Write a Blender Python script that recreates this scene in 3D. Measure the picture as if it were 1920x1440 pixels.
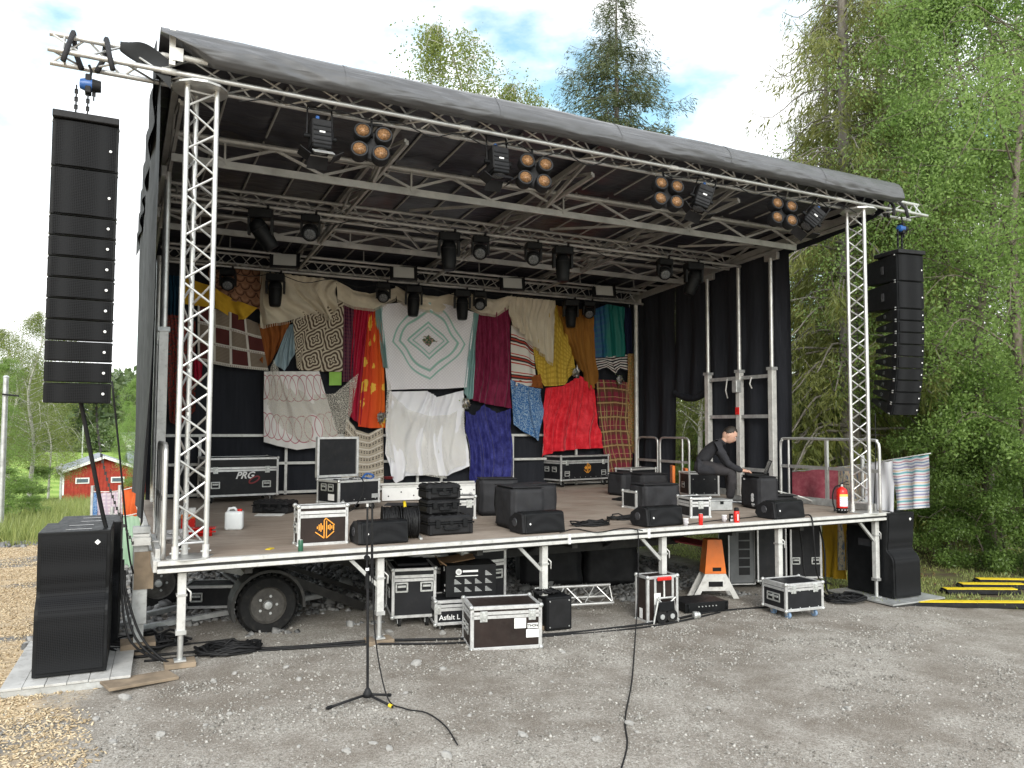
import bpy, bmesh, math, random
import numpy as np
from mathutils import Vector, Matrix, Euler
from mathutils import noise as mnoise
random.seed(7); rng = np.random.default_rng(7)
R = math.radians; PI = math.pi
scn = bpy.context.scene
for o in list(bpy.data.objects): bpy.data.objects.remove(o)
COL = scn.collection
ZD = 1.02            # top of the stage deck
W = 9.535            # stage width
# ---------------------------------------------------------------- camera
cd = bpy.data.cameras.new('camera'); cam = bpy.data.objects.new('camera', cd); COL.objects.link(cam)
cd.sensor_width = 36; cd.lens = 1469 / 1920 * 36; cd.clip_start = .05; cd.clip_end = 2000
_p, _r, _y = .0549, .0038, .4678
fw = Vector((math.sin(_y) * math.cos(_p), math.cos(_y) * math.cos(_p), math.sin(_p)))
rt = Vector((math.cos(_y), -math.sin(_y), 0)); up = rt.cross(fw)
r2 = rt * math.cos(_r) + up * math.sin(_r); u2 = up * math.cos(_r) - rt * math.sin(_r)
M = Matrix((r2, u2, -fw)).transposed().to_4x4(); M.translation = (-.3624, -7.6044, ZD + 1.2)
cam.matrix_world = M; scn.camera = cam
# ---------------------------------------------------------------- sky
SUN_EL, SUN_AZ = R(27), R(203)         # azimuth clockwise from +Y
wd = bpy.data.worlds.new('World'); scn.world = wd; wd.use_nodes = True
wn = wd.node_tree; wn.nodes.clear()
def WN(t, **k):
    n = wn.nodes.new(t)
    for a, b in k.items(): setattr(n, a, b)
    return n
sky = WN('ShaderNodeTexSky', sky_type='NISHITA', sun_disc=False, sun_elevation=SUN_EL, sun_rotation=SUN_AZ, air_density=1.0, dust_density=.6, ozone_density=1.2)
tc = WN('ShaderNodeTexCoord'); mp = WN('ShaderNodeMapping'); mp.inputs['Scale'].default_value = (1, 1, 2.2); mp.inputs['Location'].default_value = (1.15, .4, .55)
n1 = WN('ShaderNodeTexNoise'); n1.inputs['Scale'].default_value = 3.1; n1.inputs['Detail'].default_value = 7; n1.inputs['Roughness'].default_value = .55
rp = WN('ShaderNodeValToRGB'); rp.color_ramp.elements[0].position = .35; rp.color_ramp.elements[1].position = .53
n2 = WN('ShaderNodeTexNoise'); n2.inputs['Scale'].default_value = 5; n2.inputs['Detail'].default_value = 5
cr = WN('ShaderNodeValToRGB'); cr.color_ramp.elements[0].position = .3; cr.color_ramp.elements[1].position = .62
cr.color_ramp.elements[0].color = (10.2, 10.5, 11, 1); cr.color_ramp.elements[1].color = (13.2, 13.2, 13.2, 1)
bl = WN('ShaderNodeMix', data_type='RGBA', blend_type='MULTIPLY'); bl.inputs[0].default_value = 1; bl.inputs[7].default_value = (1.9, 2.1, 1.7, 1)
mx = WN('ShaderNodeMix', data_type='RGBA'); bg = WN('ShaderNodeBackground'); bg.inputs['Strength'].default_value = .088; wo = WN('ShaderNodeOutputWorld')
L = wn.links.new
L(tc.outputs['Generated'], mp.inputs['Vector']); L(mp.outputs[0], n1.inputs['Vector']); L(mp.outputs[0], n2.inputs['Vector'])
L(n1.outputs[0], rp.inputs[0]); L(n2.outputs[0], cr.inputs[0]); L(sky.outputs[0], bl.inputs[6]); L(bl.outputs[2], mx.inputs[6])
L(rp.outputs[0], mx.inputs[0]); L(cr.outputs[0], mx.inputs[7]); L(mx.outputs[2], bg.inputs[0]); L(bg.outputs[0], wo.inputs[0])
sd = bpy.data.lights.new('sun', 'SUN'); sun = bpy.data.objects.new('sun', sd); COL.objects.link(sun)
sd.energy = 1.5; sd.angle = R(30); sd.color = (1, .965, .91)
sv = Vector((math.sin(SUN_AZ) * math.cos(SUN_EL), math.cos(SUN_AZ) * math.cos(SUN_EL), math.sin(SUN_EL)))
sun.rotation_euler = sv.to_track_quat('Z', 'Y').to_euler(); sun.location = sv * 60
vs = scn.view_settings; vs.view_transform = 'Standard'; vs.look = 'None'; vs.gamma = 1; vs.exposure = .82; vs.use_curve_mapping = False
scn.render.engine = "CYCLES"; cy = scn.cycles; cy.max_bounces = 5; cy.diffuse_bounces = 3; cy.glossy_bounces = 2; cy.transmission_bounces = 3; cy.transparent_max_bounces = 6
# ---------------------------------------------------------------- material helper
class S:
    def __init__(s, name, rough=.6, metal=0., spec=.5):
        s.mat = bpy.data.materials.new(name); s.mat.use_nodes = True; s.t = s.mat.node_tree; s.t.nodes.clear()
        s.out = s.t.nodes.new('ShaderNodeOutputMaterial'); s.b = s.t.nodes.new('ShaderNodeBsdfPrincipled')
        s.t.links.new(s.b.outputs[0], s.out.inputs[0]); s.set('Roughness', rough); s.set('Metallic', metal); s.set('Specular IOR Level', spec)
    def put(s, sock, v):
        if isinstance(v, bpy.types.NodeSocket): s.t.links.new(v, sock)
        elif isinstance(v, (tuple, list)) and len(v) == 3 and sock.type == 'RGBA': sock.default_value = (*v, 1)
        else: sock.default_value = v
    def set(s, k, v): s.put(s.b.inputs[k], v)
    def n(s, t, ins=None, **p):
        q = s.t.nodes.new(t)
        for a, b in p.items(): setattr(q, a, b)
        for a, b in (ins or {}).items(): s.put(q.inputs[a], b)
        return q
    def m(s, op, a, b=0., c=0.): return s.n('ShaderNodeMath', {0: a, 1: b, 2: c}, operation=op).outputs[0]
    def mix(s, f, a, b): return s.n('ShaderNodeMix', {0: f, 6: a, 7: b}, data_type='RGBA').outputs[2]
    def noise(s, sc, det=3., vec=None, rough=.5, out=0):
        q = s.n('ShaderNodeTexNoise', {'Scale': sc, 'Detail': det, 'Roughness': rough})
        if vec is not None: s.t.links.new(vec, q.inputs['Vector'])
        return q.outputs[out]
    def vor(s, sc, vec=None, feature='F1', out='Distance', rand=1.):
        q = s.n('ShaderNodeTexVoronoi', {'Scale': sc, 'Randomness': rand}, feature=feature)
        if vec is not None: s.t.links.new(vec, q.inputs['Vector'])
        return q.outputs[out]
    def ramp(s, f, st, interp='LINEAR'):
        q = s.n('ShaderNodeValToRGB', {0: f}); e = q.color_ramp.elements; q.color_ramp.interpolation = interp
        while len(e) < len(st): e.new(.5)
        for i, (p, c) in enumerate(st):
            e[i].position = p; e[i].color = (*c, 1) if isinstance(c, (tuple, list)) else (c, c, c, 1)
        return q.outputs[0]
    def step(s, x, lo, hi): return s.n('ShaderNodeMapRange', {0: x, 1: lo, 2: hi}).outputs[0]
    def band(s, x, c, w, e=.01):            # 1 where |x-c|<w
        d = s.m('ABSOLUTE', s.m('SUBTRACT', x, c)); return s.step(d, w + e, w - e)
    def uv(s):
        q = s.n('ShaderNodeTexCoord'); x = s.n('ShaderNodeSeparateXYZ', {0: q.outputs['UV']}); s.UV = q.outputs['UV']
        return x.outputs[0], x.outputs[1]
    def oc(s): return s.n('ShaderNodeTexCoord').outputs['Object']
    def pos(s): return s.n('ShaderNodeNewGeometry').outputs['Position']
    def xyz(s, v): return s.n('ShaderNodeSeparateXYZ', {0: v}).outputs
    def vec(s, x, y, z=0.): return s.n('ShaderNodeCombineXYZ', {0: x, 1: y, 2: z}).outputs[0]
    def scl(s, v, k): return s.n('ShaderNodeMapping', {0: v, 3: k}).outputs[0]
    def bump(s, h, st=.3, d=.01): s.set('Normal', s.n('ShaderNodeBump', {'Height': h, 'Strength': st, 'Distance': d}).outputs[0])
    def col(s, c): s.set('Base Color', c); return s
    def hsv(s, c, v): return s.n('ShaderNodeHueSaturation', {'Color': c, 'Value': v}).outputs[0]
def plain(name, c, rough=.55, metal=0., var=.18, vs=6., bump=0., bs=80., spec=.5, dirt=0.):
    s = S(name, rough, metal, spec); p = s.pos(); f = s.noise(vs, 5, p)
    k = s.ramp(f, [(.3, 1 - var), (.7, 1 + var)])
    cc = s.n('ShaderNodeMix', {0: 1., 6: c, 7: k}, data_type='RGBA', blend_type='MULTIPLY').outputs[2]
    if dirt: cc = s.mix(s.m('MULTIPLY', s.ramp(s.noise(vs * 2.3, 6, p, .65), [(.52, 0.), (.72, 1.)]), dirt), cc, (.16, .145, .12))
    s.col(cc); s.set('Roughness', s.ramp(s.noise(vs * 3, 3, p), [(.2, max(.05, rough - .1)), (.8, min(1, rough + .12))]))
    if bump: s.bump(s.noise(bs, 4, p), bump, .004)
    return s.mat
MT = {}
MT['alu'] = plain('aluminium', (.62, .62, .61), .42, .75, .14, 5, dirt=.25)
MT['alu_w'] = plain('aluminium_pale', (.64, .635, .615), .5, .35, .12, 7, dirt=.35)
MT['steel'] = plain('galvanised_steel', (.5, .51, .51), .5, .6, .2, 9, dirt=.3)
MT['beam'] = plain('roof_beam_metal', (.43, .42, .4), .5, .5, .2, 4, dirt=.3)
MT['case_alu'] = plain('case_profile', (.66, .66, .66), .38, .55, .14, 12, dirt=.3)
MT['zinc'] = plain('zinc_fitting', (.6, .61, .6), .4, .7, .25, 40)
MT['black'] = plain('black_plastic', (.008, .0085, .0095), .5, 0, .3, 9, .1, 120, .2)
MT['blackm'] = plain('black_coated_metal', (.012, .012, .0135), .55, 0, .3, 9, .1, 200, .28)
MT['rubber'] = plain('rubber', (.013, .013, .0135), .8, 0, .3, 8, .2, 90, .2, .12)
MT['cable'] = plain('cable_rubber', (.010, .010, .011), .6, 0, .3, 12, 0, 80, .3)
MT['chassis'] = plain('chassis_paint', (.025, .024, .023), .6, .1, .35, 5, dirt=.15)
MT['panel'] = plain('case_laminate', (.011, .0115, .014), .5, 0, .25, 5, .08, 260, .3, .06)
MT['panelb'] = plain('case_laminate_brown', (.022, .014, .012), .45, 0, .25, 6, .08, 260, .3, .06)
MT['white'] = plain('white_paint', (.75, .75, .74), .5, 0, .06, 6, dirt=.1)
MT['paper'] = plain('paper', (.8, .8, .78), .8, 0, .04, 6)
MT['yellowp'] = plain('yellow_plastic', (.75, .55, .02), .5, 0, .12, 8, dirt=.2)
MT['red'] = plain('red_lacquer', (.62, .02, .015), .25, 0, .08, 6)
MT['orange'] = plain('orange_lacquer', (.72, .17, .02), .35, 0, .1, 6, dirt=.1)
MT['logo_o'] = plain('orange_print', (.8, .33, .04), .5, 0, .05)
MT['logo_w'] = plain('white_print', (.78, .78, .78), .55, 0, .05)
MT['blue'] = plain('blue_lacquer', (.025, .1, .32), .35, 0, .1)
MT['wood'] = plain('raw_wood', (.24, .185, .13), .8, 0, .3, 7, .3, 40)
MT['cardboard'] = plain('cardboard', (.25, .15, .08), .85, 0, .15, 7)
MT['green'] = plain('green_plastic', (.02, .1, .055), .4, 0, .1)
MT['lime'] = plain('lime_plastic', (.25, .5, .05), .5, 0, .08)
MT['cover'] = plain('nylon_cover', (.024, .024, .027), .7, 0, .2, 5, .5, 9, .3)
MT['glassk'] = plain('dark_lens', (.05, .05, .055), .12, 0, .1)
def grille_mat():
    s = S('speaker_grille', .7, 0, .12); p = s.oc(); v = s.vor(75, p, rand=0.)
    s.col(s.mix(s.step(v, .25, .45), (.002, .002, .0025), (.015, .0155, .017))); s.bump(v, .4, .003); return s.mat
MT['grille'] = grille_mat()
def lens_mat(name, c):
    s = S(name, .25); p = s.oc(); r = s.vor(60, p)
    s.col(s.mix(s.step(r, .1, .7), c, tuple(x * .45 for x in c))); return s.mat
MT['amber'] = lens_mat('amber_reflector', (.46, .25, .12))
MT['clearlens'] = lens_mat('fresnel_lens', (.2, .21, .22))
MT['softwhite'] = plain('diffuser_white', (.5, .5, .47), .6, 0, .05)
def deck_mat():
    s = S('stage_plywood', .72); p = s.pos(); q = s.scl(p, (.5, 6, 1)); a = s.noise(3.5, 8, q, .62); b = s.noise(1.1, 5, p, .6); c = s.noise(26, 5, s.scl(p, (.35, 2.2, 1)), .6)
    base = s.mix(s.ramp(a, [(.3, 0.), (.7, 1.)]), (.21, .162, .128), (.38, .315, .26))
    base = s.mix(s.m('MULTIPLY', s.ramp(b, [(.42, 0.), (.68, 1.)]), .6), base, (.46, .395, .335))
    base = s.mix(s.m('MULTIPLY', s.ramp(c, [(.56, 0.), (.7, 1.)]), .4), base, (.12, .094, .076))
    s.col(base); s.set('Roughness', s.ramp(b, [(.2, .55), (.8, .85)])); s.bump(c, .15, .004); return s.mat
MT['deck'] = deck_mat()
def tarp_mat(name, c, hi):
    s = S(name, .42); p = s.pos(); a = s.noise(2.2, 5, s.scl(p, (.7, 2, 3)), .6); rdg = lambda q: s.m('SUBTRACT', 1., s.m('ABSOLUTE', s.m('MULTIPLY', s.m('SUBTRACT', q, .5), 4.))); w = s.m('MAXIMUM', rdg(s.noise(2.4, 3, s.n('ShaderNodeMapping', {0: p, 2: (0, R(24), 0), 3: (.22, .6, 1.5)}).outputs[0], .45)), rdg(s.noise(3.1, 3, s.n('ShaderNodeMapping', {0: p, 2: (0, R(-20), 0), 3: (.2, .6, 1.7)}).outputs[0], .45)))
    s.col(s.mix(s.ramp(a, [(.35, 0.), (.7, 1.)]), c, hi)); s.bump(w, .6, .05); s.set('Roughness', s.ramp(a, [(.2, .32), (.8, .46)])); return s.mat
MT['tarp'] = tarp_mat('roof_tarpaulin', (.085, .087, .093), (.11, .112, .119))
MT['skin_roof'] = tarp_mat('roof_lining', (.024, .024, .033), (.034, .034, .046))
MT['sidetarp'] = plain('grey_side_tarpaulin', (.035, .037, .04), .75, 0, .2, 2, 0, 80, .25)
def scrim_mat():
    s = S('black_gauze', .9, 0, .2); p = s.pos(); a = s.noise(3, 4, s.scl(p, (4, 4, .4)))
    s.col(s.mix(a, (.011, .012, .016), (.03, .032, .04))); s.bump(s.noise(3.5, 3, s.scl(p, (3, 3, .5))), .5, .05)
    return s.mat
MT['scrim'] = scrim_mat()
# ---------------------------------------------------------------- mesh helper
def lk(o, parent=None):
    COL.objects.link(o)
    if parent is not None: o.parent = parent
    return o
def tag(o, label=None, cat=None, group=None, kind=None):
    if label: o['label'] = label
    if cat: o['category'] = cat
    if group: o['group'] = group
    if kind: o['kind'] = kind
    return o
def thing(name, label, cat, loc=(0, 0, 0), rz=0., group=None, rot=None):
    o = bpy.data.objects.new(name, None); o.location = loc; o.rotation_euler = rot if rot else (0, 0, rz); o.empty_display_size = .1
    COL.objects.link(o); return tag(o, label, cat, group)
def rotm(r): return Euler(r).to_matrix() if r else None
_bc = {}
def bevbox(d, b, seg=1):
    key = (round(d[0], 4), round(d[1], 4), round(d[2], 4), b, seg)
    if key not in _bc:
        bm = bmesh.new(); bmesh.ops.create_cube(bm, size=1.)
        for v in bm.verts: v.co = Vector((v.co.x * d[0], v.co.y * d[1], v.co.z * d[2]))
        bmesh.ops.bevel(bm, geom=bm.edges[:], offset=b, segments=seg, affect='EDGES', profile=.5); bm.verts.index_update()
        _bc[key] = ([v.co.copy() for v in bm.verts], [[v.index for v in f.verts] for f in bm.faces]); bm.free()
    return _bc[key]
class MB:
    def __init__(s): s.v = []; s.f = []; s.uvs = None
    def add(s, vs, fs, M=None, c=(0, 0, 0)):
        k = len(s.v); c = Vector(c)
        s.v += [tuple((M @ Vector(v) if M else Vector(v)) + c) for v in vs]; s.f += [[i + k for i in f] for f in fs]; return s
    def box(s, c, d, rot=None, bev=0, seg=1):
        if bev: vs, fs = bevbox(d, bev, seg)
        else:
            a, b, e = d[0] / 2, d[1] / 2, d[2] / 2
            vs = [(x, y, z) for x in (-a, a) for y in (-b, b) for z in (-e, e)]
            fs = [(0, 1, 3, 2), (4, 6, 7, 5), (0, 4, 5, 1), (2, 3, 7, 6), (0, 2, 6, 4), (1, 5, 7, 3)]
        return s.add(vs, fs, rotm(rot), c)
    def lo(s, x0, x1, y0, y1, z0, z1, bev=0): return s.box(((x0 + x1) / 2, (y0 + y1) / 2, (z0 + z1) / 2), (x1 - x0, y1 - y0, z1 - z0), None, bev)
    def cyl(s, a, b, r0, r1=None, n=10):
        a, b = Vector(a), Vector(b); r1 = r0 if r1 is None else r1; q = (b - a).to_track_quat('Z', 'Y').to_matrix(); vs = []
        for p, r in ((a, r0), (b, r1)):
            for i in range(n):
                t = 2 * PI * i / n; vs.append(p + q @ Vector((r * math.cos(t), r * math.sin(t), 0)))
        fs = [(i, (i + 1) % n, n + (i + 1) % n, n + i) for i in range(n)] + [list(range(n))[::-1], list(range(n, 2 * n))]
        return s.add(vs, fs)
    def tube(s, pts, r, n=6):
        pts = [Vector(p) for p in pts]; vs = []; fs = []; m = len(pts)
        for i, p in enumerate(pts):
            d = (pts[min(i + 1, m - 1)] - pts[max(i - 1, 0)])
            if d.length < 1e-6: d = Vector((0, 0, 1))
            q = d.to_track_quat('Z', 'Y').to_matrix(); rr = r[i] if isinstance(r, (list, tuple)) else r
            vs += [p + q @ Vector((rr * math.cos(2 * PI * k / n), rr * math.sin(2 * PI * k / n), 0)) for k in range(n)]
        # keep the rings from twisting
        for i in range(1, m):
            a = vs[(i - 1) * n:i * n]; b = vs[i * n:(i + 1) * n]
            k = min(range(n), key=lambda k: (b[k] - a[0] - (pts[i] - pts[i - 1])).length); vs[i * n:(i + 1) * n] = b[k:] + b[:k]
        for i in range(m - 1):
            for k in range(n): fs.append((i * n + k, i * n + (k + 1) % n, (i + 1) * n + (k + 1) % n, (i + 1) * n + k))
        fs += [list(range(n))[::-1], list(range((m - 1) * n, m * n))]
        return s.add(vs, fs)
    def lathe(s, prof, c=(0, 0, 0), rot=None, n=18, cap=True):
        vs = []; m = len(prof)
        for r, z in prof: vs += [(r * math.cos(2 * PI * k / n), r * math.sin(2 * PI * k / n), z) for k in range(n)]
        fs = [(i * n + k, i * n + (k + 1) % n, (i + 1) * n + (k + 1) % n, (i + 1) * n + k) for i in range(m - 1) for k in range(n)]
        if cap: fs += [list(range(n))[::-1], list(range((m - 1) * n, m * n))]
        return s.add(vs, fs, rotm(rot), c)
    def prism(s, poly, a, b, ax='y', c=(0, 0, 0), rot=None):      # poly in the two other axes
        n = len(poly); mk = {'x': lambda p, t: (t, p[0], p[1]), 'y': lambda p, t: (p[0], t, p[1]), 'z': lambda p, t: (p[0], p[1], t)}[ax]
        vs = [mk(p, a) for p in poly] + [mk(p, b) for p in poly]
        fs = [list(range(n)), list(range(n, 2 * n))[::-1]] + [(i, n + i, n + (i + 1) % n, (i + 1) % n) for i in range(n)]
        return s.add(vs, fs, rotm(rot), c)
    def sheet(s, fn, nu, nv):
        k = len(s.v); s.uvs = s.uvs or []
        for j in range(nv + 1):
            for i in range(nu + 1): s.v.append(tuple(fn(i / nu, j / nv))); s.uvs.append((i / nu, 1 - j / nv))
        s.f += [[k + j * (nu + 1) + i, k + j * (nu + 1) + i + 1, k + (j + 1) * (nu + 1) + i + 1, k + (j + 1) * (nu + 1) + i] for j in range(nv) for i in range(nu)]
        return s
    def mesh(s, name, mat, smooth=False):
        me = bpy.data.meshes.new(name); me.from_pydata([tuple(v) for v in s.v], [], [tuple(f) for f in s.f])
        if s.uvs and len(s.uvs) == len(s.v):
            u = me.uv_layers.new(name='UVMap'); li = np.empty(len(me.loops), np.int32); me.loops.foreach_get('vertex_index', li)
            u.data.foreach_set('uv', np.array(s.uvs, np.float32)[li].ravel())
        bm = bmesh.new(); bm.from_mesh(me)
        if not s.uvs: bmesh.ops.recalc_face_normals(bm, faces=bm.faces[:])
        bm.to_mesh(me); bm.free()
        if smooth: me.shade_smooth() if smooth is True else me.shade_smooth()
        me.materials.append(MT[mat] if isinstance(mat, str) else mat); return me
    def build(s, name, mat, parent=None, smooth=False, label=None):
        me = s.mesh(name, mat, smooth)
        if smooth == 'auto':
            try: me.set_sharp_from_angle(angle=R(38))
            except Exception: pass
        o = bpy.data.objects.new(name, me); lk(o, parent)
        if label: o['label'] = label
        return o
def B(name, mat, parent, c, d, rot=None, bev=0, label=None): return MB().box(c, d, rot, bev).build(name, mat, parent, label=label)
def C(name, mat, parent, a, b, r0, r1=None, n=12, label=None): return MB().cyl(a, b, r0, r1, n).build(name, mat, parent, 'auto', label)
def T(name, mat, parent, pts, r, n=6, label=None): return MB().tube(pts, r, n).build(name, mat, parent, True, label)
_unit = {}
def bar(name, mat, parent, a, b, r, n=10, flat=None):
    """round bar (or flat=(w,h) box bar) from a to b; alike bars share one mesh"""
    a, b = Vector(a), Vector(b); key = (mat, n, bool(flat))
    if key not in _unit:
        m = MB(); _unit[key] = (m.box((0, 0, .5), (1, 1, 1)).mesh('bar', mat) if flat else m.cyl((0, 0, 0), (0, 0, 1), 1, 1, n).mesh('bar', mat, True))
        if not flat:
            try: _unit[key].set_sharp_from_angle(angle=R(50))
            except Exception: pass
    o = bpy.data.objects.new(name, _unit[key]); d = b - a
    q = d.to_track_quat('Z', 'Y').to_matrix()
    if flat:
        z = d.normalized(); yv = Vector((0, 0, 1)); yv = (yv - z * yv.dot(z))
        if yv.length < .05: yv = Vector((0, 1, 0))
        yv.normalize(); xv = yv.cross(z); q = Matrix((xv, yv, z)).transposed()
    sx, sy = flat if flat else (r, r)
    Mx = q.to_4x4() @ Matrix.Diagonal((sx, sy, d.length, 1)); Mx.translation = a
    lk(o, parent); o.matrix_basis = Mx; return o
def copytree(o, parent=None):
    c = o.copy(); lk(c, parent)
    for ch in o.children: copytree(ch, c)
    return c
def spline(pts, n=8):
    """Catmull-Rom through pts"""
    P = [Vector(p) for p in pts]; P = [P[0] * 2 - P[1]] + P + [P[-1] * 2 - P[-2]]; out = []
    for i in range(1, len(P) - 2):
        for k in range(n):
            t = k / n; a, b, c, d = P[i - 1:i + 3]
            out.append(.5 * ((2 * b) + (c - a) * t + (2 * a - 5 * b + 4 * c - d) * t * t + (3 * b - a - 3 * c + d) * t ** 3))
    return out + [P[-2]]
def text(name, body, mat, parent, loc, size, rot=(PI / 2, 0, 0), bold=.0, shear=0., align='CENTER', ext=.0006):
    cu = bpy.data.curves.new(name, 'FONT'); cu.body = body; cu.size = size; cu.align_x = align; cu.align_y = 'CENTER'; cu.offset = bold; cu.shear = shear; cu.extrude = ext; cu.resolution_u = 3
    t = bpy.data.objects.new('t', cu); COL.objects.link(t); bpy.context.view_layer.update()
    me = bpy.data.meshes.new_from_object(t.evaluated_get(bpy.context.evaluated_depsgraph_get())); bpy.data.objects.remove(t); bpy.data.curves.remove(cu)
    me.name = name; me.materials.clear(); me.materials.append(MT[mat]); o = bpy.data.objects.new(name, me); o.location = loc; o.rotation_euler = rot; return lk(o, parent)
def smooth01(a, b, x): t = min(1, max(0, (x - a) / (b - a))); return t * t * (3 - 2 * t)
# ================================================================ SETTING
def lerp_tab(t, x):
    for (a, za), (b, zb) in zip(t, t[1:]):
        if x <= b: return za + (zb - za) * smooth01(a, b, x)
    return t[-1][1]
BACK = [(-80, 0), (9, 0), (14, -.05), (22, -.55), (45, -3.2), (75, -6.2), (160, -3.3), (200, -2.6), (420, 6)]
def gz(x, y):
    z = .06 - .038 * min(max(x - 2, 0), 9)
    wl = 1 - smooth01(6, 24, x)
    if y > 9: z += wl * lerp_tab(BACK, y) + (1 - wl) * .02 * (y - 9)
    if x > 14: z += .02 * min(x - 14, 40)
    return z
GR0, GR1 = (9.2, -.06), (1.04, 1.55)
def ground_mat():
    s = S('gravel_ground', .9, 0, .25); p = s.pos(); X, Y, Z = s.xyz(p)
    big = s.noise(.55, 5, p, .6); med = s.noise(2.6, 6, p, .65); fine = s.noise(34, 5, p, .7); v = s.vor(85, p, out='Color'); vg = s.n('ShaderNodeRGBToBW', {0: v}).outputs[0]
    grav = s.mix(s.ramp(vg, [(.15, 0.), (.85, 1.)]), (.23, .21, .182), (.54, .51, .465))
    soil = s.mix(fine, (.12, .1, .08), (.22, .187, .152))
    gr = s.noise(120, 3, p, .6); mxf = s.m('ADD', s.m('ADD', s.m('MULTIPLY', big, .4), s.m('MULTIPLY', med, .3)), s.m('ADD', s.m('MULTIPLY', fine, .3), s.m('MULTIPLY', gr, .25)))
    c = s.mix(s.ramp(mxf, [(.55, 0.), (.7, 1.)]), grav, soil); c = s.mix(s.ramp(gr, [(.5, 0.), (.72, .75)]), c, (.58, .55, .505)); c = s.mix(s.ramp(gr, [(.3, .7), (.44, 0.)]), c, (.05, .044, .038))
    # wood chips on the left
    e = s.m('ADD', s.m('ADD', X, s.m('MULTIPLY', s.m('SUBTRACT', med, .5), 1.3)), s.m('MULTIPLY', Y, .05))
    chipm = s.m('MULTIPLY', s.step(e, -.5, -1.0), s.ramp(s.m('ADD', fine, s.step(e, -.6, -1.4)), [(.45, 0.), (.7, 1.)]))
    bandn = s.ramp(s.noise(.9, 4, s.scl(p, (.35, 1.3, 1)), .6), [(.34, 0.), (.47, 1.)])
    chv = s.vor(26, s.scl(p, (1, 2.6, 1)), out='Color'); ch = s.mix(s.n('ShaderNodeRGBToBW', {0: chv}).outputs[0], (.3, .2, .11), (.74, .6, .4))
    chipc = s.mix(bandn, s.mix(fine, (.1, .1, .1), (.24, .245, .25)), ch)
    c = s.mix(chipm, c, chipc)
    # grass: behind, and the verge on the right
    ge = s.m('ADD', Y, s.m('MULTIPLY', s.m('SUBTRACT', med, .5), 2.5)); g1 = s.m('MULTIPLY', s.step(ge, 9.3, 10.1), s.step(X, 30., 12.))
    rr = s.m('ADD', s.m('ADD', s.m('MULTIPLY', s.m('SUBTRACT', X, GR0[0]), GR1[0] / 1.87), s.m('MULTIPLY', s.m('SUBTRACT', Y, GR0[1]), GR1[1] / 1.87)), s.m('MULTIPLY', s.m('SUBTRACT', med, .5), .7))
    g2 = s.m('MULTIPLY', s.step(rr, 0., .28), s.step(s.m('ADD', X, s.m('MULTIPLY', med, .4)), 8.9, 9.5))
    grass = s.mix(med, (.09, .14, .03), (.2, .26, .06))
    floor = s.mix(s.ramp(med, [(.4, 0.), (.62, 1.)]), s.mix(fine, (.1, .13, .035), (.2, .22, .07)), (.1, .075, .05))
    c = s.mix(g1, c, grass); c = s.mix(g2, c, floor)
    s.col(c); s.bump(s.m('ADD', s.m('MULTIPLY', vg, .5), fine), .7, .014); return s.mat
MT['ground'] = ground_mat()
def axis_pts(lo, hi, near0, near1, st, gr=1.22):
    a = list(np.arange(near0, near1 + 1e-6, st)); d = st; x = near1
    while x < hi: d *= gr; x += d; a.append(min(x, hi))
    d = st; x = near0
    while x > lo: d *= gr; x -= d; a.insert(0, max(x, lo))
    return a
gx = axis_pts(-260, 320, -6, 14, .35); gy = axis_pts(-40, 430, -7, 14, .35)
def rough(x, y): return .02 * mnoise.noise((x * .8, y * .8, 0)) + .012 * mnoise.noise((x * 2.7, y * 2.7, 3)) + (.05 * mnoise.noise((x * .5, y * .5, 7)) if y > 8 or x > 11 else 0)
mb = MB(); nx = len(gx)
for y in gy:
    for x in gx: mb.v.append((x, y, gz(x, y) + rough(x, y)))
mb.f = [(j * nx + i, j * nx + i + 1, (j + 1) * nx + i + 1, (j + 1) * nx + i) for j in range(len(gy) - 1) for i in range(nx - 1)]
tag(mb.build('ground', 'ground', None, True), kind='structure')
def gh(x, y): return gz(x, y) + rough(x, y)
# mown field far behind, with its road
def lawn_mat():
    s = S('mown_field', .9, 0, .2); p = s.pos(); X, Y, Z = s.xyz(p)
    st = s.m('SINE', s.m('ADD', s.m('MULTIPLY', s.m('ADD', Y, s.m('MULTIPLY', X, .45)), 1.25), s.m('MULTIPLY', s.noise(.06, 2, p), 5)))
    s.col(s.mix(s.step(st, -1., 1.), s.mix(s.noise(1.2, 4, p), (.16, .27, .04), (.2, .32, .055)), s.mix(s.noise(.5, 4, p), (.26, .37, .075), (.32, .43, .11)))); return s.mat
MT['lawn'] = lawn_mat()
def strip(name, mat, x0, x1, y0, y1, dz, nu=24, nv=24):
    m = MB(); m.sheet(lambda u, v: (x0 + (x1 - x0) * u, y0 + (y1 - y0) * v, gz(x0 + (x1 - x0) * u, y0 + (y1 - y0) * v) + rough(x0 + (x1 - x0) * u, y0 + (y1 - y0) * v) + dz), nu, nv)
    return tag(m.build(name, mat, None, True), kind='structure')
strip('field', 'lawn', -60, 20, 90, 166, .35)
MT['asphalt'] = plain('road_surface', (.3, .29, .28), .9, 0, .15, 1)
strip('road', 'asphalt', -60, 30, 168, 173, .5, 10, 4)
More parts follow.
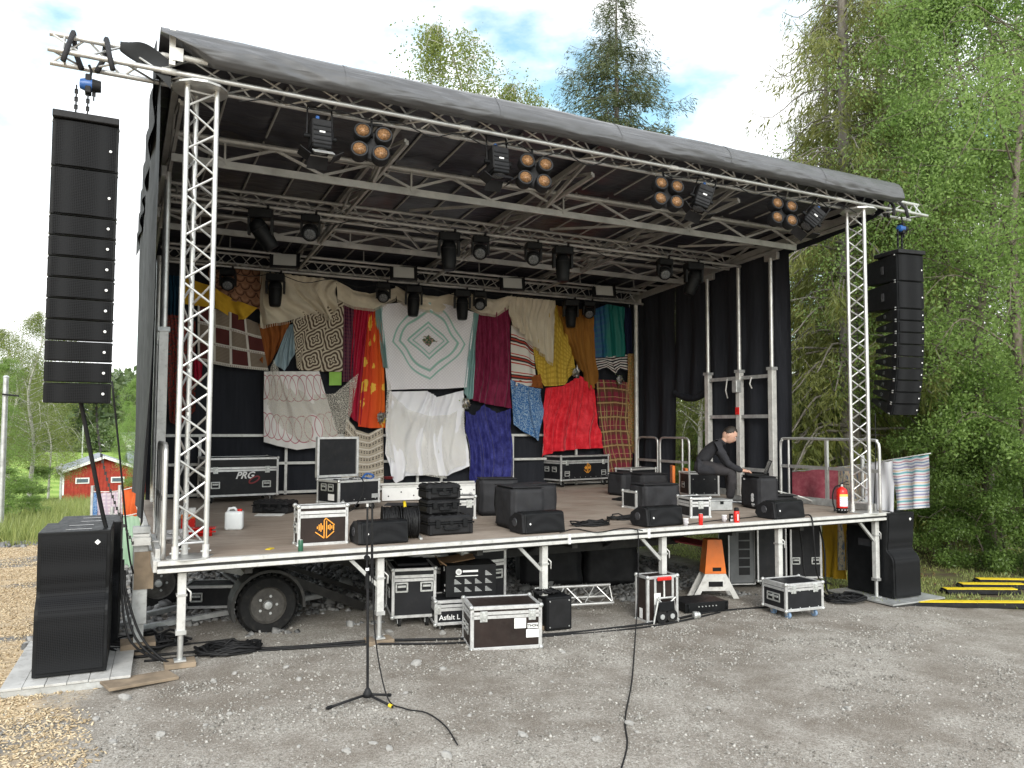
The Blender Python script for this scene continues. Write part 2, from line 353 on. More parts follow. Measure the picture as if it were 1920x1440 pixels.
# ---------------------------------------------------------------- loose stones, gravel, chips
def stone_mat(name, a, b, sat=(.0)):
    s = S(name, .85, 0, .3); g = s.n('ShaderNodeNewGeometry').outputs['Random Per Island']; p = s.pos()
    c = s.mix(g, a, b); c = s.mix(s.m('MULTIPLY', s.noise(60, 3, p), .5), c, tuple(x * .6 for x in a)); s.col(c); return s.mat
MT['stone'] = stone_mat('crushed_stone', (.12, .12, .12), (.42, .415, .405))
MT['pebble'] = stone_mat('gravel_pebbles', (.15, .138, .12), (.6, .58, .54))
MT['chip'] = stone_mat('wood_chips', (.42, .31, .18), (.86, .73, .52))
MT['loosestone'] = stone_mat('loose_stone', (.2, .19, .18), (.42, .41, .39))
MT['litter'] = stone_mat('dry_litter', (.1, .055, .025), (.3, .2, .09))
OCT_V = np.array([(1, 0, 0), (-1, 0, 0), (0, 1, 0), (0, -1, 0), (0, 0, 1), (0, 0, -1)], float)
OCT_F = np.array([(0, 2, 4), (2, 1, 4), (1, 3, 4), (3, 0, 4), (2, 0, 5), (1, 2, 5), (3, 1, 5), (0, 3, 5)])
CUB_V = np.array([(x, y, z) for x in (-1, 1) for y in (-1, 1) for z in (-1, 1)], float) * .72
CUB_F = np.array([(0, 1, 3), (0, 3, 2), (4, 6, 7), (4, 7, 5), (0, 4, 5), (0, 5, 1), (2, 3, 7), (2, 7, 6), (0, 2, 6), (0, 6, 4), (1, 5, 7), (1, 7, 3)])
def rand_rot(n, tilt=1.):
    a = rng.uniform(0, 2 * PI, n); b = rng.normal(0, .5 * tilt, n); c = rng.normal(0, .5 * tilt, n)
    ca, sa, cb, sb, cc, sc = np.cos(a), np.sin(a), np.cos(b), np.sin(b), np.cos(c), np.sin(c); M = np.empty((n, 3, 3))
    M[:, 0, 0] = ca * cb; M[:, 0, 1] = ca * sb * sc - sa * cc; M[:, 0, 2] = ca * sb * cc + sa * sc
    M[:, 1, 0] = sa * cb; M[:, 1, 1] = sa * sb * sc + ca * cc; M[:, 1, 2] = sa * sb * cc - ca * sc
    M[:, 2, 0] = -sb; M[:, 2, 1] = cb * sc; M[:, 2, 2] = cb * cc
    return M
def tri_mesh(name, V, F, mat, smooth=False):
    me = bpy.data.meshes.new(name); nv, nf, k = len(V), len(F), F.shape[1]
    me.vertices.add(nv); me.vertices.foreach_set('co', np.ascontiguousarray(V, np.float32).ravel())
    me.loops.add(nf * k); me.loops.foreach_set('vertex_index', np.ascontiguousarray(F, np.int32).ravel())
    me.polygons.add(nf); me.polygons.foreach_set('loop_start', np.arange(0, nf * k, k, dtype=np.int32))
    try: me.polygons.foreach_set('loop_total', np.full(nf, k, np.int32))
    except Exception: pass
    me.update(calc_edges=True); me.validate(); me.materials.append(MT[mat] if isinstance(mat, str) else mat)
    if smooth: me.shade_smooth()
    return me
def scatter(name, mat, P, sc, bv, bf, jit=.35, tilt=1., flat=1.):
    n = len(P); V = bv[None] * sc[:, None, None] if sc.ndim == 1 else bv[None] * sc[:, None, :]
    V = V * (1 + rng.uniform(-jit, jit, (n, len(bv), 3))); V[:, :, 2] *= flat
    V = np.einsum('nij,nkj->nki', rand_rot(n, tilt), V) + P[:, None, :]
    F = (bf[None] + (np.arange(n) * len(bv))[:, None, None]).reshape(-1, bf.shape[1])
    o = bpy.data.objects.new(name, tri_mesh(name, V.reshape(-1, 3), F, mat)); return lk(o)
def pts_in(n, x0, x1, y0, y1, keep=None, dz=0.):
    x = rng.uniform(x0, x1, n); y = rng.uniform(y0, y1, n); P = []
    for a, b in zip(x, y):
        if keep is None or keep(a, b): P.append((a, b, gh(a, b) + dz))
    return np.array(P)
def clump(x, y, f=1.3, t=0.): return mnoise.noise((x * f, y * f, 11)) > t
P = np.concatenate([pts_in(62000, -1.2, 8, -4.9, 0, lambda x, y: mnoise.noise((x * 1.1, y * 1.6, 11)) + .5 * mnoise.noise((x * 3.1, y * 4, 2)) + random.uniform(-.35, .35) > -.05), pts_in(22000, 0, 9.6, -1.8, 1.2, lambda x, y: mnoise.noise((x * 1.4, y * 2, 11)) + random.uniform(-.3, .3) > -.05)])
tag(scatter('gravel', 'pebble', P, rng.gamma(1.6, .0026, len(P)) + .003, OCT_V, OCT_F, .35, 1, .7), 'fine pale gravel strewn over the yard before the stage', 'gravel', kind='stuff')
P = pts_in(19000, -3.2, 8.5, .9, 9.5, lambda x, y: (x < .2 or y > 1.6 or clump(x, y, 1.2, .1)) and not (x < -.9 and clump(x, y, .7, -.3)))
tag(scatter('crushed_rock', 'stone', P, rng.gamma(3.2, .0075, len(P)) + .01, CUB_V, CUB_F, .4, 1.4, .62), 'grey crushed rock spread beneath and behind the stage', 'rock', kind='stuff')
P = np.concatenate([pts_in(20000, -2.7, -.35, -5., .4, lambda x, y: x < -.5 - .35 * mnoise.noise((x * 2, y * 2, 0)) - abs(random.gauss(0, .25)) + .12 and clump(x, y, 1.2, -.35)), pts_in(18000, -4.5, -.9, .2, 9, lambda x, y: clump(x, y, .7, -.3))])
sc = np.stack([rng.uniform(.007, .03, len(P)), rng.uniform(.004, .01, len(P)), rng.uniform(.002, .005, len(P))], 1)
tag(scatter('wood_chips', 'chip', P + np.array((0, 0, .006)), sc, CUB_V, CUB_F, .3, .8), 'pale wood chips covering the path beside the loudspeakers', 'wood chips', kind='stuff')
# stones large enough to pick apart
sv_, sf_ = None, None
bm = bmesh.new(); bmesh.ops.create_icosphere(bm, subdivisions=2, radius=1.); bm.verts.index_update()
ico_v = [v.co.copy() for v in bm.verts]; ico_f = [[v.index for v in f.verts] for f in bm.faces]; bm.free()
stone_me = []
for k in range(5):
    m = MB(); vs = []
    for v in ico_v:
        q = v * (1 + .35 * mnoise.noise(v * 1.3 + Vector((k * 7, 0, 0)))); q = Vector((round(q.x * 2.6) / 2.6 * .6 + q.x * .4, round(q.y * 2.6) / 2.6 * .6 + q.y * .4, round(q.z * 2.2) / 2.2 * .5 * .8 + q.z * .4)); vs.append(q)
    m.add(vs, ico_f); stone_me.append(m.mesh('stone', 'loosestone'))
big = [(1.055, -0.349, 0.05, 'small pale stone lying loose on the gravel yard'), (2.689, -2.901, 0.045, 'small pale stone lying loose on the gravel yard'), (1.635, -2.727, 0.04, 'small pale stone lying loose on the gravel yard'), (1.045, -1.526, 0.035, 'small pale stone lying loose on the gravel yard'), (1.24, -1.559, 0.03, 'small pale stone lying loose on the gravel yard'), (0.693, -1.29, 0.035, 'small pale stone lying loose on the gravel yard'), (0.77, -1.066, 0.03, 'small pale stone lying loose on the gravel yard'), (2.151, -0.706, 0.05, 'small pale stone lying loose on the gravel yard'), (2.004, -0.564, 0.04, 'small pale stone lying loose on the gravel yard'), (3.629, -0.832, 0.04, 'small pale stone lying loose on the gravel yard'), (3.061, -1.615, 0.02, 'small pale stone lying loose on the gravel yard'), (2.44, -1.691, 0.025, 'small pale stone lying loose on the gravel yard'), (3.096, -2.707, 0.035, 'small pale stone lying loose on the gravel yard'), (3.056, -2.862, 0.03, 'small pale stone lying loose on the gravel yard'), (1.267, -2.304, 0.03, 'small pale stone lying loose on the gravel yard'), (1.337, -2.438, 0.04, 'small pale stone lying loose on the gravel yard'), (1.07, -2.354, 0.03, 'small pale stone lying loose on the gravel yard'), (0.985, -2.115, 0.025, 'small pale stone lying loose on the gravel yard'), (0.803, -2.125, 0.03, 'small pale stone lying loose on the gravel yard'), (0.725, -1.775, 0.03, 'small pale stone lying loose on the gravel yard'), (0.46, -1.299, 0.028, 'small pale stone lying loose on the gravel yard'), (0.278, -1.444, 0.03, 'small pale stone lying loose on the gravel yard'), (0.103, -1.124, 0.03, 'small pale stone lying loose on the gravel yard'), (-0.024, -1.513, 0.035, 'small pale stone lying loose on the gravel yard'), (-0.143, -0.879, 0.035, 'small pale stone lying loose on the gravel yard'), (-0.232, -0.574, 0.04, 'small pale stone lying loose on the gravel yard'), (4.106, 0.035, 0.03, 'small pale stone lying loose on the gravel yard'), (2.319, -0.94, 0.03, 'small pale stone lying loose on the gravel yard'), (4.503, -1.427, 0.02, 'small pale stone lying loose on the gravel yard'), (4.585, -2.472, 0.025, 'small pale stone lying loose on the gravel yard'), (5.463, -2.307, 0.022, 'small pale stone lying loose on the gravel yard'), (6.441, -2.096, 0.03, 'small pale stone lying loose on the gravel yard'), (6.199, -2.903, 0.03, 'small pale stone lying loose on the gravel yard'), (3.911, -2.644, 0.025, 'small pale stone lying loose on the gravel yard'), (2.256, -2.609, 0.03, 'small pale stone lying loose on the gravel yard'), (2.076, -2.086, 0.022, 'small pale stone lying loose on the gravel yard'), (1.797, -1.432, 0.025, 'small pale stone lying loose on the gravel yard'), (0.624, -0.322, 0.03, 'small pale stone lying loose on the gravel yard'), (0.435, -0.467, 0.03, 'small pale stone lying loose on the gravel yard'), (5.001, -3.049, 0.03, 'small pale stone lying loose on the gravel yard'), (2.286, 0.496, 0.05, 'small pale stone lying loose on the gravel yard'), (2.781, 0.217, 0.035, 'small pale stone lying loose on the gravel yard'), (1.093, -0.712, 0.025, 'small pale stone lying loose on the gravel yard'), (-0.429, -0.981, 0.03, 'small pale stone lying loose on the gravel yard'), (-0.322, -1.52, 0.035, 'small pale stone lying loose on the gravel yard')]
for i, (x, y, r_, nm) in enumerate(big):
    o = bpy.data.objects.new('stone', stone_me[i % 5]); lk(o); o.location = (x, y, gh(x, y) + r_ * .2); r_ *= random.uniform(.45, 1.15); o.scale = (r_ * random.uniform(.8, 1.5), r_, r_ * random.uniform(.7, 1.1)); o.rotation_euler = (random.uniform(-.4, .4), random.uniform(-.4, .4), random.uniform(0, 6))
    tag(o, nm, 'stone', 'loose stones on the gravel')
# ---------------------------------------------------------------- foliage
def leaf_mat(name, a, b, tr=.35):
    s = S(name, .42, 0, .45); g = s.n('ShaderNodeNewGeometry').outputs['Random Per Island']
    c = s.mix(g, a, b); c = s.mix(s.ramp(s.noise(.45, 3, s.pos()), [(.35, 0.), (.65, .45)]), c, tuple(x * k for x, k in zip(b, (1.15, 1.05, 1.2)))); s.col(c); t = s.n('ShaderNodeBsdfTranslucent', {'Color': s.mix(.5, c, tuple(min(1, x * 1.5) for x in b))})  # paler patches painted into the leaf colour stand for sunlit foliage
    mxs = s.n('ShaderNodeMixShader', {0: tr, 1: s.b.outputs[0], 2: t.outputs[0]}); s.t.links.new(mxs.outputs[0], s.out.inputs[0]); return s.mat
MT['leaf'] = leaf_mat('broad_leaf', (.1, .175, .04), (.27, .4, .11), .5)
MT['leafb'] = leaf_mat('birch_leaf', (.1, .14, .03), (.23, .28, .07), .45)
MT['leafd'] = leaf_mat('dark_leaf', (.07, .125, .028), (.18, .28, .07), .45)  # darker green copy of the broad leaf, for some shrubs
MT['needle'] = leaf_mat('spruce_needle', (.085, .12, .03), (.23, .25, .065), .35)
MT['needled'] = leaf_mat('dark_spruce_needle', (.035, .055, .02), (.1, .125, .042), .2)
MT['grassb'] = leaf_mat('grass_blade', (.14, .2, .045), (.36, .4, .14), .4)
MT['farleaf'] = leaf_mat('far_wood_leaf', (.045, .085, .03), (.12, .17, .06), .2)
def bark(name, a, b, sc, marks=False):
    s = S(name, .85, 0, .2); p = s.oc(); f = s.noise(sc, 5, s.scl(p, (1, 1, .25)), .65)
    c = s.mix(s.ramp(f, [(.35, 0.), (.65, 1.)]), a, b)
    if marks: c = s.mix(s.ramp(s.noise(9, 4, s.scl(p, (.5, .5, 3))), [(.58, 0.), (.64, 1.)]), c, (.05, .045, .04))
    s.col(c); s.bump(f, .6, .02); return s.mat
MT['bark'] = bark('grey_bark', (.1, .085, .065), (.22, .19, .155), 12); MT['birchbark'] = bark('birch_bark', (.38, .36, .33), (.62, .6, .56), 7, True)
MT['sprucebark'] = bark('spruce_bark', (.12, .105, .09), (.26, .24, .21), 14)
def cards(P, D, Ln, Wd, up=None):
    """leaf-sized quads: centre P, long direction D, length Ln, width Wd -> V, F"""
    n = len(P); D = D / (np.linalg.norm(D, axis=1, keepdims=True) + 1e-9); q = rng.normal(size=(n, 3)); Sd = np.cross(D, q); Sd /= (np.linalg.norm(Sd, axis=1, keepdims=True) + 1e-9)
    a = D * (Ln / 2)[:, None]; b = Sd * (Wd / 2)[:, None]; nn = np.cross(D, Sd) * (Wd * .18)[:, None]
    V = np.stack([P - a, P + b - a * .1 + nn, P + a, P - b - a * .1 + nn], 1).reshape(-1, 3); F = np.arange(n * 4).reshape(n, 4); return V, F
def limb_mesh(limbs, mat, name, n=6):
    m = MB()
    for pts, rr in limbs: m.tube(pts, rr, n)
    return m.mesh(name, mat, True)
def broadleaf(seed, H=11., spread=2.6, nleaf=26000, droop=.25, base=.12, lsize=.085, leaf='leaf', brk='bark', r0=.11):
    rs = random.Random(seed); g = np.random.default_rng(seed); limbs = []
    tp = [Vector((math.sin(i * .9 + seed) * .03 * i, math.cos(i * .7 + seed * 2) * .03 * i, H * .97 * i / 12)) for i in range(13)]
    limbs.append((spline(tp, 2), [r0 * (1 - .9 * i / 24) for i in range(25)])); tips = []
    nb = int(H * 4.6)
    for k in range(nb):
        t = base + (1 - base) * (k + rs.random()) / nb; z = t * H * .95; i = min(11, int(t * 12)); o = tp[i].lerp(tp[i + 1], t * 12 - i if t < 1 else 1)
        prof = (math.sin(PI * min(1, (t - base) / (1 - base) * .86 + .12)) ** .7); L_ = spread * prof * rs.uniform(.55, 1.15); a = k * 2.4 + rs.uniform(-.5, .5)
        up_ = rs.uniform(.25, .75); d = Vector((math.cos(a), math.sin(a), 0))
        pts = [o, o + d * L_ * .35 + Vector((0, 0, L_ * up_ * .35)), o + d * L_ * .7 + Vector((0, 0, L_ * up_ * .55)), o + d * L_ + Vector((0, 0, L_ * (up_ * .55 - droop)))]
        sp = spline(pts, 4); r_ = max(.008, r0 * .28 * (1 - t * .7)); limbs.append((sp, [r_ * (1 - .85 * j / (len(sp) - 1)) for j in range(len(sp))]))
        for j in range(4, len(sp)):
            for q in range(3):
                e = Vector((rs.gauss(0, 1), rs.gauss(0, 1), rs.gauss(-.15 - droop, .6))); e = sp[j] + e * L_ * .17
                tips.append((e, L_ * .2)); 
                if q == 0: limbs.append(([sp[j], (sp[j] + e) / 2 + Vector((0, 0, .02)), e], [.007, .005, .003]))
    tips_p = np.array([tuple(a) for a, b in tips]); tips_s = np.array([b for a, b in tips]); keep_ = np.where(np.array([mnoise.noise((p[0] * .9, p[1] * .9, p[2] * .9 + seed)) for p in tips_p]) > -.12)[0]; idx = keep_[g.integers(0, len(keep_), nleaf)]
    P = tips_p[idx] + g.normal(size=(nleaf, 3)) * (tips_s[idx][:, None] * np.array((.36, .36, .3)) + .04)
    if droop > .3: P[:, 2] -= np.abs(g.normal(size=nleaf)) * .45
    D = g.normal(size=(nleaf, 3)); D[:, 2] -= .7
    V, F = cards(P, D, g.uniform(.6, 1.7, nleaf) * lsize, g.uniform(.5, .85, nleaf) * lsize)
    return limb_mesh(limbs, brk, 'trunk'), tri_mesh('crown', V, F, leaf)
def spruce(seed, H=16., rad=2.4, lev=46, per=6, tw=26, mat='needle', base=.04, hang=.5, card=.32):
    rs = random.Random(seed); g = np.random.default_rng(seed); limbs = [([(0, 0, H * i / 8) for i in range(9)], [.2 * H / 16 * (1 - .95 * i / 8) + .01 for i in range(9)])]
    P = []; D = []; Ls = []
    for l in range(lev):
        t = base + (1 - base) * (l + .5) / lev; z = H * t
        for b in range(per):
            a = rs.uniform(0, 2 * PI); L_ = rad * ((1 - t) ** .75) * rs.uniform(.6, 1.15) + .12; dr = .42 * (1 - t) + .02
            d = Vector((math.cos(a), math.sin(a), 0)); zz = z + rs.uniform(-.2, .2)
            pts = [Vector((0, 0, zz)), d * L_ * .4 + Vector((0, 0, zz + L_ * (.12 - dr * .35))), d * L_ * .75 + Vector((0, 0, zz - L_ * dr * .8)), d * L_ + Vector((0, 0, zz - L_ * dr * .8 + L_ * .1))]
            sp = spline(pts, 3); limbs.append((sp, [max(.004, .03 * (1 - t) * (1 - j / len(sp)) + .004) for j in range(len(sp))]))
            n = max(5, int(tw * L_ / rad * 1.3)); side = Vector((-d.y, d.x, 0))
            for k in range(n):
                f = (k + rs.random()) / n; f = .12 + .88 * f; i = min(len(sp) - 2, int(f * (len(sp) - 1))); q = sp[i].lerp(sp[i + 1], f * (len(sp) - 1) - i)
                sgn = rs.choice((-1, 1)); ln = card * rs.uniform(.7, 1.5) * (.5 + .5 * L_ / rad) * (1.15 - .5 * f)
                dd = d * rs.uniform(.3, .8) + side * sgn * rs.uniform(.4, 1.) + Vector((0, 0, -hang * rs.uniform(.3, 1.6))); dd.normalize()
                for h in range(9):
                    w = rs.uniform(.1, 1.); e = q + dd * ln * w + Vector((rs.gauss(0, .03), rs.gauss(0, .03), rs.gauss(0, .03) - .04 * h)); P.append(tuple(e)); D.append(tuple(dd + Vector((rs.gauss(0, .4), rs.gauss(0, .4), rs.gauss(-hang * .5, .35))))); Ls.append(ln * rs.uniform(.35, .7))
    P = np.array(P); D = np.array(D); Ls = np.array(Ls); V, F = cards(P, D, Ls, Ls * g.uniform(.1, .2, len(Ls)))
    return limb_mesh(limbs, 'sprucebark', 'trunk', 6), tri_mesh('crown', V, F, mat)
def plant(name, label, cat, meshes, loc, sc=1., rz=0., group=None, parts=('trunk', 'crown'), sxy=1.):
    t = thing(name, label, cat, loc, rz, group)
    for pn, me in zip(parts, meshes):
        o = bpy.data.objects.new(pn, me); o.scale = (sc * sxy, sc * sxy, sc); lk(o, t)
    return t
ASPEN = [broadleaf(3, 12, 2.4, 50000, .3, .16, .05), broadleaf(11, 11, 2.2, 46000, .25, .18, .05)]
BIRCH = broadleaf(5, 13, 2.9, 34000, .55, .25, .06, 'leafb', 'birchbark', .12)
SPR = [spruce(1, 17, 3.3, 40, 7, 38, 'needle', .04, .8, .36), spruce(2, 15, 2.9, 36, 7, 34, 'needle', .04, .7, .36)]
SPRD = spruce(4, 17, 2.5, 40, 6, 20, 'needled', .05, .25, .36)
SPRB = spruce(6, 17, 5.2, 40, 8, 66, 'needled', .3, .4, .44)
SHRUB = broadleaf(21, 3.2, 1.25, 14000, .1, .02, .06, 'leaf', 'bark', .03)
SHRUBD = broadleaf(23, 3.0, 1.2, 13000, .1, .02, .062, 'leafd', 'bark', .03)
def G3(x, y): return (x, y, gh(x, y) - .05)
# --- the wood on the right
RT = [('s', 13.84, 4.25, 1.1, 'big spruce with drooping yellow-green twigs right behind the stage'), ('s', 17.0, 7.48, 1.05, 'spruce whose branch tips rise above the right end of the roof'), ('s', 18.66, 7.03, 1.25, 'tallest spruce, its dark top at the upper right of the sky'), ('s', 20.87, 7.4, 1.2, 'spruce standing deep in the wood behind the right loudspeakers'), ('a', 14.47, 2.59, 1.05, 'leafy tree with thin trunk right of the hanging loudspeakers'), ('a', 14.05, 1.41, 1.1, 'leafy light green tree near the right edge of the picture'), ('a', 13.5, 0.38, 1.05, 'leafy tree cut by the right edge of the picture'), ('a', 16.12, 4.58, 1.0, 'leafy tree rising behind the hanging loudspeakers'), ('a', 18.12, 3.39, 1.3, 'tall leafy tree in the second row at the right edge'), ('d', 16.36, 9.61, 0.62, 'dark spruce seen beside the black curtain'), ('d', 20.11, 11.5, 0.75, 'dark spruce farthest back behind the railing'), ('s', 15.01, 10.83, 0.65, 'spruce seen through the window gap in the curtain'), ('s', 16.86, 11.87, 0.65, 'second spruce seen through the window gap in the curtain'), ('b', 13.22, 8.41, 0.7, 'birch with white trunk seen through the window gap in the curtain'), ('d', 16.52, 13.46, 0.6, 'dark spruce at the left side of the window gap'), ('d', 23.5, 12.19, 1.0, 'dark spruce hidden behind the drooping spruce'), ('d', 26.17, 12.02, 1.1, 'dark spruce farthest back behind the hanging loudspeakers'), ('d', 23.94, 6.31, 1.0, 'dark spruce farthest back at the right edge'), ('k', 14.37, 10.06, 0.9, 'first green shrub from the left in the undergrowth behind the right side'), ('h', 14.49, 9.3, 0.8, 'second green shrub from the left in the undergrowth behind the right side'), ('k', 15.87, 8.69, 1.0, 'third green shrub from the left in the undergrowth behind the right side'), ('k', 16.09, 7.75, 1.1, 'fourth green shrub from the left in the undergrowth behind the right side'), ('k', 16.24, 6.83, 1.1, 'fifth green shrub from the left in the undergrowth behind the right side'), ('k', 16.1, 5.43, 1.0, 'sixth green shrub from the left in the undergrowth behind the right side'), ('h', 15.72, 4.29, 0.9, 'seventh green shrub from the left in the undergrowth behind the right side'), ('h', 13.95, 2.46, 0.55, 'eighth green shrub from the left in the undergrowth behind the right side'), ('h', 13.77, 1.84, 0.6, 'ninth green shrub from the left in the undergrowth behind the right side'), ('k', 13.56, 1.25, 0.7, 'tenth green shrub from the left in the undergrowth behind the right side'), ('k', 16.6, 3.0, 1.1, 'eleventh green shrub from the left in the undergrowth behind the right side'), ('h', 14.18, 1.19, 0.8, 'twelfth green shrub from the left in the undergrowth behind the right side'), ('k', 16.88, 2.54, 1.2, 'thirteenth green shrub from the left in the undergrowth behind the right side'), ('k', 13.94, 0.63, 0.8, 'fourteenth green shrub from the left in the undergrowth behind the right side')]
for k, (kind, x, y, sc, nm) in enumerate(RT):
    me = {'a': ASPEN[k % 2], 's': SPR[k % 2], 'd': SPRD, 'b': BIRCH, 'h': SHRUB, 'k': SHRUBD}[kind]
    nmz = {'a': 'aspen_tree', 's': 'spruce_tree', 'd': 'spruce_tree', 'b': 'birch_tree', 'h': 'leafy_shrub', 'k': 'leafy_shrub'}[kind]
    plant(nmz, nm, 'shrub' if kind in 'hk' else 'tree', me, G3(x, y), sc, k * 1.7, 'wood beside the stage' if kind in 'asdb' else 'undergrowth beside the stage')
# --- far wood on the left: one mass
n = 16000; a = rng.uniform(-.2, .3, n); Dm = rng.uniform(205, 300, n); X = -.4 + np.sin(a) * Dm; Yy = -7.6 + np.cos(a) * Dm
hmax = np.array([15 + 5 * mnoise.noise((x * .05, y * .05, 0)) + 6 * mnoise.noise((x * .22, y * .22, 5)) for x, y in zip(X, Yy)]) + (Dm - 205) * .045
Z = np.array([gz(x, y) for x, y in zip(X, Yy)]) + hmax * rng.power(1.6, n)
V, F = cards(np.stack([X, Yy, Z], 1), rng.normal(size=(n, 3)) + np.array((0, 0, .6)), rng.uniform(1.4, 3.2, n), rng.uniform(.9, 1.9, n))
tag(lk(bpy.data.objects.new('distant_wood', tri_mesh('distant_wood', V, F, 'farleaf'))), 'distant green wood on the rise beyond the field', 'wood', kind='stuff')
# --- rough grass and weeds on the bank, verge on the right
def grass(name, P, h0, h1, label):
    n = len(P); h = rng.uniform(h0, h1, n); lean = rng.normal(0, .28, (n, 2)); w = rng.uniform(.004, .012, n) * (1 + h); a = rng.uniform(0, 2 * PI, n); sx, sy = np.cos(a) * w, np.sin(a) * w
    V = np.empty((n, 3, 3)); V[:, 0] = P + np.stack([sx, sy, 0 * w], 1); V[:, 1] = P - np.stack([sx, sy, 0 * w], 1); V[:, 2] = P + np.stack([lean[:, 0] * h, lean[:, 1] * h, h], 1)
    tag(lk(bpy.data.objects.new(name, tri_mesh(name, V.reshape(-1, 3), np.arange(n * 3).reshape(n, 3), 'grassb'))), label, 'grass', kind='stuff')
P = np.concatenate([pts_in(30000, -6.5, 1.5, 9.4, 34, lambda x, y: random.random() < .4 + .6 * clump(x, y, .4, 0)), pts_in(5000, -3.5, 1, 9, 13)])
grass('tall_grass', P, .08, .42, 'tall uncut grass and weeds on the bank behind the gravel')
def verge(x, y): return ((x - GR0[0]) * GR1[0] + (y - GR0[1]) * GR1[1]) / 1.87 > .05 + .25 * mnoise.noise((x, y, 2)) and x > 9.2
P = pts_in(26000, 9.2, 16, -2.5, 9, lambda x, y: verge(x, y) and clump(x, y, 1.1, -.35))
grass('verge_grass', P, .02, .08, 'short mossy grass on the verge at the forest edge')
P = pts_in(5000, 9.6, 16, -1, 8, lambda x, y: verge(x, y) and clump(x, y, 1.0, .1))
tag(scatter('leaf_litter', 'litter', P + np.array((0, 0, .012)), rng.uniform(.012, .03, len(P)), OCT_V, OCT_F, .3, .5, .15), 'brown leaf litter under the trees on the right', 'leaf litter', kind='stuff')
# moss hummock and dead sticks at the forest edge
MT['moss'] = plain('moss', (.1, .13, .03), .95, 0, .4, 9, .8, 40)
m = MB(); mx_, my_ = (16.24, 2.46)
m.add([Vector((v.x * .5 * (1 + .2 * mnoise.noise(v * 2)), v.y * .42, max(-.1, v.z * .42 * (1 + .25 * mnoise.noise(v * 1.7))))) for v in ico_v], ico_f)
o = m.build('moss_boulder', 'moss', None, True); o.location = (mx_, my_, gh(mx_, my_)); tag(o, 'mossy green boulder at the forest edge', 'boulder')
for (x0, y0, x1, y1, z1, nm) in [(12.11, 2.34, 14.77, 3.16, 0.35, 'thin dead branch slanting behind the right bass speaker'), (15.17, 2.97, 17.17, 2.84, 0.25, 'thin dead branch lying across the moss boulder'), (14.57, 1.8, 15.88, 1.87, 0.1, 'thin dead branch on the grass at the right edge'), (16.78, 3.93, 17.99, 6.04, 0.6, 'broken dead branch leaning in the undergrowth')]:
    o = MB().tube(spline([(x0, y0, gh(x0, y0) + .05), ((x0 + x1) / 2, (y0 + y1) / 2, gh(x0, y0) + .1 + z1 * .55), (x1, y1, gh(x1, y1) + z1)], 4), [.018 - .0015 * i for i in range(9)], 6).build('dead_branch', 'bark', None, True); tag(o, nm, 'branch', 'dead wood at the forest edge')
# --- left background: trees, poles, houses
LT = [('b', -2.79, 22.3, 0.52, 1.25, 'birch with pale trunk at the left edge by the pole'), ('b', -3.68, 25.23, 0.5, 1.3, 'birch cut by the left edge of the picture'), ('b', -2.77, 30.32, 0.42, 1.1, 'short birch right of the pale birch trunks'), ('a', -3.7, 20.2, 0.45, 1.3, 'leafy tree at the far left edge'), ('h', -2.62, 13.27, 0.45, 1.5, 'low green bush at the left edge above the gravel'), ('h', -2.36, 14.3, 0.32, 1.5, 'small green bush in the grass near the left edge'), ('k', -3.11, 26.28, 0.5, 1.4, 'dark bush under the birches'), ('a', 1.19, 54.38, 0.9, 1.0, 'tree peeping out beside the grey side tarpaulin'), ('a', 1.18, 112.39, 0.9, 1.1, 'tree beyond the red house'), ('a', 2.54, 82.35, 0.8, 1.1, 'tree behind the side tarpaulin')]
for k, (kind, x, y, sc, sxy, nm) in enumerate(LT):
    me = {'b': BIRCH, 'a': ASPEN[k % 2], 'h': SHRUB, 'k': SHRUBD, 's': SPR[0]}[kind]
    plant({'b': 'birch_tree', 'a': 'broadleaf_tree', 'h': 'leafy_shrub', 'k': 'leafy_shrub', 's': 'spruce_tree'}[kind], nm, 'shrub' if kind in 'hk' else 'tree', me, G3(x, y), sc, k * 2.1, 'greenery left of the stage', sxy=sxy)
for (kind, x, y, sc, sxy, nm) in [('b', 8.57, 13.59, 1.16, 1.15, 'tall birch with thin light crown behind the middle of the roof'), ('b', 10.9, 13.59, 1.06, 0.95, 'smaller birch just right of the tall birch above the roof'), ('d', 13.79, 13.0, 1.0, 1.15, 'dark spruce standing alone above the middle of the roof')]:
    plant('birch_tree' if kind == 'b' else 'spruce_tree', nm, 'tree', BIRCH if kind == 'b' else SPRB, G3(x, y), sc, 1., None, sxy=sxy)
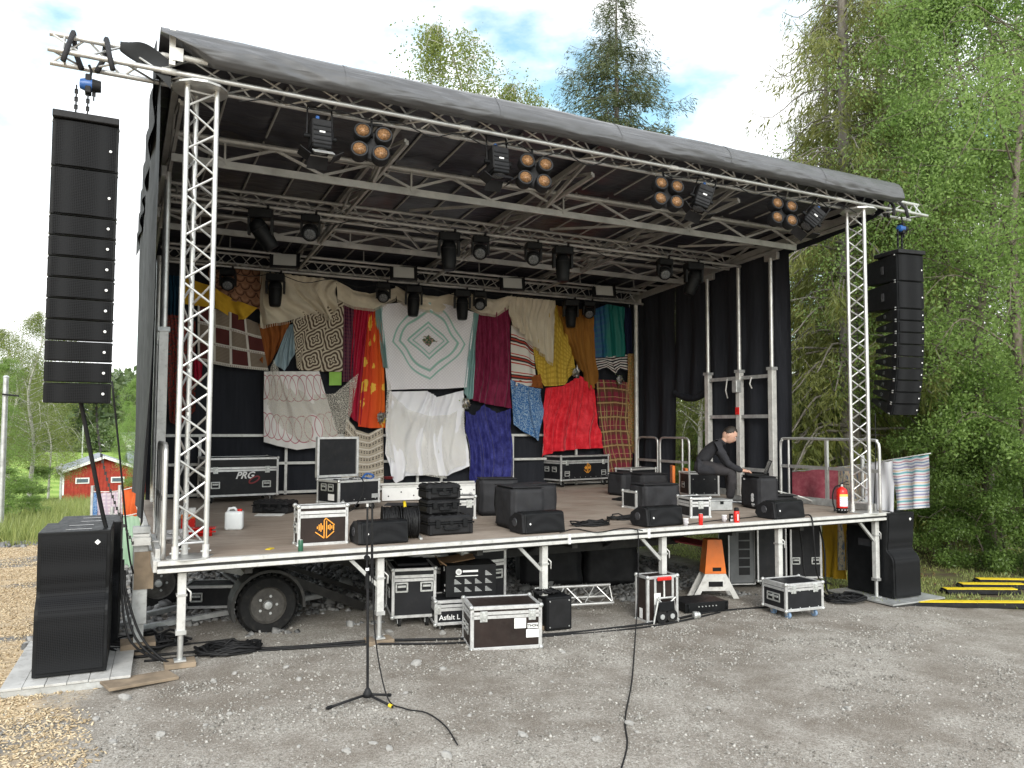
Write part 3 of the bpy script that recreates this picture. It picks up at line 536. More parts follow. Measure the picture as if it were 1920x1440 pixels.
# clipped round bush
bx_, by_ = (-2.98, 164.38)
n = 5000; d = rng.normal(size=(n, 3)); d /= np.linalg.norm(d, axis=1, keepdims=True); d[:, 2] = np.abs(d[:, 2]); rr_ = 1 - .12 * rng.random(n)
V, F = cards(d * rr_[:, None] * np.array((4.6, 4.2, 6.)), rng.normal(size=(n, 3)), rng.uniform(.35, .7, n), rng.uniform(.25, .5, n))
o = lk(bpy.data.objects.new('round_bush', tri_mesh('round_bush', V, F, 'farleaf'))); o.location = G3(bx_, by_); tag(o, 'big round clipped green bush beyond the mown field', 'bush')
for i, (x, y, h, r_, nm) in enumerate([(-2.38, 11.29, 3.2, 0.06, 'grey wooden pole at the left edge with a bracket'), (-2.85, 40.33, 3.1, 0.07, 'thin grey pole standing before the field'), (-5.18, 142.32, 6, 0.12, 'far slender pole beside the round bush')]):
    t = thing('utility_pole', nm, 'pole', G3(x, y), 0, 'wooden poles on the left'); C('post', 'steel', t, (0, 0, 0), (0, 0, h), r_, r_ * .8, 10); C('cap', 'steel', t, (0, 0, h), (0, 0, h + .04), r_ * 1.05, r_ * .5, 10)
    if i == 0: bar('bracket', 'blackm', t, (-.05, -.1, h - .35), (.25, -.1, h - .38), .018)
# red house
MT['redwood'] = plain('red_boards', (.33, .035, .02), .8, 0, .15, 3); MT['roofg'] = plain('grey_roof_sheet', (.2, .22, .26), .5, 0, .12, 2); MT['pane'] = plain('window_glass', (.1, .13, .16), .15)
hx, hy, hz = (-1.234, 76.391, -4.287)
t = thing('red_house', 'low red wooden house with grey roof and white trim', 'house', (hx, hy, hz), R(4))
w_, d_, e_, p_ = 6.6, 9., 2.3, 1.25
m = MB(); m.prism([(-w_ / 2, -2.5), (w_ / 2, -2.5), (w_ / 2, e_), (0, e_ + p_), (-w_ / 2, e_)], 0, d_, 'y'); wl_ = m.build('wall', 'redwood', t)
for i in range(22): B('board', 'redwood', wl_, (-w_ / 2 + .3 * i + .15, -.02, (e_ - .3 + p_ * (1 - abs(-w_ / 2 + .3 * i + .15) / (w_ / 2))) / 2), (.2, .04, e_ - .3 + p_ * (1 - abs(-w_ / 2 + .3 * i + .15) / (w_ / 2))))
for sgn in (-1, 1):
    sl = math.atan2(p_, w_ / 2); ln = math.hypot(p_, w_ / 2) + .55
    B('roof_slope', 'roofg', t, (sgn * ln / 2 * math.cos(sl), d_ / 2 - .2, e_ + p_ + .08 - ln / 2 * math.sin(sl)), (ln, d_ + .9, .1), (0, sgn * sl, 0))
    B('barge_board', 'white', t, (sgn * ln / 2 * math.cos(sl), -.68, e_ + p_ - .02 - ln / 2 * math.sin(sl)), (ln, .05, .24), (0, sgn * sl, 0))
    B('corner_board', 'white', t, (sgn * (w_ / 2 + .02), -.05, e_ / 2), (.18, .1, e_ - .1))
m = MB(); m.prism([(0, -2.5), (7, -2.5), (7, e_), (0, e_)], 2.2, 8, 'y', (w_ / 2, 0, 0)); m.build('wing_wall', 'redwood', t)
m = MB(); m.prism([(2.0, e_ - .1), (5.1, e_ + 1.5), (8.2, e_ - .1), (8.2, e_), (5.1, e_ + 1.62), (2.0, e_)], -1, 7.4, 'x', (w_ / 2, 0, 0)); m.build('wing_roof', 'roofg', t)
for x in (-1.75, 1.2):
    f = B('window', 'white', t, (x, -.06, 1.35), (1.15, .08, .55)); B('pane', 'pane', f, (x, -.11, 1.35), (.93, .03, .34))
# white house and parked car behind the field
hx, hy, hz = (0.706, 184.393, -4.073)
t = thing('white_house', 'pale house with low gable roof beyond the mown field', 'house', (hx, hy, hz), R(-20))
m = MB(); m.prism([(-5, -1), (5, -1), (5, 2.5), (0, 4.6), (-5, 2.5)], 0, 8, 'y'); m.build('wall', 'white', t)
for sgn in (-1, 1): B('roof_slope', 'roofg', t, (sgn * 2.75, 3.8, 3.6), (6.2, 9, .18), (0, sgn * .4, 0))
B('garage_door', 'softwhite', t, (-1, -.04, 1.1), (3.6, .1, 2.2)); B('window', 'pane', t, (3, -.04, 1.5), (1.2, .1, 1.))
cx_, cy_, cz_ = (1.319, 172.388, -3.469)
t = thing('parked_car', 'small white car parked before the pale house', 'car', (cx_, cy_, cz_), R(5))
m = MB(); m.prism([(-2, .35), (2, .35), (2.05, .8), (1.2, .95), (.6, 1.45), (-1.1, 1.45), (-1.8, .95), (-2.05, .85)], -.85, .85, 'y'); m.build('body', 'white', t)
B('side_window', 'pane', t, (-.2, -.87, 1.18), (1.6, .04, .36))
for x in (-1.25, 1.25): C('wheel', 'rubber', t, (x, -.9, .32), (x, -.7, .32), .32, None, 14)
n = 3000; V, F = cards(np.stack([rng.uniform(-22, -6, n), rng.uniform(166, 168, n), np.zeros(n)], 1), rng.normal(size=(n, 3)), rng.uniform(.3, .8, n), rng.uniform(.2, .5, n))
V[:, 2] += np.repeat(rng.uniform(0, 1.5, n) + gz(-10, 167), 4)
tag(lk(bpy.data.objects.new('hedge', tri_mesh('hedge', V, F, 'farleaf'))), 'low clipped hedge along the road beyond the field', 'hedge')
# ================================================================ STAGE
st = thing('mobile_stage', 'open mobile stage on legs with grey tarpaulin roof', 'stage', (0, 0, 0))
DEP = 6.5
xs_ = [0.03, 2.41, 4.79, 7.17, W - .03]; ys_ = [.07, 1.3, 2.6, 3.9, 5.2, DEP]
for i in range(4):
    for j in range(5): MB().lo(xs_[i] + .004, xs_[i + 1] - .004, ys_[j] + .004, ys_[j + 1] - .004, ZD - .03, ZD + random.uniform(-.002, .001)).build('deck_panel', 'deck', st)
B('deck_frame', 'chassis', st, (W / 2, DEP / 2, ZD - .075), (W - .1, DEP - .1, .08))
ff = MB().lo(0, W, .02, .066, ZD - .095, ZD - .0).build('front_fascia', 'chassis', st)
MB().lo(0, W, 0, .069, ZD - .036, ZD + .003, .004).build('edge_rail', 'alu_w', ff); MB().lo(0, W, 0, .03, ZD - .1, ZD - .063, .004).build('edge_rail', 'alu_w', ff)
for x, _z in ((4.209, 1.035), (5.302, 1.035)): MB().lo(x - .014, x + .014, -.006, .02, ZD - .104, ZD + .006).build('joint_clip', 'white', ff)
for x in (0, W): MB().lo(x - .03, x + .03, .07, DEP, ZD - .1, ZD + .004, .004).build('side_rail', 'alu_w', st)
def leg(x, y, brace=1, block=True):
    g = gh(x, y); L_ = MB().lo(x - .036, x + .036, y - .036, y + .036, g + .3, ZD - .1, .004).build('leg', 'alu_w', st)
    MB().cyl((x, y, g + .06), (x, y, g + .36), .026, None, 10).build('inner_tube', 'alu', L_, 'auto'); MB().lo(x - .045, x + .045, y - .045, y + .045, g + .28, g + .32).build('collar', 'alu', L_)
    MB().lo(x - .045, x + .045, y - .045, y + .045, ZD - .33, ZD - .31).build('collar', 'alu', L_)
    T('latch', 'alu_w', L_, [(x + .036, y - .02, ZD - .26), (x + .075, y - .03, ZD - .3), (x + .075, y - .03, ZD - .38)], .008)
    if block: MB().lo(x - .13, x + .13, y - .1, y + .1, g, g + .045, .004).build('timber_pad', 'wood', L_)
    MB().lo(x - .05, x + .05, y - .05, y + .05, g + .045, g + .06).build('foot_plate', 'steel', L_)
    if brace: bar('leg_brace', 'alu', L_, (x - .02, y + .01, ZD - .4), (x - .32, y + .03, ZD - .1), 0, flat=(.035, .035))
for x, b in ((.213, 0), (2.06, 1), (3.95, 1), (5.6, 1), (7.5, 0), (9.37, 1)): leg(x, .13, b)
for x in (.3, 3.2, 6.3, 9.3): leg(x, 6.2, 0, False)
# trailer chassis beneath
for y in (1.75, 3.9):
    for z, h in ((.9, .09), (.56, .1)): bar('chassis_beam', 'chassis', st, (2.2 if z < .8 else .4, y, z), (7.1 if z < .8 else W - .3, y, z), 0, flat=(.09, h))
    for k, x in enumerate(np.arange(2.2, 7., .8)): bar('chassis_web', 'chassis', st, (x, y, .6 if k % 2 else .86), (x + .8, y, .86 if k % 2 else .6), 0, flat=(.06, .06))
    bar('chassis_web', 'chassis', st, (2.2, y, .58), (1.3, y, .86), 0, flat=(.08, .08))
for x in np.arange(.8, 9.3, 1.2): bar('cross_beam', 'chassis', st, (x, .2, .88), (x, 6.2, .88), 0, flat=(.07, .1))
for x in (1.2, 1.9, 3.4, 4.6, 5.8, 7.0): bar('hanger', 'chassis', st, (x, 1.0, .88), (x, 1.75, .56), 0, flat=(.05, .05))
bar('outrigger_beam', 'steel', st, (.3, 1.9, .78), (1.15, 1.45, .6), 0, flat=(.1, .13)); bar('strut', 'chassis', st, (1.25, 1.1, .62), (2.3, 1.55, .1), 0, flat=(.07, .09)); bar('strut', 'chassis', st, (1.3, 1.4, .7), (2.5, 1.9, .15), 0, flat=(.05, .05))
bar('drawbar', 'steel', st, (-.2, 2.0, .12), (1.6, 3.0, .16), 0, flat=(.07, .05)); bar('drawbar', 'steel', st, (-.1, 1.6, .1), (1.9, 1.9, .2), 0, flat=(.06, .05))
MT['rimgrey'] = plain('dusty_rim', (.07, .065, .06), .7, .2, .3, 20, dirt=.3)
def wheel(x, y, z, r_, w_=.2):
    t_ = MB().lathe([(r_ * .62, -w_ / 2), (r_ * .9, -w_ / 2), (r_ * .98, -w_ * .38), (r_, -w_ * .2), (r_, w_ * .2), (r_ * .98, w_ * .38), (r_ * .9, w_ / 2), (r_ * .62, w_ / 2)], (x, y, z), (PI / 2, 0, 0), 32, False).build('wheel', 'rubber', st, 'auto')
    MB().lathe([(.02, .07), (r_ * .2, .07), (r_ * .25, .03), (r_ * .5, -.02), (r_ * .56, .06), (r_ * .62, .085), (r_ * .635, .06)], (x, y, z), (PI / 2, 0, 0), 24).build('rim', 'rimgrey', t_, 'auto')
    MB().lathe([(.01, .105), (r_ * .13, .1), (r_ * .17, .06)], (x, y, z), (PI / 2, 0, 0), 14).build('hub_cap', 'steel', t_, 'auto')
    for k in range(5): C('wheel_nut', 'steel', t_, (x + r_ * .3 * math.cos(k * 1.257), y - .07, z + r_ * .3 * math.sin(k * 1.257)), (x + r_ * .3 * math.cos(k * 1.257), y - .03, z + r_ * .3 * math.sin(k * 1.257)), .015, None, 6)
    for k in range(28): B('tread_block', 'rubber', t_, (x + (r_ + .002) * math.cos(k * .2244), y, z + (r_ + .002) * math.sin(k * .2244)), (.016, w_ * .72, .038), (0, -k * .2244, 0))
wheel(1.125, 1.100, 0.336, .31); wheel(0.156, 2.900, 0.325, .3)
m = MB(); wx, wz = (1.125, 0.336)
m.prism([(wx + .38 * math.cos(a), wz + .38 * math.sin(a)) for a in np.linspace(-.1, 3.5, 14)] + [(wx + .35 * math.cos(a), wz + .35 * math.sin(a)) for a in np.linspace(3.5, -.1, 14)], .95, 1.25, 'y'); m.build('mudguard', 'chassis', st)
C('axle', 'chassis', st, (wx, 1.1, wz), (wx - .2, 2.9, wz + .02), .04)
# corner jack with winch
jx = (-0.114, 0.737)[0]; jy = .75
jk = B('corner_jack', 'steel', st, (jx, jy, .72), (.13, .13, .75), None, .004); B('jack_tube', 'steel', jk, (jx, jy, .36), (.085, .085, .5)); B('jack_foot', 'wood', jk, (jx, jy + .02, gh(jx, jy) + .06), (.3, .26, .12))
B('winch_box', 'alu', jk, (jx, jy - .1, 1.13), (.16, .1, .07)); B('winch_box', 'steel', jk, (jx, jy - .1, 1.24), (.15, .1, .06)); C('winch_drum', 'alu_w', jk, (jx - .07, jy - .1, 1.185), (jx + .07, jy - .1, 1.185), .03); T('winch_crank', 'alu_w', jk, [(jx + .08, jy - .1, 1.12), (jx + .16, jy - .12, 1.12), (jx + .19, jy - .15, 1.08)], .01)
B('wood_wedge', 'wood', jk, (jx + .03, jy - .07, .85), (.17, .03, .35))
# ---------------------------------------------------------------- masts, side frames
def mast(x, y, zb, zt, wide=.1, r_=.036):
    m_ = MB().lo(x - wide / 2, x + wide / 2, y - wide / 2, y + wide / 2, ZD, zb, .004).build('mast', 'alu_w', st); C('mast_tube', 'alu', m_, (x, y, zb), (x, y, zt), r_); B('mast_head', 'steel', m_, (x, y, zb + .02), (wide + .03, wide + .03, .05)); return m_
for y, zt in ((2.16, 5.1), (2.93, 5.08), (3.75, 5.0)): mast(9.47, y, 3.2, zt)
for y in (2.16, 3.75): mast(.1 if y < 3 else .16, y, 3.3, 5.15)
for z in (3.1, 2.42, 1.5): bar('mast_tie', 'steel', st, (9.47, 2.21, z), (9.47, 2.88, z), 0, flat=(.05, .06)); bar('mast_tie', 'steel', st, (9.47, 2.98, z), (9.47, 3.7, z), 0, flat=(.05, .06))
B('mast_winch', 'steel', st, (9.4, 2.93, 2.95), (.12, .12, .22), None, .01); B('red_tag', 'red', st, (9.41, 2.93, 2.52), (.02, .08, .13))
for y, ln in ((3.2, .35), (2.6, .2)): T('hanging_strap', 'alu_w', st, [(9.43, y, 3.1), (9.41, y + .02, 3.1 - ln * .6), (9.42, y - .02, 3.1 - ln)], .012)
C('rear_post', 'alu_w', st, (9.5, 6.05, ZD), (9.5, 6.05, 4.95), .045); C('rear_post', 'alu', st, (.2, 6.1, ZD), (.2, 6.1, 4.95), .045)
def railing(x, y0, y1, zt, zm, mid=True, name='railing', ax='y'):
    P_ = (lambda a, z: (x, a, z)) if ax == 'y' else (lambda a, z: (a, x, z)); s_ = 1 if y1 > y0 else -1
    T('guard_rail', 'alu', st, spline([P_(y0, ZD), P_(y0, (ZD + zt) / 2), P_(y0, zt - .12), P_(y0 + .035 * s_, zt - .03), P_(y0 + .13 * s_, zt), P_((y0 + y1) / 2, zt), P_(y1 - .13 * s_, zt), P_(y1 - .035 * s_, zt - .03), P_(y1, zt - .12), P_(y1, (ZD + zt) / 2), P_(y1, ZD)], 4), .022, 8)
    bar('mid_rail', 'alu', st, P_(y0, zm), P_(y1, zm), 0, flat=(.025, .05))
    for f in ((.5,) if mid else ()): bar('baluster', 'alu', st, P_(y0 + (y1 - y0) * f, ZD), P_(y0 + (y1 - y0) * f, zt), 0, flat=(.045, .045))
railing(9.5, .14, 2.02, 2.05, 1.6); bar('baluster', 'alu', st, (9.5, 1.85, ZD), (9.5, 1.85, 2.03), .018)
MB().lo(9.46, 9.5, .2, 5.9, ZD + .005, ZD + .11).build('toe_board', 'steel', st)
railing(9.5, 4.35, 5.25, 2.02, 1.55, False); railing(9.5, 5.33, 6.0, 2.02, 1.55, False); bar('baluster', 'alu', st, (9.5, 4.55, ZD), (9.5, 4.55, 2.0), .02)
railing(.05, .12, 1.25, 2.05, 1.55, False); bar('baluster', 'alu', st, (.05, .5, ZD), (.05, .5, 2.04), .02); bar('baluster', 'alu', st, (.05, .85, ZD), (.05, .85, 2.04), .02)
MB().lo(-.01, .03, .2, 1.3, ZD + .005, ZD + .09).build('toe_board', 'alu', st)
# rear guard frame
for z in (2.06, 1.58, 1.08): bar('rear_rail', 'alu_w', st, (.35, 6.38, z), (9.4, 6.38, z), 0, flat=(.04, .045))
for x in (.9, 2.3, 3.5, 4.72, 5.2, 6.72, 8.2): bar('rear_upright', 'alu_w', st, (x, 6.38, ZD + .02), (x, 6.38, 2.04), 0, flat=(.045, .04))
# ---------------------------------------------------------------- roof
def zr(y): return 5.64 - .066 * y
m = MB(); m.sheet(lambda u, v: (-.08 + u * (W + .2), .12 + v * 6.5, zr(.12 + v * 6.5) + .012 * math.sin(u * 17 * 2 * PI) * (1 if 0 < v < 1 else 0)), 120, 20); m.build('roof_lining', 'skin_roof', st, True)
def tarp(u, v):
    x = -.1 + u * (W + .26); a = -.35 + v * 3.0
    px_, pz_ = [(0.25, 5.75), (.0, 5.81), (-.08, 5.80), (-.15, 5.74), (-.2, 5.66), (-.225, 5.58), (-.21, 5.51), (-.16, 5.485), (-.08, 5.5), (.02, 5.54)][0] if v == 0 else (0, 0)
    T_ = [(.4, 5.72), (.1, 5.79), (-.06, 5.80), (-.13, 5.75), (-.18, 5.67), (-.21, 5.59), (-.205, 5.52), (-.16, 5.49), (-.07, 5.5), (.05, 5.55)]
    f = v * 9; i = min(8, int(f)); t = f - i; yy = T_[i][0] * (1 - t) + T_[i + 1][0] * t; zz = T_[i][1] * (1 - t) + T_[i + 1][1] * t
    k = math.sin(PI * min(1, max(0, (v - .12) / .8))) if v > .12 else 0
    rg = lambda a_, b_, c_: 1 - 2 * abs(mnoise.noise((a_, b_, c_))); w1 = .5 * rg(x * 1.1 + v * 2.2, v * 1.2, 1) + .45 * rg(x * 2.3 - v * 3.5, v * 1.6, 4) + .25 * rg(x * 4.6 + v * 5, v * 2, 8) - .4
    yy -= .038 * w1 * k; zz += .016 * mnoise.noise((x * .9, 0, 3)) + .022 * w1 * k * (v - .3)
    if x < .35 and v > .3: e = (.35 - x) / .45; zz += (5.8 - zz) * e * .95 * min(1, (v - .3) * 1.8)       # hem pulled up at the left corner
    return (x, yy, zz)
tp_ = MB().sheet(tarp, 220, 36).build('roof_tarpaulin', 'tarp', st, True)
for us in (.17, .34, .5, .67, .84): MB().sheet(lambda u, v, us=us: (lambda q: (q[0], q[1] - .004, q[2] + .003))(tarp(us + (u - .5) * .004, .12 + v * .85)), 2, 30).build('seam', 'tarp', tp_, True)
MB().sheet(lambda u, v: (-.1 + u * (W + .2), .3 + v * 6.4, zr(.3 + v * 6.4) + .13), 10, 8).build('roof_top', 'tarp', st, True)
def sidehem(x, sgn):
    m = MB(); m.sheet(lambda u, v: (x + sgn * (.02 + .02 * math.sin(u * 40)), .1 + u * 6.5, zr(.1 + u * 6.5) + .13 - v * (.36 + .16 * math.sin(PI * min(1, u * 1.6)) + .02 * math.sin(u * 21))), 60, 6); return m
sidehem(W + .1, 1).build('roof_valance', 'scrim', st, True); sidehem(-.1, -1).build('roof_valance', 'sidetarp', st, True)
# corner bracket at the left end, loose flap tied to the truss
bk = B('corner_plate', 'alu_w', st, (.0, -.1, 5.62), (.05, .03, .34)); B('corner_gusset', 'alu_w', bk, (.045, -.118, 5.55), (.09, .012, .12)); C('ridge_tube', 'alu_w', bk, (.03, -.08, 5.55), (.3, -.08, 5.545), .026)
def flap(u, v): return (-.42 + .42 * u, .05 - .04 * math.sin(u * 5 + v * 4), 5.6 - .05 * u + .03 * math.sin(v * 6 + u * 3) - v * (.02 + .26 * u) + .05 * math.sin(u * 3) * (1 - v))
MB().sheet(flap, 16, 12).build('tarpaulin_flap', 'sidetarp', st, True)
rf = 'roof_brace'
def girder(y, zt, zb, x0=.1, x1=9.45, n=17):
    bar('roof_girder', 'beam', st, (x0, y, zt), (x1, y, zt), .032); bar('roof_girder', 'beam', st, (x0, y + .03, zb), (x1, y + .03, zb), 0, flat=(.03, .085)); bar('roof_girder', 'beam', st, (x0, y + .1, zt + .01), (x1, y + .1, zt + .01), 0, flat=(.03, .06))
    d = (x1 - x0) / n
    for k in range(n):
        a, b = (zt - .02, zb + .04) if k % 2 == 0 else (zb + .04, zt - .02); bar(rf, 'beam', st, (x0 + k * d, y + .02, a), (x0 + (k + 1) * d, y + .02, b), 0, flat=(.02, .032))
        if k % 4 == 1: bar(rf, 'beam', st, (x0 + k * d, y + .02, zb), (x0 + k * d, y + .02, zt), 0, flat=(.02, .03))
girder(1.55, 5.42, 5.15); girder(4.4, 5.29, 5.06)
bar('roof_girder', 'beam', st, (.1, 3.6, 5.36), (9.45, 3.6, 5.36), .025); bar('roof_girder', 'beam', st, (.1, 5.3, 5.24), (9.45, 5.3, 5.24), .025)
for x in (.08, 2.35, 4.75, 7.1, 9.42):
    bar('rafter', 'beam', st, (x, .3, zr(.3) - .06), (x, 6.4, zr(6.4) - .06), 0, flat=(.045, .07)); bar('rafter', 'beam', st, (x + .04, .4, zr(.4) - .3), (x + .04, 6.3, zr(6.3) - .3), 0, flat=(.035, .05))
    for k in range(8):
        y0 = .4 + .74 * k; za, zb_ = (-.09, -.28) if k % 2 else (-.28, -.09); bar(rf, 'beam', st, (x + .02, y0, zr(y0) + za), (x + .02, y0 + .74, zr(y0 + .74) + zb_), 0, flat=(.02, .035))
for x in (2.35, 4.75, 7.1):
    bar(rf, 'beam', st, (x, 1.6, 5.15), (x + .1, 3., zr(3.) - .08), 0, flat=(.035, .05)); bar(rf, 'beam', st, (x, 4.4, 5.06), (x + .1, 3.1, zr(3.1) - .08), 0, flat=(.035, .05)); bar(rf, 'beam', st, (x - .1, .3, 5.45), (x, 1.5, 5.2), 0, flat=(.03, .05))
for k in range(17):
    x = .55 + .53 * k
    for a, b in ((.25, 1.5), (1.65, 4.35), (4.5, 6.4)): bar('purlin', 'beam', st, (x, a, zr(a) - .03), (x, b, zr(b) - .03), .013)
for x in (.05, 9.5): bar('side_beam', 'beam', st, (x, .35, 5.44), (x, 6.2, 4.98), 0, flat=(.05, .1)); [B('side_bracket', 'beam', st, (x, y, 5.13 - .05 * (y - 2)), (.07, .3, .13), None, .01) for y in (2.16, 3.75, 6.05)]
for x in (3.1, 5.4, 7.9): bar(rf, 'beam', st, (x, 3.2, 5.3), (x + .9, 4.4, 5.12), 0, flat=(.02, .035)); bar(rf, 'beam', st, (x + 1.1, 1.7, 5.2), (x + .2, 2.9, 5.3), 0, flat=(.02, .035))
# ---------------------------------------------------------------- trusses
def tri_truss(t, a, b, off, pitch, mat, rc=.024, rb=.0105):
    """three chords at offsets off (vectors) from the axis a-b, zig-zag braces on the three faces"""
    a, b = Vector(a), Vector(b); d = (b - a); n = max(2, int(d.length / pitch)); off = [Vector(o) for o in off]
    for o in off: bar('chord', mat, t, a + o, b + o, rc, 12)
    for f in range(3):
        p, q = off[f], off[(f + 1) % 3]
        for k in range(n):
            u, v = (p, q) if k % 2 == 0 else (q, p); bar('brace', mat, t, a + d * (k + .04) / n + u, a + d * (k + .96) / n + v, rb, 7)
        for e in (.01, .99): bar('end_brace', mat, t, a + d * e + p, a + d * e + q, rb, 7)
ft = thing('front_truss', 'long silver lattice truss under the roof edge with ends jutting out', 'truss', (0, 0, 0))
tri_truss(ft, (-.97, .145, 5.43), (10.5, .145, 5.43), [(0, -.145, 0), (0, .145, 0), (0, 0, .2)], .285, 'alu')
for x in (-.02, 2.9, 5.7, 8.6): [C('coupler', 'alu_w', ft, (x - .06, .145 + o, 5.43 + z), (x + .06, .145 + o, 5.43 + z), .029) for o, z in ((-.145, 0), (.145, 0), (0, .2))]
mt = thing('middle_truss', 'silver lattice truss across the middle of the roof carrying moving lights', 'truss', (0, 3., 5.08))
tri_truss(mt, (.15, 0, 0), (9.45, 0, 0), [(0, -.145, 0), (0, .145, 0), (0, 0, .2)], .33, 'beam', .024, .009)
bt = thing('rear_truss', 'silver lattice truss at the back above the hanging cloths', 'truss', (0, 6., 4.84))
tri_truss(bt, (.2, 0, 0), (9.6, 0, 0), [(0, -.1, 0), (0, -.1, .22), (0, .14, .1)], .2, 'beam', .024, .008)
def tower(name, label, x, y, rz):
    t = thing(name, label, 'truss', (x, y, ZD), rz); s_ = .152; h = 5.395 - ZD
    tri_truss(t, (0, 0, .1), (0, 0, h - .03), [(s_ * math.cos(a), s_ * math.sin(a), 0) for a in (R(210), R(330), R(90))], .2, 'alu', .025, .0105)
    MB().prism([(.22 * math.cos(a), .22 * math.sin(a)) for a in np.linspace(0, 2 * PI, 7)[:-1]], .003, .012, 'z').build('base_plate', 'alu', t)
    MB().prism([(.25 * math.cos(a), .25 * math.sin(a)) for a in np.linspace(0, 2 * PI, 13)[:-1]], h - .03, h - .01, 'z').build('top_plate', 'alu', t)
    for a in (R(210), R(330), R(90)):
        f = C('foot', 'alu_w', t, (s_ * math.cos(a), s_ * math.sin(a), .012), (s_ * math.cos(a), s_ * math.sin(a), .12), .031); C('bolt', 'zinc', f, (s_ * math.cos(a) - .045, s_ * math.sin(a), .06), (s_ * math.cos(a) + .045, s_ * math.sin(a), .06), .009)
tower('truss_tower', 'tall silver lattice tower at the left front corner of the deck', .265, .17, R(8)); tower('truss_tower', 'tall silver lattice tower at the right front corner of the deck', 9.2, .17, R(38))
# ---------------------------------------------------------------- curtains
cu = thing('side_curtain', 'black gauze curtain closing the right side of the stage, with a window gap', 'curtain', (9.56, 0, 0))
def curt(name, y0, y1, z0, z1a, z1b, amp=.05, fr=5, hem=0.):
    def f(u, v):
        y = y0 + (y1 - y0) * u; zt = z1a + (z1b - z1a) * u; z = zt + (z0 - zt) * v
        if hem: z += hem * (math.sin(PI * u) - 1) * v
        return (.02 + amp * math.sin(u * fr * 2 * PI + .6 * math.sin(v * 4)) * (.4 + .6 * v) + .03 * mnoise.noise((y * 2, z, 0)), y, z)
    return MB().sheet(f, 60, 24).build(name, 'scrim', cu, True)
curt('curtain_panel', 1.85, 3.85, ZD + .02, 5.3, 5.2, .04, 4); curt('curtain_panel', 3.85, 4.85, 2.78, 5.2, 5.12, .04, 2, -.12); curt('curtain_panel', 4.85, 6.4, ZD + .02, 5.12, 5.05, .04, 3)
def roll(u, v): a = v * 2 * PI; return (.03 + .07 * math.cos(a), 3.9 + .95 * u, 2.79 + .12 * (1 - math.sin(PI * u)) + .07 * math.sin(a))
MB().sheet(roll, 24, 10).build('rolled_hem', 'scrim', cu, True)
bc = thing('back_curtain', 'black gauze backdrop stretched behind the hanging cloths', 'curtain', (0, 6.46, 0))
MB().sheet(lambda u, v: (.1 + 9.5 * u, .03 * mnoise.noise((u * 12, v * 3, 1)) + .02 * math.sin(u * 55), ZD - .1 + (1 - v) * 4.36), 80, 24).build('gauze', 'scrim', bc, True)
ls = thing('side_tarpaulin', 'grey wrinkled tarpaulin hanging down the left side of the stage', 'tarpaulin', (-.08, 0, 0))
def lsf(u, v):
    y = .12 + u * 6.2; z = 5.62 - v * 4.3 - .06 * u; k = smooth01(.0, 1., v)
    return (-.0 - .03 * mnoise.noise((y * .9, z * .7, 2)) - .06 * k * (1 - u) * (.6 + .4 * math.sin(v * 7)) - .015 * math.sin(y * 5 + z), y + .08 * mnoise.noise((z * 1.1, 0, 5)) * (1 - u), z)
MB().sheet(lsf, 70, 70).build('sheet', 'sidetarp', ls, True)
# ================================================================ SOUND AND LIGHT
def array_mesh(w, h, d, back, taper):
    """cabinet: wide front at -y, narrow back, front taller than back by the taper"""
    f, b = w / 2, back / 2; hb = h / 2 - taper
    vs = [(-f, 0, -h / 2), (f, 0, -h / 2), (f, 0, h / 2), (-f, 0, h / 2), (-f, .16 * d, -h / 2), (f, .16 * d, -h / 2), (f, .16 * d, h / 2), (-f, .16 * d, h / 2), (-b, d, -hb), (b, d, -hb), (b, d, hb), (-b, d, hb)]
    fs = [(0, 1, 2, 3), (0, 4, 5, 1), (1, 5, 6, 2), (2, 6, 7, 3), (3, 7, 4, 0), (4, 8, 9, 5), (5, 9, 10, 6), (6, 10, 11, 7), (7, 11, 8, 4), (8, 11, 10, 9)]
    bm = bmesh.new(); V = [bm.verts.new(v) for v in vs]; [bm.faces.new([V[i] for i in f_]) for f_ in fs]; bmesh.ops.recalc_face_normals(bm, faces=bm.faces[:]); bmesh.ops.bevel(bm, geom=bm.edges[:], offset=.006, segments=2, affect='EDGES')
    me = bpy.data.meshes.new('cabinet'); bm.to_mesh(me); bm.free(); me.materials.append(MT['black']); return me
CB = (array_mesh(.5, .40, .68, .36, .03), array_mesh(.5, .168, .58, .22, .055))
GM = [MB().sheet(lambda u, v, hh=hh: (-.225 + .45 * u, -.012 - .014 * math.sin(PI * u), hh / 2 - .01 - (hh - .02) * v), 10, 3).mesh('grille', 'grille', True) for hh in (.40, .168)]
PM = [MB().box((s_ * (.17 + .03 * (i == 0)), .0, 0), (.004, .07, .06), (0, 0, 0)).mesh('port', 'glassk') for i in range(2) for s_ in (-1,)]
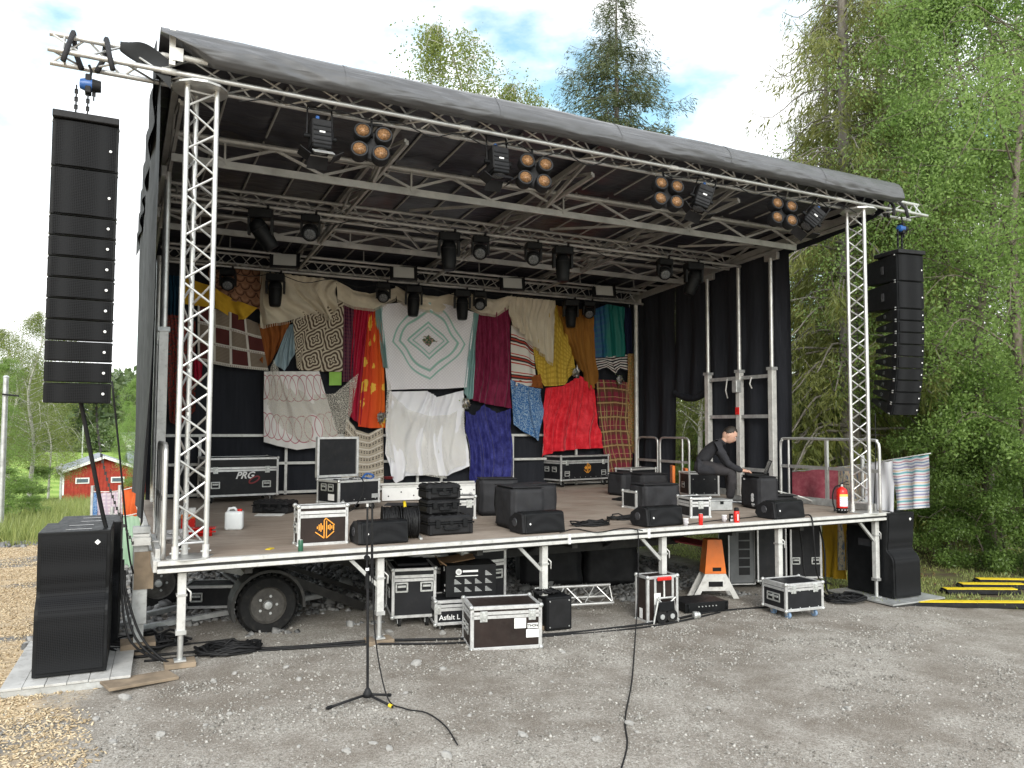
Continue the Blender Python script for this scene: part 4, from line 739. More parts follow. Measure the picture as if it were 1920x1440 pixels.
def line_array(label, x, y, zt, rz, curve):
    t = thing('line_array', label, 'loudspeaker array', (x, y, zt), rz, 'hanging loudspeaker arrays')
    B('flying_frame', 'blackm', t, (0, .2, -.03), (.5, .5, .06), None, .006)
    p = Vector((0, 0, -.06)); ang = 0.
    for i in range(11):
        big_ = i < 2; h = (.40 if big_ else .168); ang += curve[i]; c, s_ = math.cos(ang), math.sin(ang)
        dn = Vector((0, s_, -c)); cc = p + dn * (h / 2 + .004); k = 0 if big_ else 1
        o = bpy.data.objects.new('cabinet', CB[k]); lk(o, t); o.matrix_basis = Matrix.Translation(cc) @ Matrix.Rotation(ang, 4, 'X')
        g_ = bpy.data.objects.new('grille', GM[k]); lk(g_, o)
        MB().lathe([(.001, .003), (.011, .002), (.012, 0)], (.19, -.026, -h * .12 + .02), (PI / 2, 0, 0), 10).build('badge', 'logo_w', o)
        for sx in (-1, 1):
            for sz in (-1, 1): B('rigging_pin', 'zinc', o, (sx * .245, .04, sz * (h / 2 - .012)), (.022, .03, .018), None, .003)
            B('rear_pocket', 'glassk', o, (sx * (.2 if big_ else .16), .30, 0), (.07, .06, h * .3), (0, 0, sx * (.18 if big_ else .35)))
        p = p + dn * (h + .008)
    return t
line_array('black line array of eleven boxes hanging at the left of the stage', -.655, -.12, 4.86, 0., [0, 0, .0, 0, .005, .005, .01, .012, .015, .02, .02])
line_array('black curved line array hanging right of the stage before the trees', 10.08, .0, 4.86, R(-9), [.0, 0, .01, .015, .02, .02, .025, .03, .04, .055, .07])
def hoist(label, x, y, zt, zb):
    t = thing('chain_hoist', label, 'hoist', (x, y, zt), 0, 'blue chain hoists above the arrays'); h = zt - zb
    MB().lathe([(.02, -.07), (.042, -.065), (.056, -.02), (.056, .03), (.04, .05), (.02, .055)], (0, 0, -.16), (0, PI / 2, 0), 16).build('body', 'blue', t, 'auto'); C('gear_cover', 'blackm', t, (.03, 0, -.16), (.1, 0, -.16), .06, .05)
    T('hook', 'blackm', t, [(0, 0, .02), (.02, 0, -.03), (.015, 0, -.07), (0, 0, -.09)], .012)
    for dx, ln in ((0, h), (-.09, h - .03), (.045, .3)):
        m = MB()
        for k in range(int(ln / .035)):
            z = -.2 - k * .035
            if z < -ln: break
            m.box((dx, 0, z), (.03 if k % 2 else .012, .012 if k % 2 else .03, .04))
        m.build('chain', 'blackm', t)
    B('motor_frame', 'blackm', t, (-.0, 0, -.16), (.05, .1, .17), None, .008)
    return t
hoist('blue chain hoist under the left truss end', -.66, .12, 5.38, 4.87); hoist('blue chain hoist under the right truss end', 10.1, .14, 5.38, 4.87)
t = thing('load_chain', 'long slack chain hanging below the left line array', 'chain', (-.5, .2, 2.5)); m = MB()
for k in range(52): m.box((.0 + .0005 * k * k * .25 - .02, .02, -k * .026), (.02 if k % 2 else .007, .007 if k % 2 else .02, .03))
m.build('links', 'chassis', t); T('hook', 'blackm', t, [(0, 0, .06), (.02, 0, .03), (0, 0, 0)], .01)
for i, (x0, nm) in enumerate(((-.82, 'black lifting sling nearest the left truss end'), (-.5, 'black lifting sling nearer the stage on the left truss'), (9.72, 'black lifting sling on the right truss near the tower'), (9.98, 'black lifting sling nearer the right truss end'))):
    t = thing('lifting_sling', nm, 'sling', (x0, .14, 5.43), 0, 'slings round the truss'); sg = .5 if i % 2 == 0 else -.5
    m = MB(); m.tube([(-.06 * sg, -.18, -.1), (0, -.17, .03), (.06 * sg, -.02, .235), (.1 * sg, .1, .1), (.2 * sg, .05, -.05)], .024, 6); m.build('webbing', 'cover', t, True)
for nm, pts, r_ in (('thick black feeder cable hanging from the left array to the ground', [(-0.642, 0.091, 2.461), (-0.539, 0.194, 1.930), (-0.429, 0.295, 1.381), (-0.380, 0.296, 1.261)], .018), ('thin black cable from the left array down the stage side', [(-0.399, -0.104, 2.597), (-0.319, 0.095, 1.930), (-0.226, 0.294, 1.110), (-0.179, 0.393, 0.876)], .009)):
    o = MB().tube(spline(pts, 5), r_, 6).build('hanging_cable', 'cable', None, True); tag(o, nm, 'cable')
t = MB().tube(spline([(9.7, .35, 2.45), (9.72, .38, 1.7), (9.7, .4, 1.05), (9.72, .4, .2)], 5), .008, 6).build('hanging_cable', 'cable', None, True); tag(t, 'thin black cable hanging from the right array', 'cable')
# ---------------------------------------------------------------- bass cabinets
def sub(label, x, y, z, rz):
    t = thing('bass_speaker', label, 'bass speaker', (x, y, z), rz, 'floor bass speakers'); w, h, d = .55, 1.18, .72
    prof = [(-.09, 0)] + [(-.09 + .002 * k, .06 + .36 * k / 4) for k in range(5)] + [(-.083, .47), (-.078, .51), (-.062, .55), (-.035, .585), (-.005, .61), (.018, .632), (.03, .655), (.033, .68), (.03, .71), (.02, .78)] + [(.01, .95), (0, h)]
    m = MB(); m.prism(prof + [(d, h), (d, 0)], -w / 2, w / 2, 'x'); o = m.build('cabinet', 'black', t)
    bv = o.modifiers.new('b', 'BEVEL'); bv.width = .008; bv.segments = 2; bv.limit_method = 'ANGLE'
    P_ = spline([(0, a, b) for a, b in prof], 3)
    def gf(u, v): q = P_[min(len(P_) - 1, int((1 - v) * (len(P_) - 1) + .5))]; return (-w / 2 + .03 + (w - .06) * u, q.y - .008, min(h - .03, max(.03, q.z)))
    MB().sheet(gf, 6, len(P_) - 1).build('grille', 'grille', t, True)
    MB().box((w / 2 - .1, -.013, h - .1), (.034, .006, .034), (0, PI / 4, 0), .002).build('badge', 'logo_w', t)
    for yy in (.12, .42): B('top_recess', 'glassk', t, (.02, yy, h + .002), (.2, .035, .004))
    for sx in (-1, 1): B('side_handle', 'glassk', t, (sx * (w / 2 + .002), .4, .72), (.004, .22, .1), None, 0)
    return t
sub('front black bass speaker with wavy grille on the left pallet board', -.645, .12, .135, R(-2)); sub('rear black bass speaker standing behind on the left', -.56, 1.05, .1, R(-2))
sub('black bass speaker with wavy side edge at the right stage corner', 9.72, -.02, -.16, R(-2)); sub('black bass speaker half hidden under the right end of the stage', 8.75, 1.55, -.16, R(-3))
t = thing('base_board', 'scuffed grey platform board beneath the left bass speakers', 'board', (-.62, .62, 0)); MT['wornboard'] = plain('worn_board', (.46, .455, .44), .7, 0, .15, 6, .2, 30, dirt=.5); [B('plank', 'wornboard', t, (-.39 + .157 * k, 0, .115 + .002 * (k % 2)), (.153, 1.55, .02), None, .002) for k in range(6)]; B('frame', 'steel', t, (0, 0, .06), (.92, 1.53, .09), None, .004); t.rotation_euler = (0, 0, R(-3))
t = thing('base_board', 'grey board under the right bass speaker', 'board', (9.7, .25, -.26)); B('top', 'steel', t, (0, 0, .075), (1.1, 1.1, .02)); B('frame', 'chassis', t, (0, 0, .03), (1.08, 1.08, .07))
o = B('plank', 'wood', None, (-0.119, -0.211, .085), (.55, .26, .025), (0, R(2), R(16)), .003); tag(o, 'weathered plywood offcut beside the left platform board', 'plank')
# ---------------------------------------------------------------- floor monitors
def wedge(label, ax, ay, bx, by):
    a, b = Vector((ax, ay, 0)), Vector((bx, by, 0)); w = (b - a).length; rz = math.atan2(by - ay, bx - ax); t = thing('floor_monitor', label, 'monitor speaker', (ax, ay, ZD + .004), rz, 'floor monitors along the stage edge')
    hh = .235; prof = [(0, .01), (.03, 0), (.3, 0), (.36, .06), (.33, .16), (.2, hh), (.06, hh), (.03, hh - .02)]
    m = MB(); m.prism(prof, 0, w, 'x'); o = m.build('cabinet', 'black', t); bv = o.modifiers.new('b', 'BEVEL'); bv.width = .008; bv.segments = 2; bv.limit_method = 'ANGLE'
    MB().sheet(lambda u, v: (.02 + (w - .04) * u, .024 - .018 * v - .012 * math.sin(PI * u) - .006, hh - .03 - (hh - .06) * v), 8, 4).build('grille', 'grille', t, True)
    MB().box((.06, .004, .11), (.018, .008, .018), (0, PI / 4, 0)).build('badge', 'logo_w', t)
    MB().prism([(p[0] * .94 + .01, p[1] * .93 + .008) for p in prof], -.035, 0, 'x').build('end_cap', 'blackm', t)
    MB().lathe([(.02, -.006), (.045, -.006), (.05, 0)], (-.036, .19, .12), (0, PI / 2, 0), 16).build('pole_socket', 'glassk', t)
wedge('black floor monitor left of the cable reels at the stage edge', 1.883, 0.165, 2.376, 0.173)
wedge('black floor monitor in front of the grey speaker covers', 3.755, 0.188, 4.279, 0.212)
wedge('black floor monitor beside the red can at the stage edge', 5.383, 0.088, 5.916, 0.120)
wedge('black floor monitor nearest the fire extinguisher', 7.391, 0.044, 7.922, 0.063)
# ---------------------------------------------------------------- lamps
def blinder(label, x, y, z, rz, tilt):
    t = thing('blinder_lamp', label, 'stage light', (x, y, z), rz, 'four-cell blinders on the front truss', (tilt, 0, rz)); t.scale = (.92, .92, .92)
    B('frame', 'blackm', t, (0, .1, 0), (.3, .05, .36), (0, R(12), 0), .02); bar('clamp', 'blackm', t, (0, .06, .1), (0, .1, .36), .014); B('bracket', 'blackm', t, (0, .08, .27), (.24, .02, .025))
    for i, (dx, dz) in enumerate(((-.105, .12), (.125, .09), (-.14, -.11), (.09, -.14))):
        c = MB().lathe([(.06, .13), (.095, .1), (.1, .04), (.1, -.02), (.092, -.035), (.075, -.035), (.07, -.012), (.06, -.01)], (dx, 0, dz), (-PI / 2, 0, 0), 22).build('lamp_can', 'blackm', t, 'auto')
        c.data.transform(Matrix.Identity(4)); MB().lathe([(.002, -.013), (.03, -.015), (.056, -.021), (.071, -.033)], (dx, 0, dz), (-PI / 2, 0, 0), 22).build('reflector', 'amber', c, True)
        MB().lathe([(.002, -.03), (.012, -.028), (.014, -.014)], (dx, -.0, dz), (-PI / 2, 0, 0), 10).build('bulb', 'softwhite', c, True)
for px_, nm, (x, z), tl in ((0, 'amber four-cell blinder nearest the left end of the front truss', (1.876, 5.091), -.1), (1, 'amber four-cell blinder second from the left', (3.757, 5.081), -.1), (2, 'amber four-cell blinder third from the left', (5.613, 5.098), -.1), (3, 'amber four-cell blinder nearest the right tower', (7.534, 5.106), -.1)):
    blinder(nm, x, -.02, z, R(-12), R(-12)); bpy.context.view_layer.objects.active = None
def fresnel(label, x, z, rot, open_=True):
    t = thing('fresnel_lamp', label, 'stage light', (x, .1, z), 0, 'box lamps on the front truss', rot)
    B('body', 'blackm', t, (0, 0, 0), (.2, .2, .27), None, .012); B('lens_ring', 'black', t, (0, 0, -.15), (.19, .19, .04), None, .01); MB().lathe([(.002, 0), (.07, .0), (.08, .01)], (0, 0, -.172), None, 18).build('lens', 'clearlens', t)
    for k in range(4): B('cooling_fin', 'black', t, (0, -.104, -.09 + .05 * k), (.17, .008, .012))
    B('rating_plate', 'logo_w', t, (.0, -.104, .0), (.055, .004, .03)); B('power_plug', 'blue', t, (-.03, -.03, .16), (.035, .035, .06), None, .005); B('data_plug', 'logo_w', t, (.05, -.03, .145), (.03, .03, .02))
    for sx in (-1, 1): bar('yoke', 'blackm', t, (sx * .13, 0, -.02), (sx * .12, 0, .3), .009); C('knob', 'black', t, (sx * .1, 0, -.02), (sx * .16, 0, -.02), .022)
    bar('yoke', 'blackm', t, (-.12, 0, .3), (.12, 0, .3), .009)
    for sx, ang in ((-1, .9), (1, -.9)): B('barn_door', 'blackm', t, (sx * .16, 0, -.21), (.006, .17, .12), (0, -ang * 1.1 if sx < 0 else -ang * 1.1, 0))
    B('barn_door', 'steel' if open_ else 'blackm', t, (0, -.13, -.23), (.2, .006, .13), (R(-55), 0, 0)); B('barn_door', 'blackm', t, (0, .13, -.23), (.2, .006, .13), (R(45), 0, 0))
fresnel('black box lamp with pale open flap nearest the left tower', *(1.376, 5.109), (R(-8), 0, 0)); fresnel('black box lamp with flaps near the middle of the front truss', *(3.340, 5.161), (R(-8), 0, 0), False)
fresnel('black box lamp tilted sideways right of the third blinder', *(6.234, 5.156), (R(-8), R(20), R(-20)), False); fresnel('black box lamp tilted far over nearest the right tower', *(8.190, 5.132), (R(-12), R(40), R(-25)), False)
for (x, z), nm in (((6.234, 5.156), 'm'), ((8.190, 5.132), 'm')): pass
def mhead(kind, label, x, y, zc, rx, ry, grp):
    """moving light hanging under a chord at height zc: base, yoke arms, head"""
    t = thing('moving_' + kind, label, 'moving light', (x, y, zc), R(-15), grp); big_ = kind == 'spot'; k = 1. if big_ else .82
    for dx in (-.09, .09): B('clamp', 'blackm', t, (dx * k, 0, .0), (.03, .06, .07), None, .004)
    B('base', 'black', t, (0, 0, -.09 * k), (.3 * k, .22 * k, .12 * k), None, .012)
    for sx in (-1, 1): MB().prism([(-.06 * k, -.15 * k), (.06 * k, -.15 * k), (.045 * k, -.36 * k), (-.045 * k, -.36 * k)], sx * .125 * k, sx * .16 * k, 'x').build('yoke_arm', 'black', t)
    hd = bpy.data.objects.new('head', None); M_ = Matrix.Translation((0, 0, -.3 * k)) @ Euler((rx, ry, 0)).to_matrix().to_4x4()
    if big_: m = MB().lathe([(.03, .16), (.085, .14), (.11, .08), (.112, -.06), (.1, -.22), (.09, -.27), (.075, -.28)], n=20)
    else: m = MB().lathe([(.03, .1), (.08, .09), (.105, .03), (.11, -.06), (.1, -.085), (.09, -.075)], n=20)
    me = m.mesh('head', 'black', True); me.transform(M_); o = bpy.data.objects.new('head', me); lk(o, t)
    q = MB().lathe([(.002, 0), (.06, -.004), (.085, .002)], (0, 0, -.272 if big_ else -.082), None, 18).mesh('lens', 'glassk' if big_ else 'clearlens', True); q.transform(M_); lk(bpy.data.objects.new('lens', q), o)
    for j in range(3 if big_ else 2):
        q = MB().lathe([(.113 - .006 * j, -.008), (.118 - .006 * j, 0), (.113 - .006 * j, .008)], (0, 0, .03 - .06 * j), None, 18).mesh('head_rib', 'blackm', True); q.transform(M_); lk(bpy.data.objects.new('head_rib', q), o)
ML = 'moving lights on the middle truss'; RL = 'moving lights on the rear truss'
for kind, nm, (x, z), rx, ry in (('spot', 'black moving spot tilted sideways nearest the left of the middle truss', (1.252, 5.185), .2, -.6), ('wash', 'round black wash light beside the tilted spot on the middle truss', (1.894, 5.178), -.9, .2),
        ('spot', 'black moving spot pointing down left of the middle', (3.888, 5.183), -.1, 0), ('wash', 'round black wash light just right of the left middle spot', (4.391, 5.132), -.9, .4), ('wash', 'round black wash light just left of the right middle spot', (5.282, 5.138), -.9, .3),
        ('spot', 'black moving spot pointing down right of the middle', (5.803, 5.163), -.1, 0), ('wash', 'round black wash light towards the right of the middle truss', (7.784, 5.160), -.9, .3), ('spot', 'black moving spot at the right end of the middle truss', (8.398, 5.197), .15, .3)): mhead(kind, nm, x, 2.86, 5.06, rx, ry, ML)
for kind, nm, (x, z), rx, ry in (('wash', 'round black wash light at the left end of the rear truss', (1.222, 4.793), -.9, 0), ('spot', 'black moving spot before the cream shawl on the rear truss', (1.981, 4.820), -.05, 0), ('wash', 'round black wash light left of the quilt on the rear truss', (3.864, 4.802), -.9, .1),
        ('spot', 'black moving spot before the left side of the quilt', (4.440, 4.833), -.05, .05), ('spot', 'black moving spot before the right side of the quilt', (5.404, 4.835), -.05, 0), ('wash', 'round black wash light just right of the quilt on the rear truss', (5.769, 4.814), -.9, .2),
        ('spot', 'black moving spot before the mustard drape', (7.782, 4.817), -.05, 0), ('wash', 'round black wash light before the teal cloth', (8.214, 4.796), -.9, .2)): mhead(kind, nm, x, 5.9, 4.81, rx, ry, RL)
for nm, (x, z) in (('square white lamp panel above the cream shawl', (2.053, 4.960)), ('square white lamp panel above the left side of the quilt', (4.107, 4.938)), ('square white lamp panel right of the middle at the back', (6.261, 4.935)), ('square white lamp panel above the mustard drape', (8.327, 4.963))):
    t = thing('lamp_panel', nm, 'stage light', (x, 5.5, z), 0, 'square panels before the rear truss', (R(-14), 0, R(-12))); B('body', 'blackm', t, (0, .03, 0), (.47, .06, .26), None, .01); B('diffuser', 'softwhite', t, (.0, -.004, 0), (.36, .012, .2))
    for sx in (-1, 1): bar('bracket', 'blackm', t, (sx * .2, .05, .1), (sx * .06, .08, .28), .012); B('side_fin', 'black', t, (sx * .23, .02, 0), (.02, .09, .25))
bar_ = thing('panel_rail', 'thin silver pipe holding the square lamp panels', 'pipe', (0, 5.56, 5.06)); C('pipe', 'beam', bar_, (.3, 0, 0), (9.4, 0, 0), .024); [C('hanger', 'beam', bar_, (x, 0, 0), (x, .02, .2), .012) for x in (1.2, 3.4, 5.6, 7.8, 9.1)]
# loose cables along the trusses
for nm, y, z0, segs in (('black lamp cable looped along the front truss', .05, 5.4, 26), ('black lamp cable looped along the middle truss', 2.84, 5.06, 22), ('black lamp cable looped along the rear truss', 5.88, 4.8, 18)):
    pts = []
    for k in range(segs + 1):
        x = .6 + 8.4 * k / segs; pts += [(x, y + random.uniform(-.03, .03), z0 - .02 - (.0 if k % 2 else random.uniform(.01, .11)))]
    o = MB().tube(spline(pts, 4), .007, 5).build('truss_cable', 'cable', None, True); tag(o, nm, 'cable')
# ================================================================ CASES AND GEAR
_lm = {}
def shared(key, fn):
    if key not in _lm: _lm[key] = fn()
    return _lm[key]
def put(name, me, parent, loc, rot=None, sc=None):
    o = bpy.data.objects.new(name, me); lk(o, parent); o.location = loc
    if rot: o.rotation_euler = rot
    if sc: o.scale = sc
    return o
def latch_me():
    m = MB(); m.box((0, -.004, 0), (.075, .008, .105), None, .003); m.box((0, -.011, .012), (.045, .008, .06), None, .003); m.box((0, -.018, .012), (.05, .006, .014)); m.box((0, -.014, -.03), (.03, .01, .02)); return m.mesh('latch', 'zinc')
def handle_me():
    m = MB()
    for c, d in (((0, -.004, .045), (.13, .008, .018)), ((0, -.004, -.045), (.13, .008, .018)), ((-.06, -.004, 0), (.018, .008, .1)), ((.06, -.004, 0), (.018, .008, .1))): m.box(c, d, None, .002)
    m.box((0, -.012, .012), (.09, .012, .026), None, .004); return m.mesh('handle', 'zinc')
def case(name, label, loc, rz, w, d, h, lid=.24, mat='panel', wheels=.0, latches=(-.3, .3), hf=(), hs=(-.2, .2), group=None, cat='flight case', lidopen=False, e=.032, balls=True, wmat='rubber', rivets=0):
    t = thing(name, label, cat, loc, rz, group); z0 = wheels; z1 = wheels + h; a, b = w / 2, d / 2; lz = z1 - h * lid if lid else None
    top = z1 if not lidopen else lz
    if lidopen: MB().lo(-a + .01, a - .01, -b + .01, b - .01, z0 + .01, z0 + .05).build('floor_panel', mat, t); [MB().lo(x0, x1, y0, y1, z0 + .02, top - .005).build('body_panel', mat, t) for x0, x1, y0, y1 in ((-a + .006, a - .006, -b + .006, -b + .018), (-a + .006, a - .006, b - .018, b - .006), (-a + .006, -a + .018, -b + .02, b - .02), (a - .018, a - .006, -b + .02, b - .02))]
    else: MB().lo(-a + .006, a - .006, -b + .006, b - .006, z0 + .006, top - .006).build('body_panel', mat, t)
    E = []
    for x in (-a, a):
        for y in (-b, b): E.append(((x, y, (z0 + top) / 2), (e, e, top - z0)))
    for z in (z0, top):
        for y in (-b, b): E.append(((0, y, z), (w - e, e, e)))
        for x in (-a, a): E.append(((x, 0, z), (e, d - e, e)))
    k_ = lambda c, n_: c - math.copysign(e / 2 - .003, c) if abs(c) > n_ else c
    for c, dd in E:
        c = (c[0] - math.copysign(e / 2 - .002, c[0]) if c[0] else 0, c[1] - math.copysign(e / 2 - .002, c[1]) if c[1] else 0, c[2] + (e / 2 - .002 if c[2] == z0 else -(e / 2 - .002) if c[2] == top else 0)); B('edge_profile', 'case_alu', t, c, dd, None, .003)
    if lid and not lidopen:
        for y in (-b, b):
            for dz in (-.019, .019): B('lid_profile', 'case_alu', t, (0, y - math.copysign(.005, y), lz + dz), (w - .02, .014, .03))
        for x in (-a, a):
            for dz in (-.019, .019): B('lid_profile', 'case_alu', t, (x - math.copysign(.005, x), 0, lz + dz), (.014, d - .02, .03))
    if balls:
        bm_ = shared('ball', lambda: MB().add([v * .026 for v in ico_v], ico_f).mesh('corner', 'zinc', True)); bp = shared('cplate', lambda: MB().box((0, 0, 0), (.085, .006, .085), None, .002).mesh('corner', 'zinc'))
        for x in (-a, a):
            for y in (-b, b):
                for z in (z0, top): put('ball_corner', bm_, t, (x - math.copysign(.008, x), y - math.copysign(.008, y), z + (.008 if z == z0 else -.008)))
    lm = shared('latch', latch_me); hm = shared('handle', handle_me)
    if lid and not lidopen:
        for f in latches: put('latch', lm, t, (f * w, -b - .003, lz - .01))
    for f, z in hf: put('handle', hm, t, (f * w, -b - .002, z0 + z * h))
    for f in hs:
        for sx in (-1, 1): put('handle', hm, t, (sx * (a + .002), f * d, z0 + h * .45), (0, 0, sx * PI / 2))
    if rivets:
        rv = shared('rivet', lambda: MB().lathe([(.008, 0), (.006, .003), (.002, .004)], (0, 0, 0), (PI / 2, 0, 0), 8).mesh('rivet', 'zinc'))
        for r_ in range(rivets):
            for z in (.12, .72): put('rivet', rv, t, (-a + .08 + (w - .16) * r_ / max(1, rivets - 1), -b + .003, z0 + z * h))
    if wheels > .03:
        for x in (-a + .09, a - .09):
            for y in (-b + .09, b - .09):
                c_ = MB().lo(x - .035, x + .035, y - .035, y + .035, wheels - .02, wheels + .0).build('caster', 'steel', t); MB().prism([(y - .02, wheels - .02), (y + .03, wheels - .02), (y + .0, wheels * .35), (y - .025, wheels * .35)], x - .022, x + .022, 'x').build('fork', 'steel', c_)
                C('caster_wheel', wmat, c_, (x - .016, y - .02, wheels * .46), (x + .016, y - .02, wheels * .46), wheels * .44, None, 16)
    return t
def fr(ax, ay, bx, by, d, z=ZD):
    """base centre, heading and width of a box whose front bottom edge runs a->b"""
    w = math.hypot(bx - ax, by - ay); rz = math.atan2(by - ay, bx - ax); return ((ax + bx) / 2 - math.sin(rz) * d / 2, (ay + by) / 2 + math.cos(rz) * d / 2, z), rz, w
def emblem(t, x, y, z, s_, mat='logo_o'):
    g = MB(); w = .05
    for p, q in (((-.5, -.18), (-.06, -.5)), ((-.06, -.5), (-.06, .38)), ((-.06, .38), (.02, .5)), ((.02, .5), (.46, .15)), ((.06, .36), (.06, -.5)), ((.06, -.5), (.44, -.18))):
        a_, b_ = Vector((p[0], 0, p[1])), Vector((q[0], 0, q[1])); dv = b_ - a_; g.box((a_ + b_) / 2 * s_, (dv.length * s_ + .3 * w * s_, .003, w * s_), (0, -math.atan2(dv.z, dv.x), 0))
    for xx, h in ((-.4, .12), (-.31, .3), (-.22, .42), (-.14, .2), (.15, .2), (.24, .3), (.33, .16), (.42, .34)): g.box((xx * s_, 0, .04 * s_), (.055 * s_, .003, h * s_))
    o = g.build('emblem', mat, t); o.location = (x, y, z); return o
def on_front(t, d): return -d / 2 - .0035
FC = 'flight cases on the deck'; UC = 'flight cases under the stage'
# ---- on the deck
L0, rz, w = fr(0.913, 5.351, 2.006, 5.429, .75); t = case('flight_case', 'large black flight case lettered PRG at the back left', L0, rz, w, .75, .6, .3, wheels=.1, latches=(-.38, .34), hf=((.33, .3), (-.38, .3)), hs=(-.15, .2), group=FC)
text('lettering', 'PRG', 'logo_w', t, (.02, on_front(t, .75), .42), .15, bold=.004, shear=.35); MT['dullred'] = plain('faded_red_print', (.2, .02, .025), .6)
m = MB(); m.tube([(.17 + .075 * math.cos(a) + .02 * math.sin(a), 0, .35 + .05 * math.sin(a) + .02 * math.cos(a)) for a in np.linspace(0, 2 * PI, 20)], .014, 6); o = m.build('ring_mark', 'dullred', t, True); o.location = (0, on_front(t, .75), 0); o.scale = (1, .1, 1)
L0, rz, w = fr(1.292, 0.407, 1.801, 0.404, .2); t = case('flight_case', 'small upright brown flight case with orange emblem at the stage edge', L0, rz, w, .2, .4, .22, 'panelb', 0, latches=(), hs=(0,), group=FC, e=.03); emblem(t, .02, -.106, .17, .2)
# open trunk with cables
L0, rz, w = fr(2.445, 3.317, 3.119, 3.557, .55); t = case('open_trunk', 'open black flight case with cables spilling over and its lid raised', L0, rz, w, .55, .52, .35, 'panel', .1, hf=(), hs=(-.16, .16), group=FC, lidopen=True, rivets=4)
a_, b_ = w / 2, .275
lidp = MB().lo(-a_ + .01, a_ - .01, b_ + .02, b_ + .04, .48, 1.02).build('lid', 'panel', t)
for c, d_ in (((0, b_ + .02, .47), (w, .06, .035)), ((0, b_ + .02, 1.03), (w, .06, .035)), ((-a_ + .015, b_ + .02, .75), (.035, .06, .58)), ((a_ - .015, b_ + .02, .75), (.035, .06, .58))): B('lid_frame', 'case_alu', lidp, c, d_, None, .003)
B('paper_label', 'paper', t, (-a_ - .004, -.1, .2), (.003, .15, .09)); B('plate', 'steel', t, (a_ * .75, -.279, .2), (.12, .004, .06))
def coil(name, label, x, y, z, r0, r1, turns, th, mat='cable', flat=.5, grp=None, seed=0):
    rs = random.Random(seed); pts = []; n = turns * 14
    for k in range(n):
        a = 2 * PI * k / 14; rr = r0 + (r1 - r0) * (.5 + .5 * math.sin(k * .61 + seed)) * rs.uniform(.75, 1.1); pts.append((rr * math.cos(a) * 1.15 + rs.uniform(-.01, .01), rr * math.sin(a) * flat * 1.6 + rs.uniform(-.01, .01), th + rs.random() * th * (1.5 + 5 * (k / n))))
    o = MB().tube(pts, th, 5).build(name, mat, None, True); o.location = (x, y, z); tag(o, label, 'cable', grp); return o
cx, cy = L0[0], L0[1]
coil('cable_bundle', 'black cables heaped in the open flight case', cx - .13, cy + .0, ZD + .36, .1, .22, 9, .011, seed=3)
o = MB().tube(spline([(cx - .02, cy - .1, ZD + .45), (cx + .1, cy - .3, ZD + .47), (cx + .12, cy - .36, ZD + .3), (cx + .02, cy - .4, ZD + .12), (cx - .1, cy - .45, ZD + .02), (cx - .3, cy - .4, ZD + .015)], 5), .008, 6).build('loose_cable', 'cable', None, True); tag(o, 'black cable dangling out of the open flight case to the deck', 'cable')
o = MB().tube(spline([(cx + .2, cy + .05, ZD + .42), (cx + .3, cy + .12, ZD + .5), (cx + .4, cy + .1, ZD + .47), (cx + .33, cy, ZD + .43), (cx + .26, cy + .1, ZD + .45)], 5), .016, 6).build('blue_cable', 'blue', None, True); tag(o, 'blue cable loop at the right end of the open flight case', 'cable')
# peli boxes
def hardcase(label, loc, rz, w, d, h, hand=True):
    t = thing('hard_case', label, 'hard case', loc, rz, 'black plastic equipment cases')
    B('base_shell', 'blackm', t, (0, 0, h * .32), (w, d, h * .62), None, .022); B('lid_shell', 'blackm', t, (0, 0, h * .8), (w, d, h * .38), None, .022); B('seam_rim', 'black', t, (0, 0, h * .62), (w + .018, d + .018, h * .09), None, .006)
    for k in range(5): B('lid_rib', 'blackm', t, (-w * .38 + w * .19 * k, 0, h * .985), (.03, d * .8, .02), None, .004)
    for sx in (-.3, .3): B('catch', 'black', t, (sx * w, -d / 2 - .012, h * .6), (.055, .02, h * .42), None, .004)
    for sx in (-1, 1): B('corner_rib', 'blackm', t, (sx * (w / 2 - .03), -d / 2 - .004, h * .3), (.035, .016, h * .5), None, .004)
    if hand: T('handle', 'black', t, [(-w * .17, -d / 2 - .012, h * .5), (-w * .16, -d / 2 - .03, h * .34), (0, -d / 2 - .034, h * .3), (w * .16, -d / 2 - .03, h * .34), (w * .17, -d / 2 - .012, h * .5)], .011)
    C('emblem_disc', 'black', t, (0, -d / 2 - .004, h * .62), (0, -d / 2 - .014, h * .62), .022)
L0, rz, w = fr(2.728, 0.531, 3.273, 0.536, .42); hardcase('largest black plastic case, bottom of the stack by the cable reels', L0, rz, w, .42, .215)
hardcase('middle black plastic case of the stack by the cable reels', (L0[0] - .05, L0[1] + .03, ZD + .222), rz + .03, .4, .3, .165); hardcase('topmost black plastic case of the stack by the cable reels', (L0[0] - .055, L0[1] + .02, ZD + .392), rz - .02, .41, .31, .165)
L0, rz, w = fr(1.352, 3.747, 1.764, 3.410, .34); hardcase('low black plastic case lying before the PRG case', L0, rz, w, .34, .17)
L0, rz, w = fr(3.584, 1.881, 3.872, 1.812, .35); case('flight_case', 'bright aluminium framed case behind the stack of plastic cases', L0, rz, w, .35, .3, .3, latches=(.2,), hs=(), group=FC)
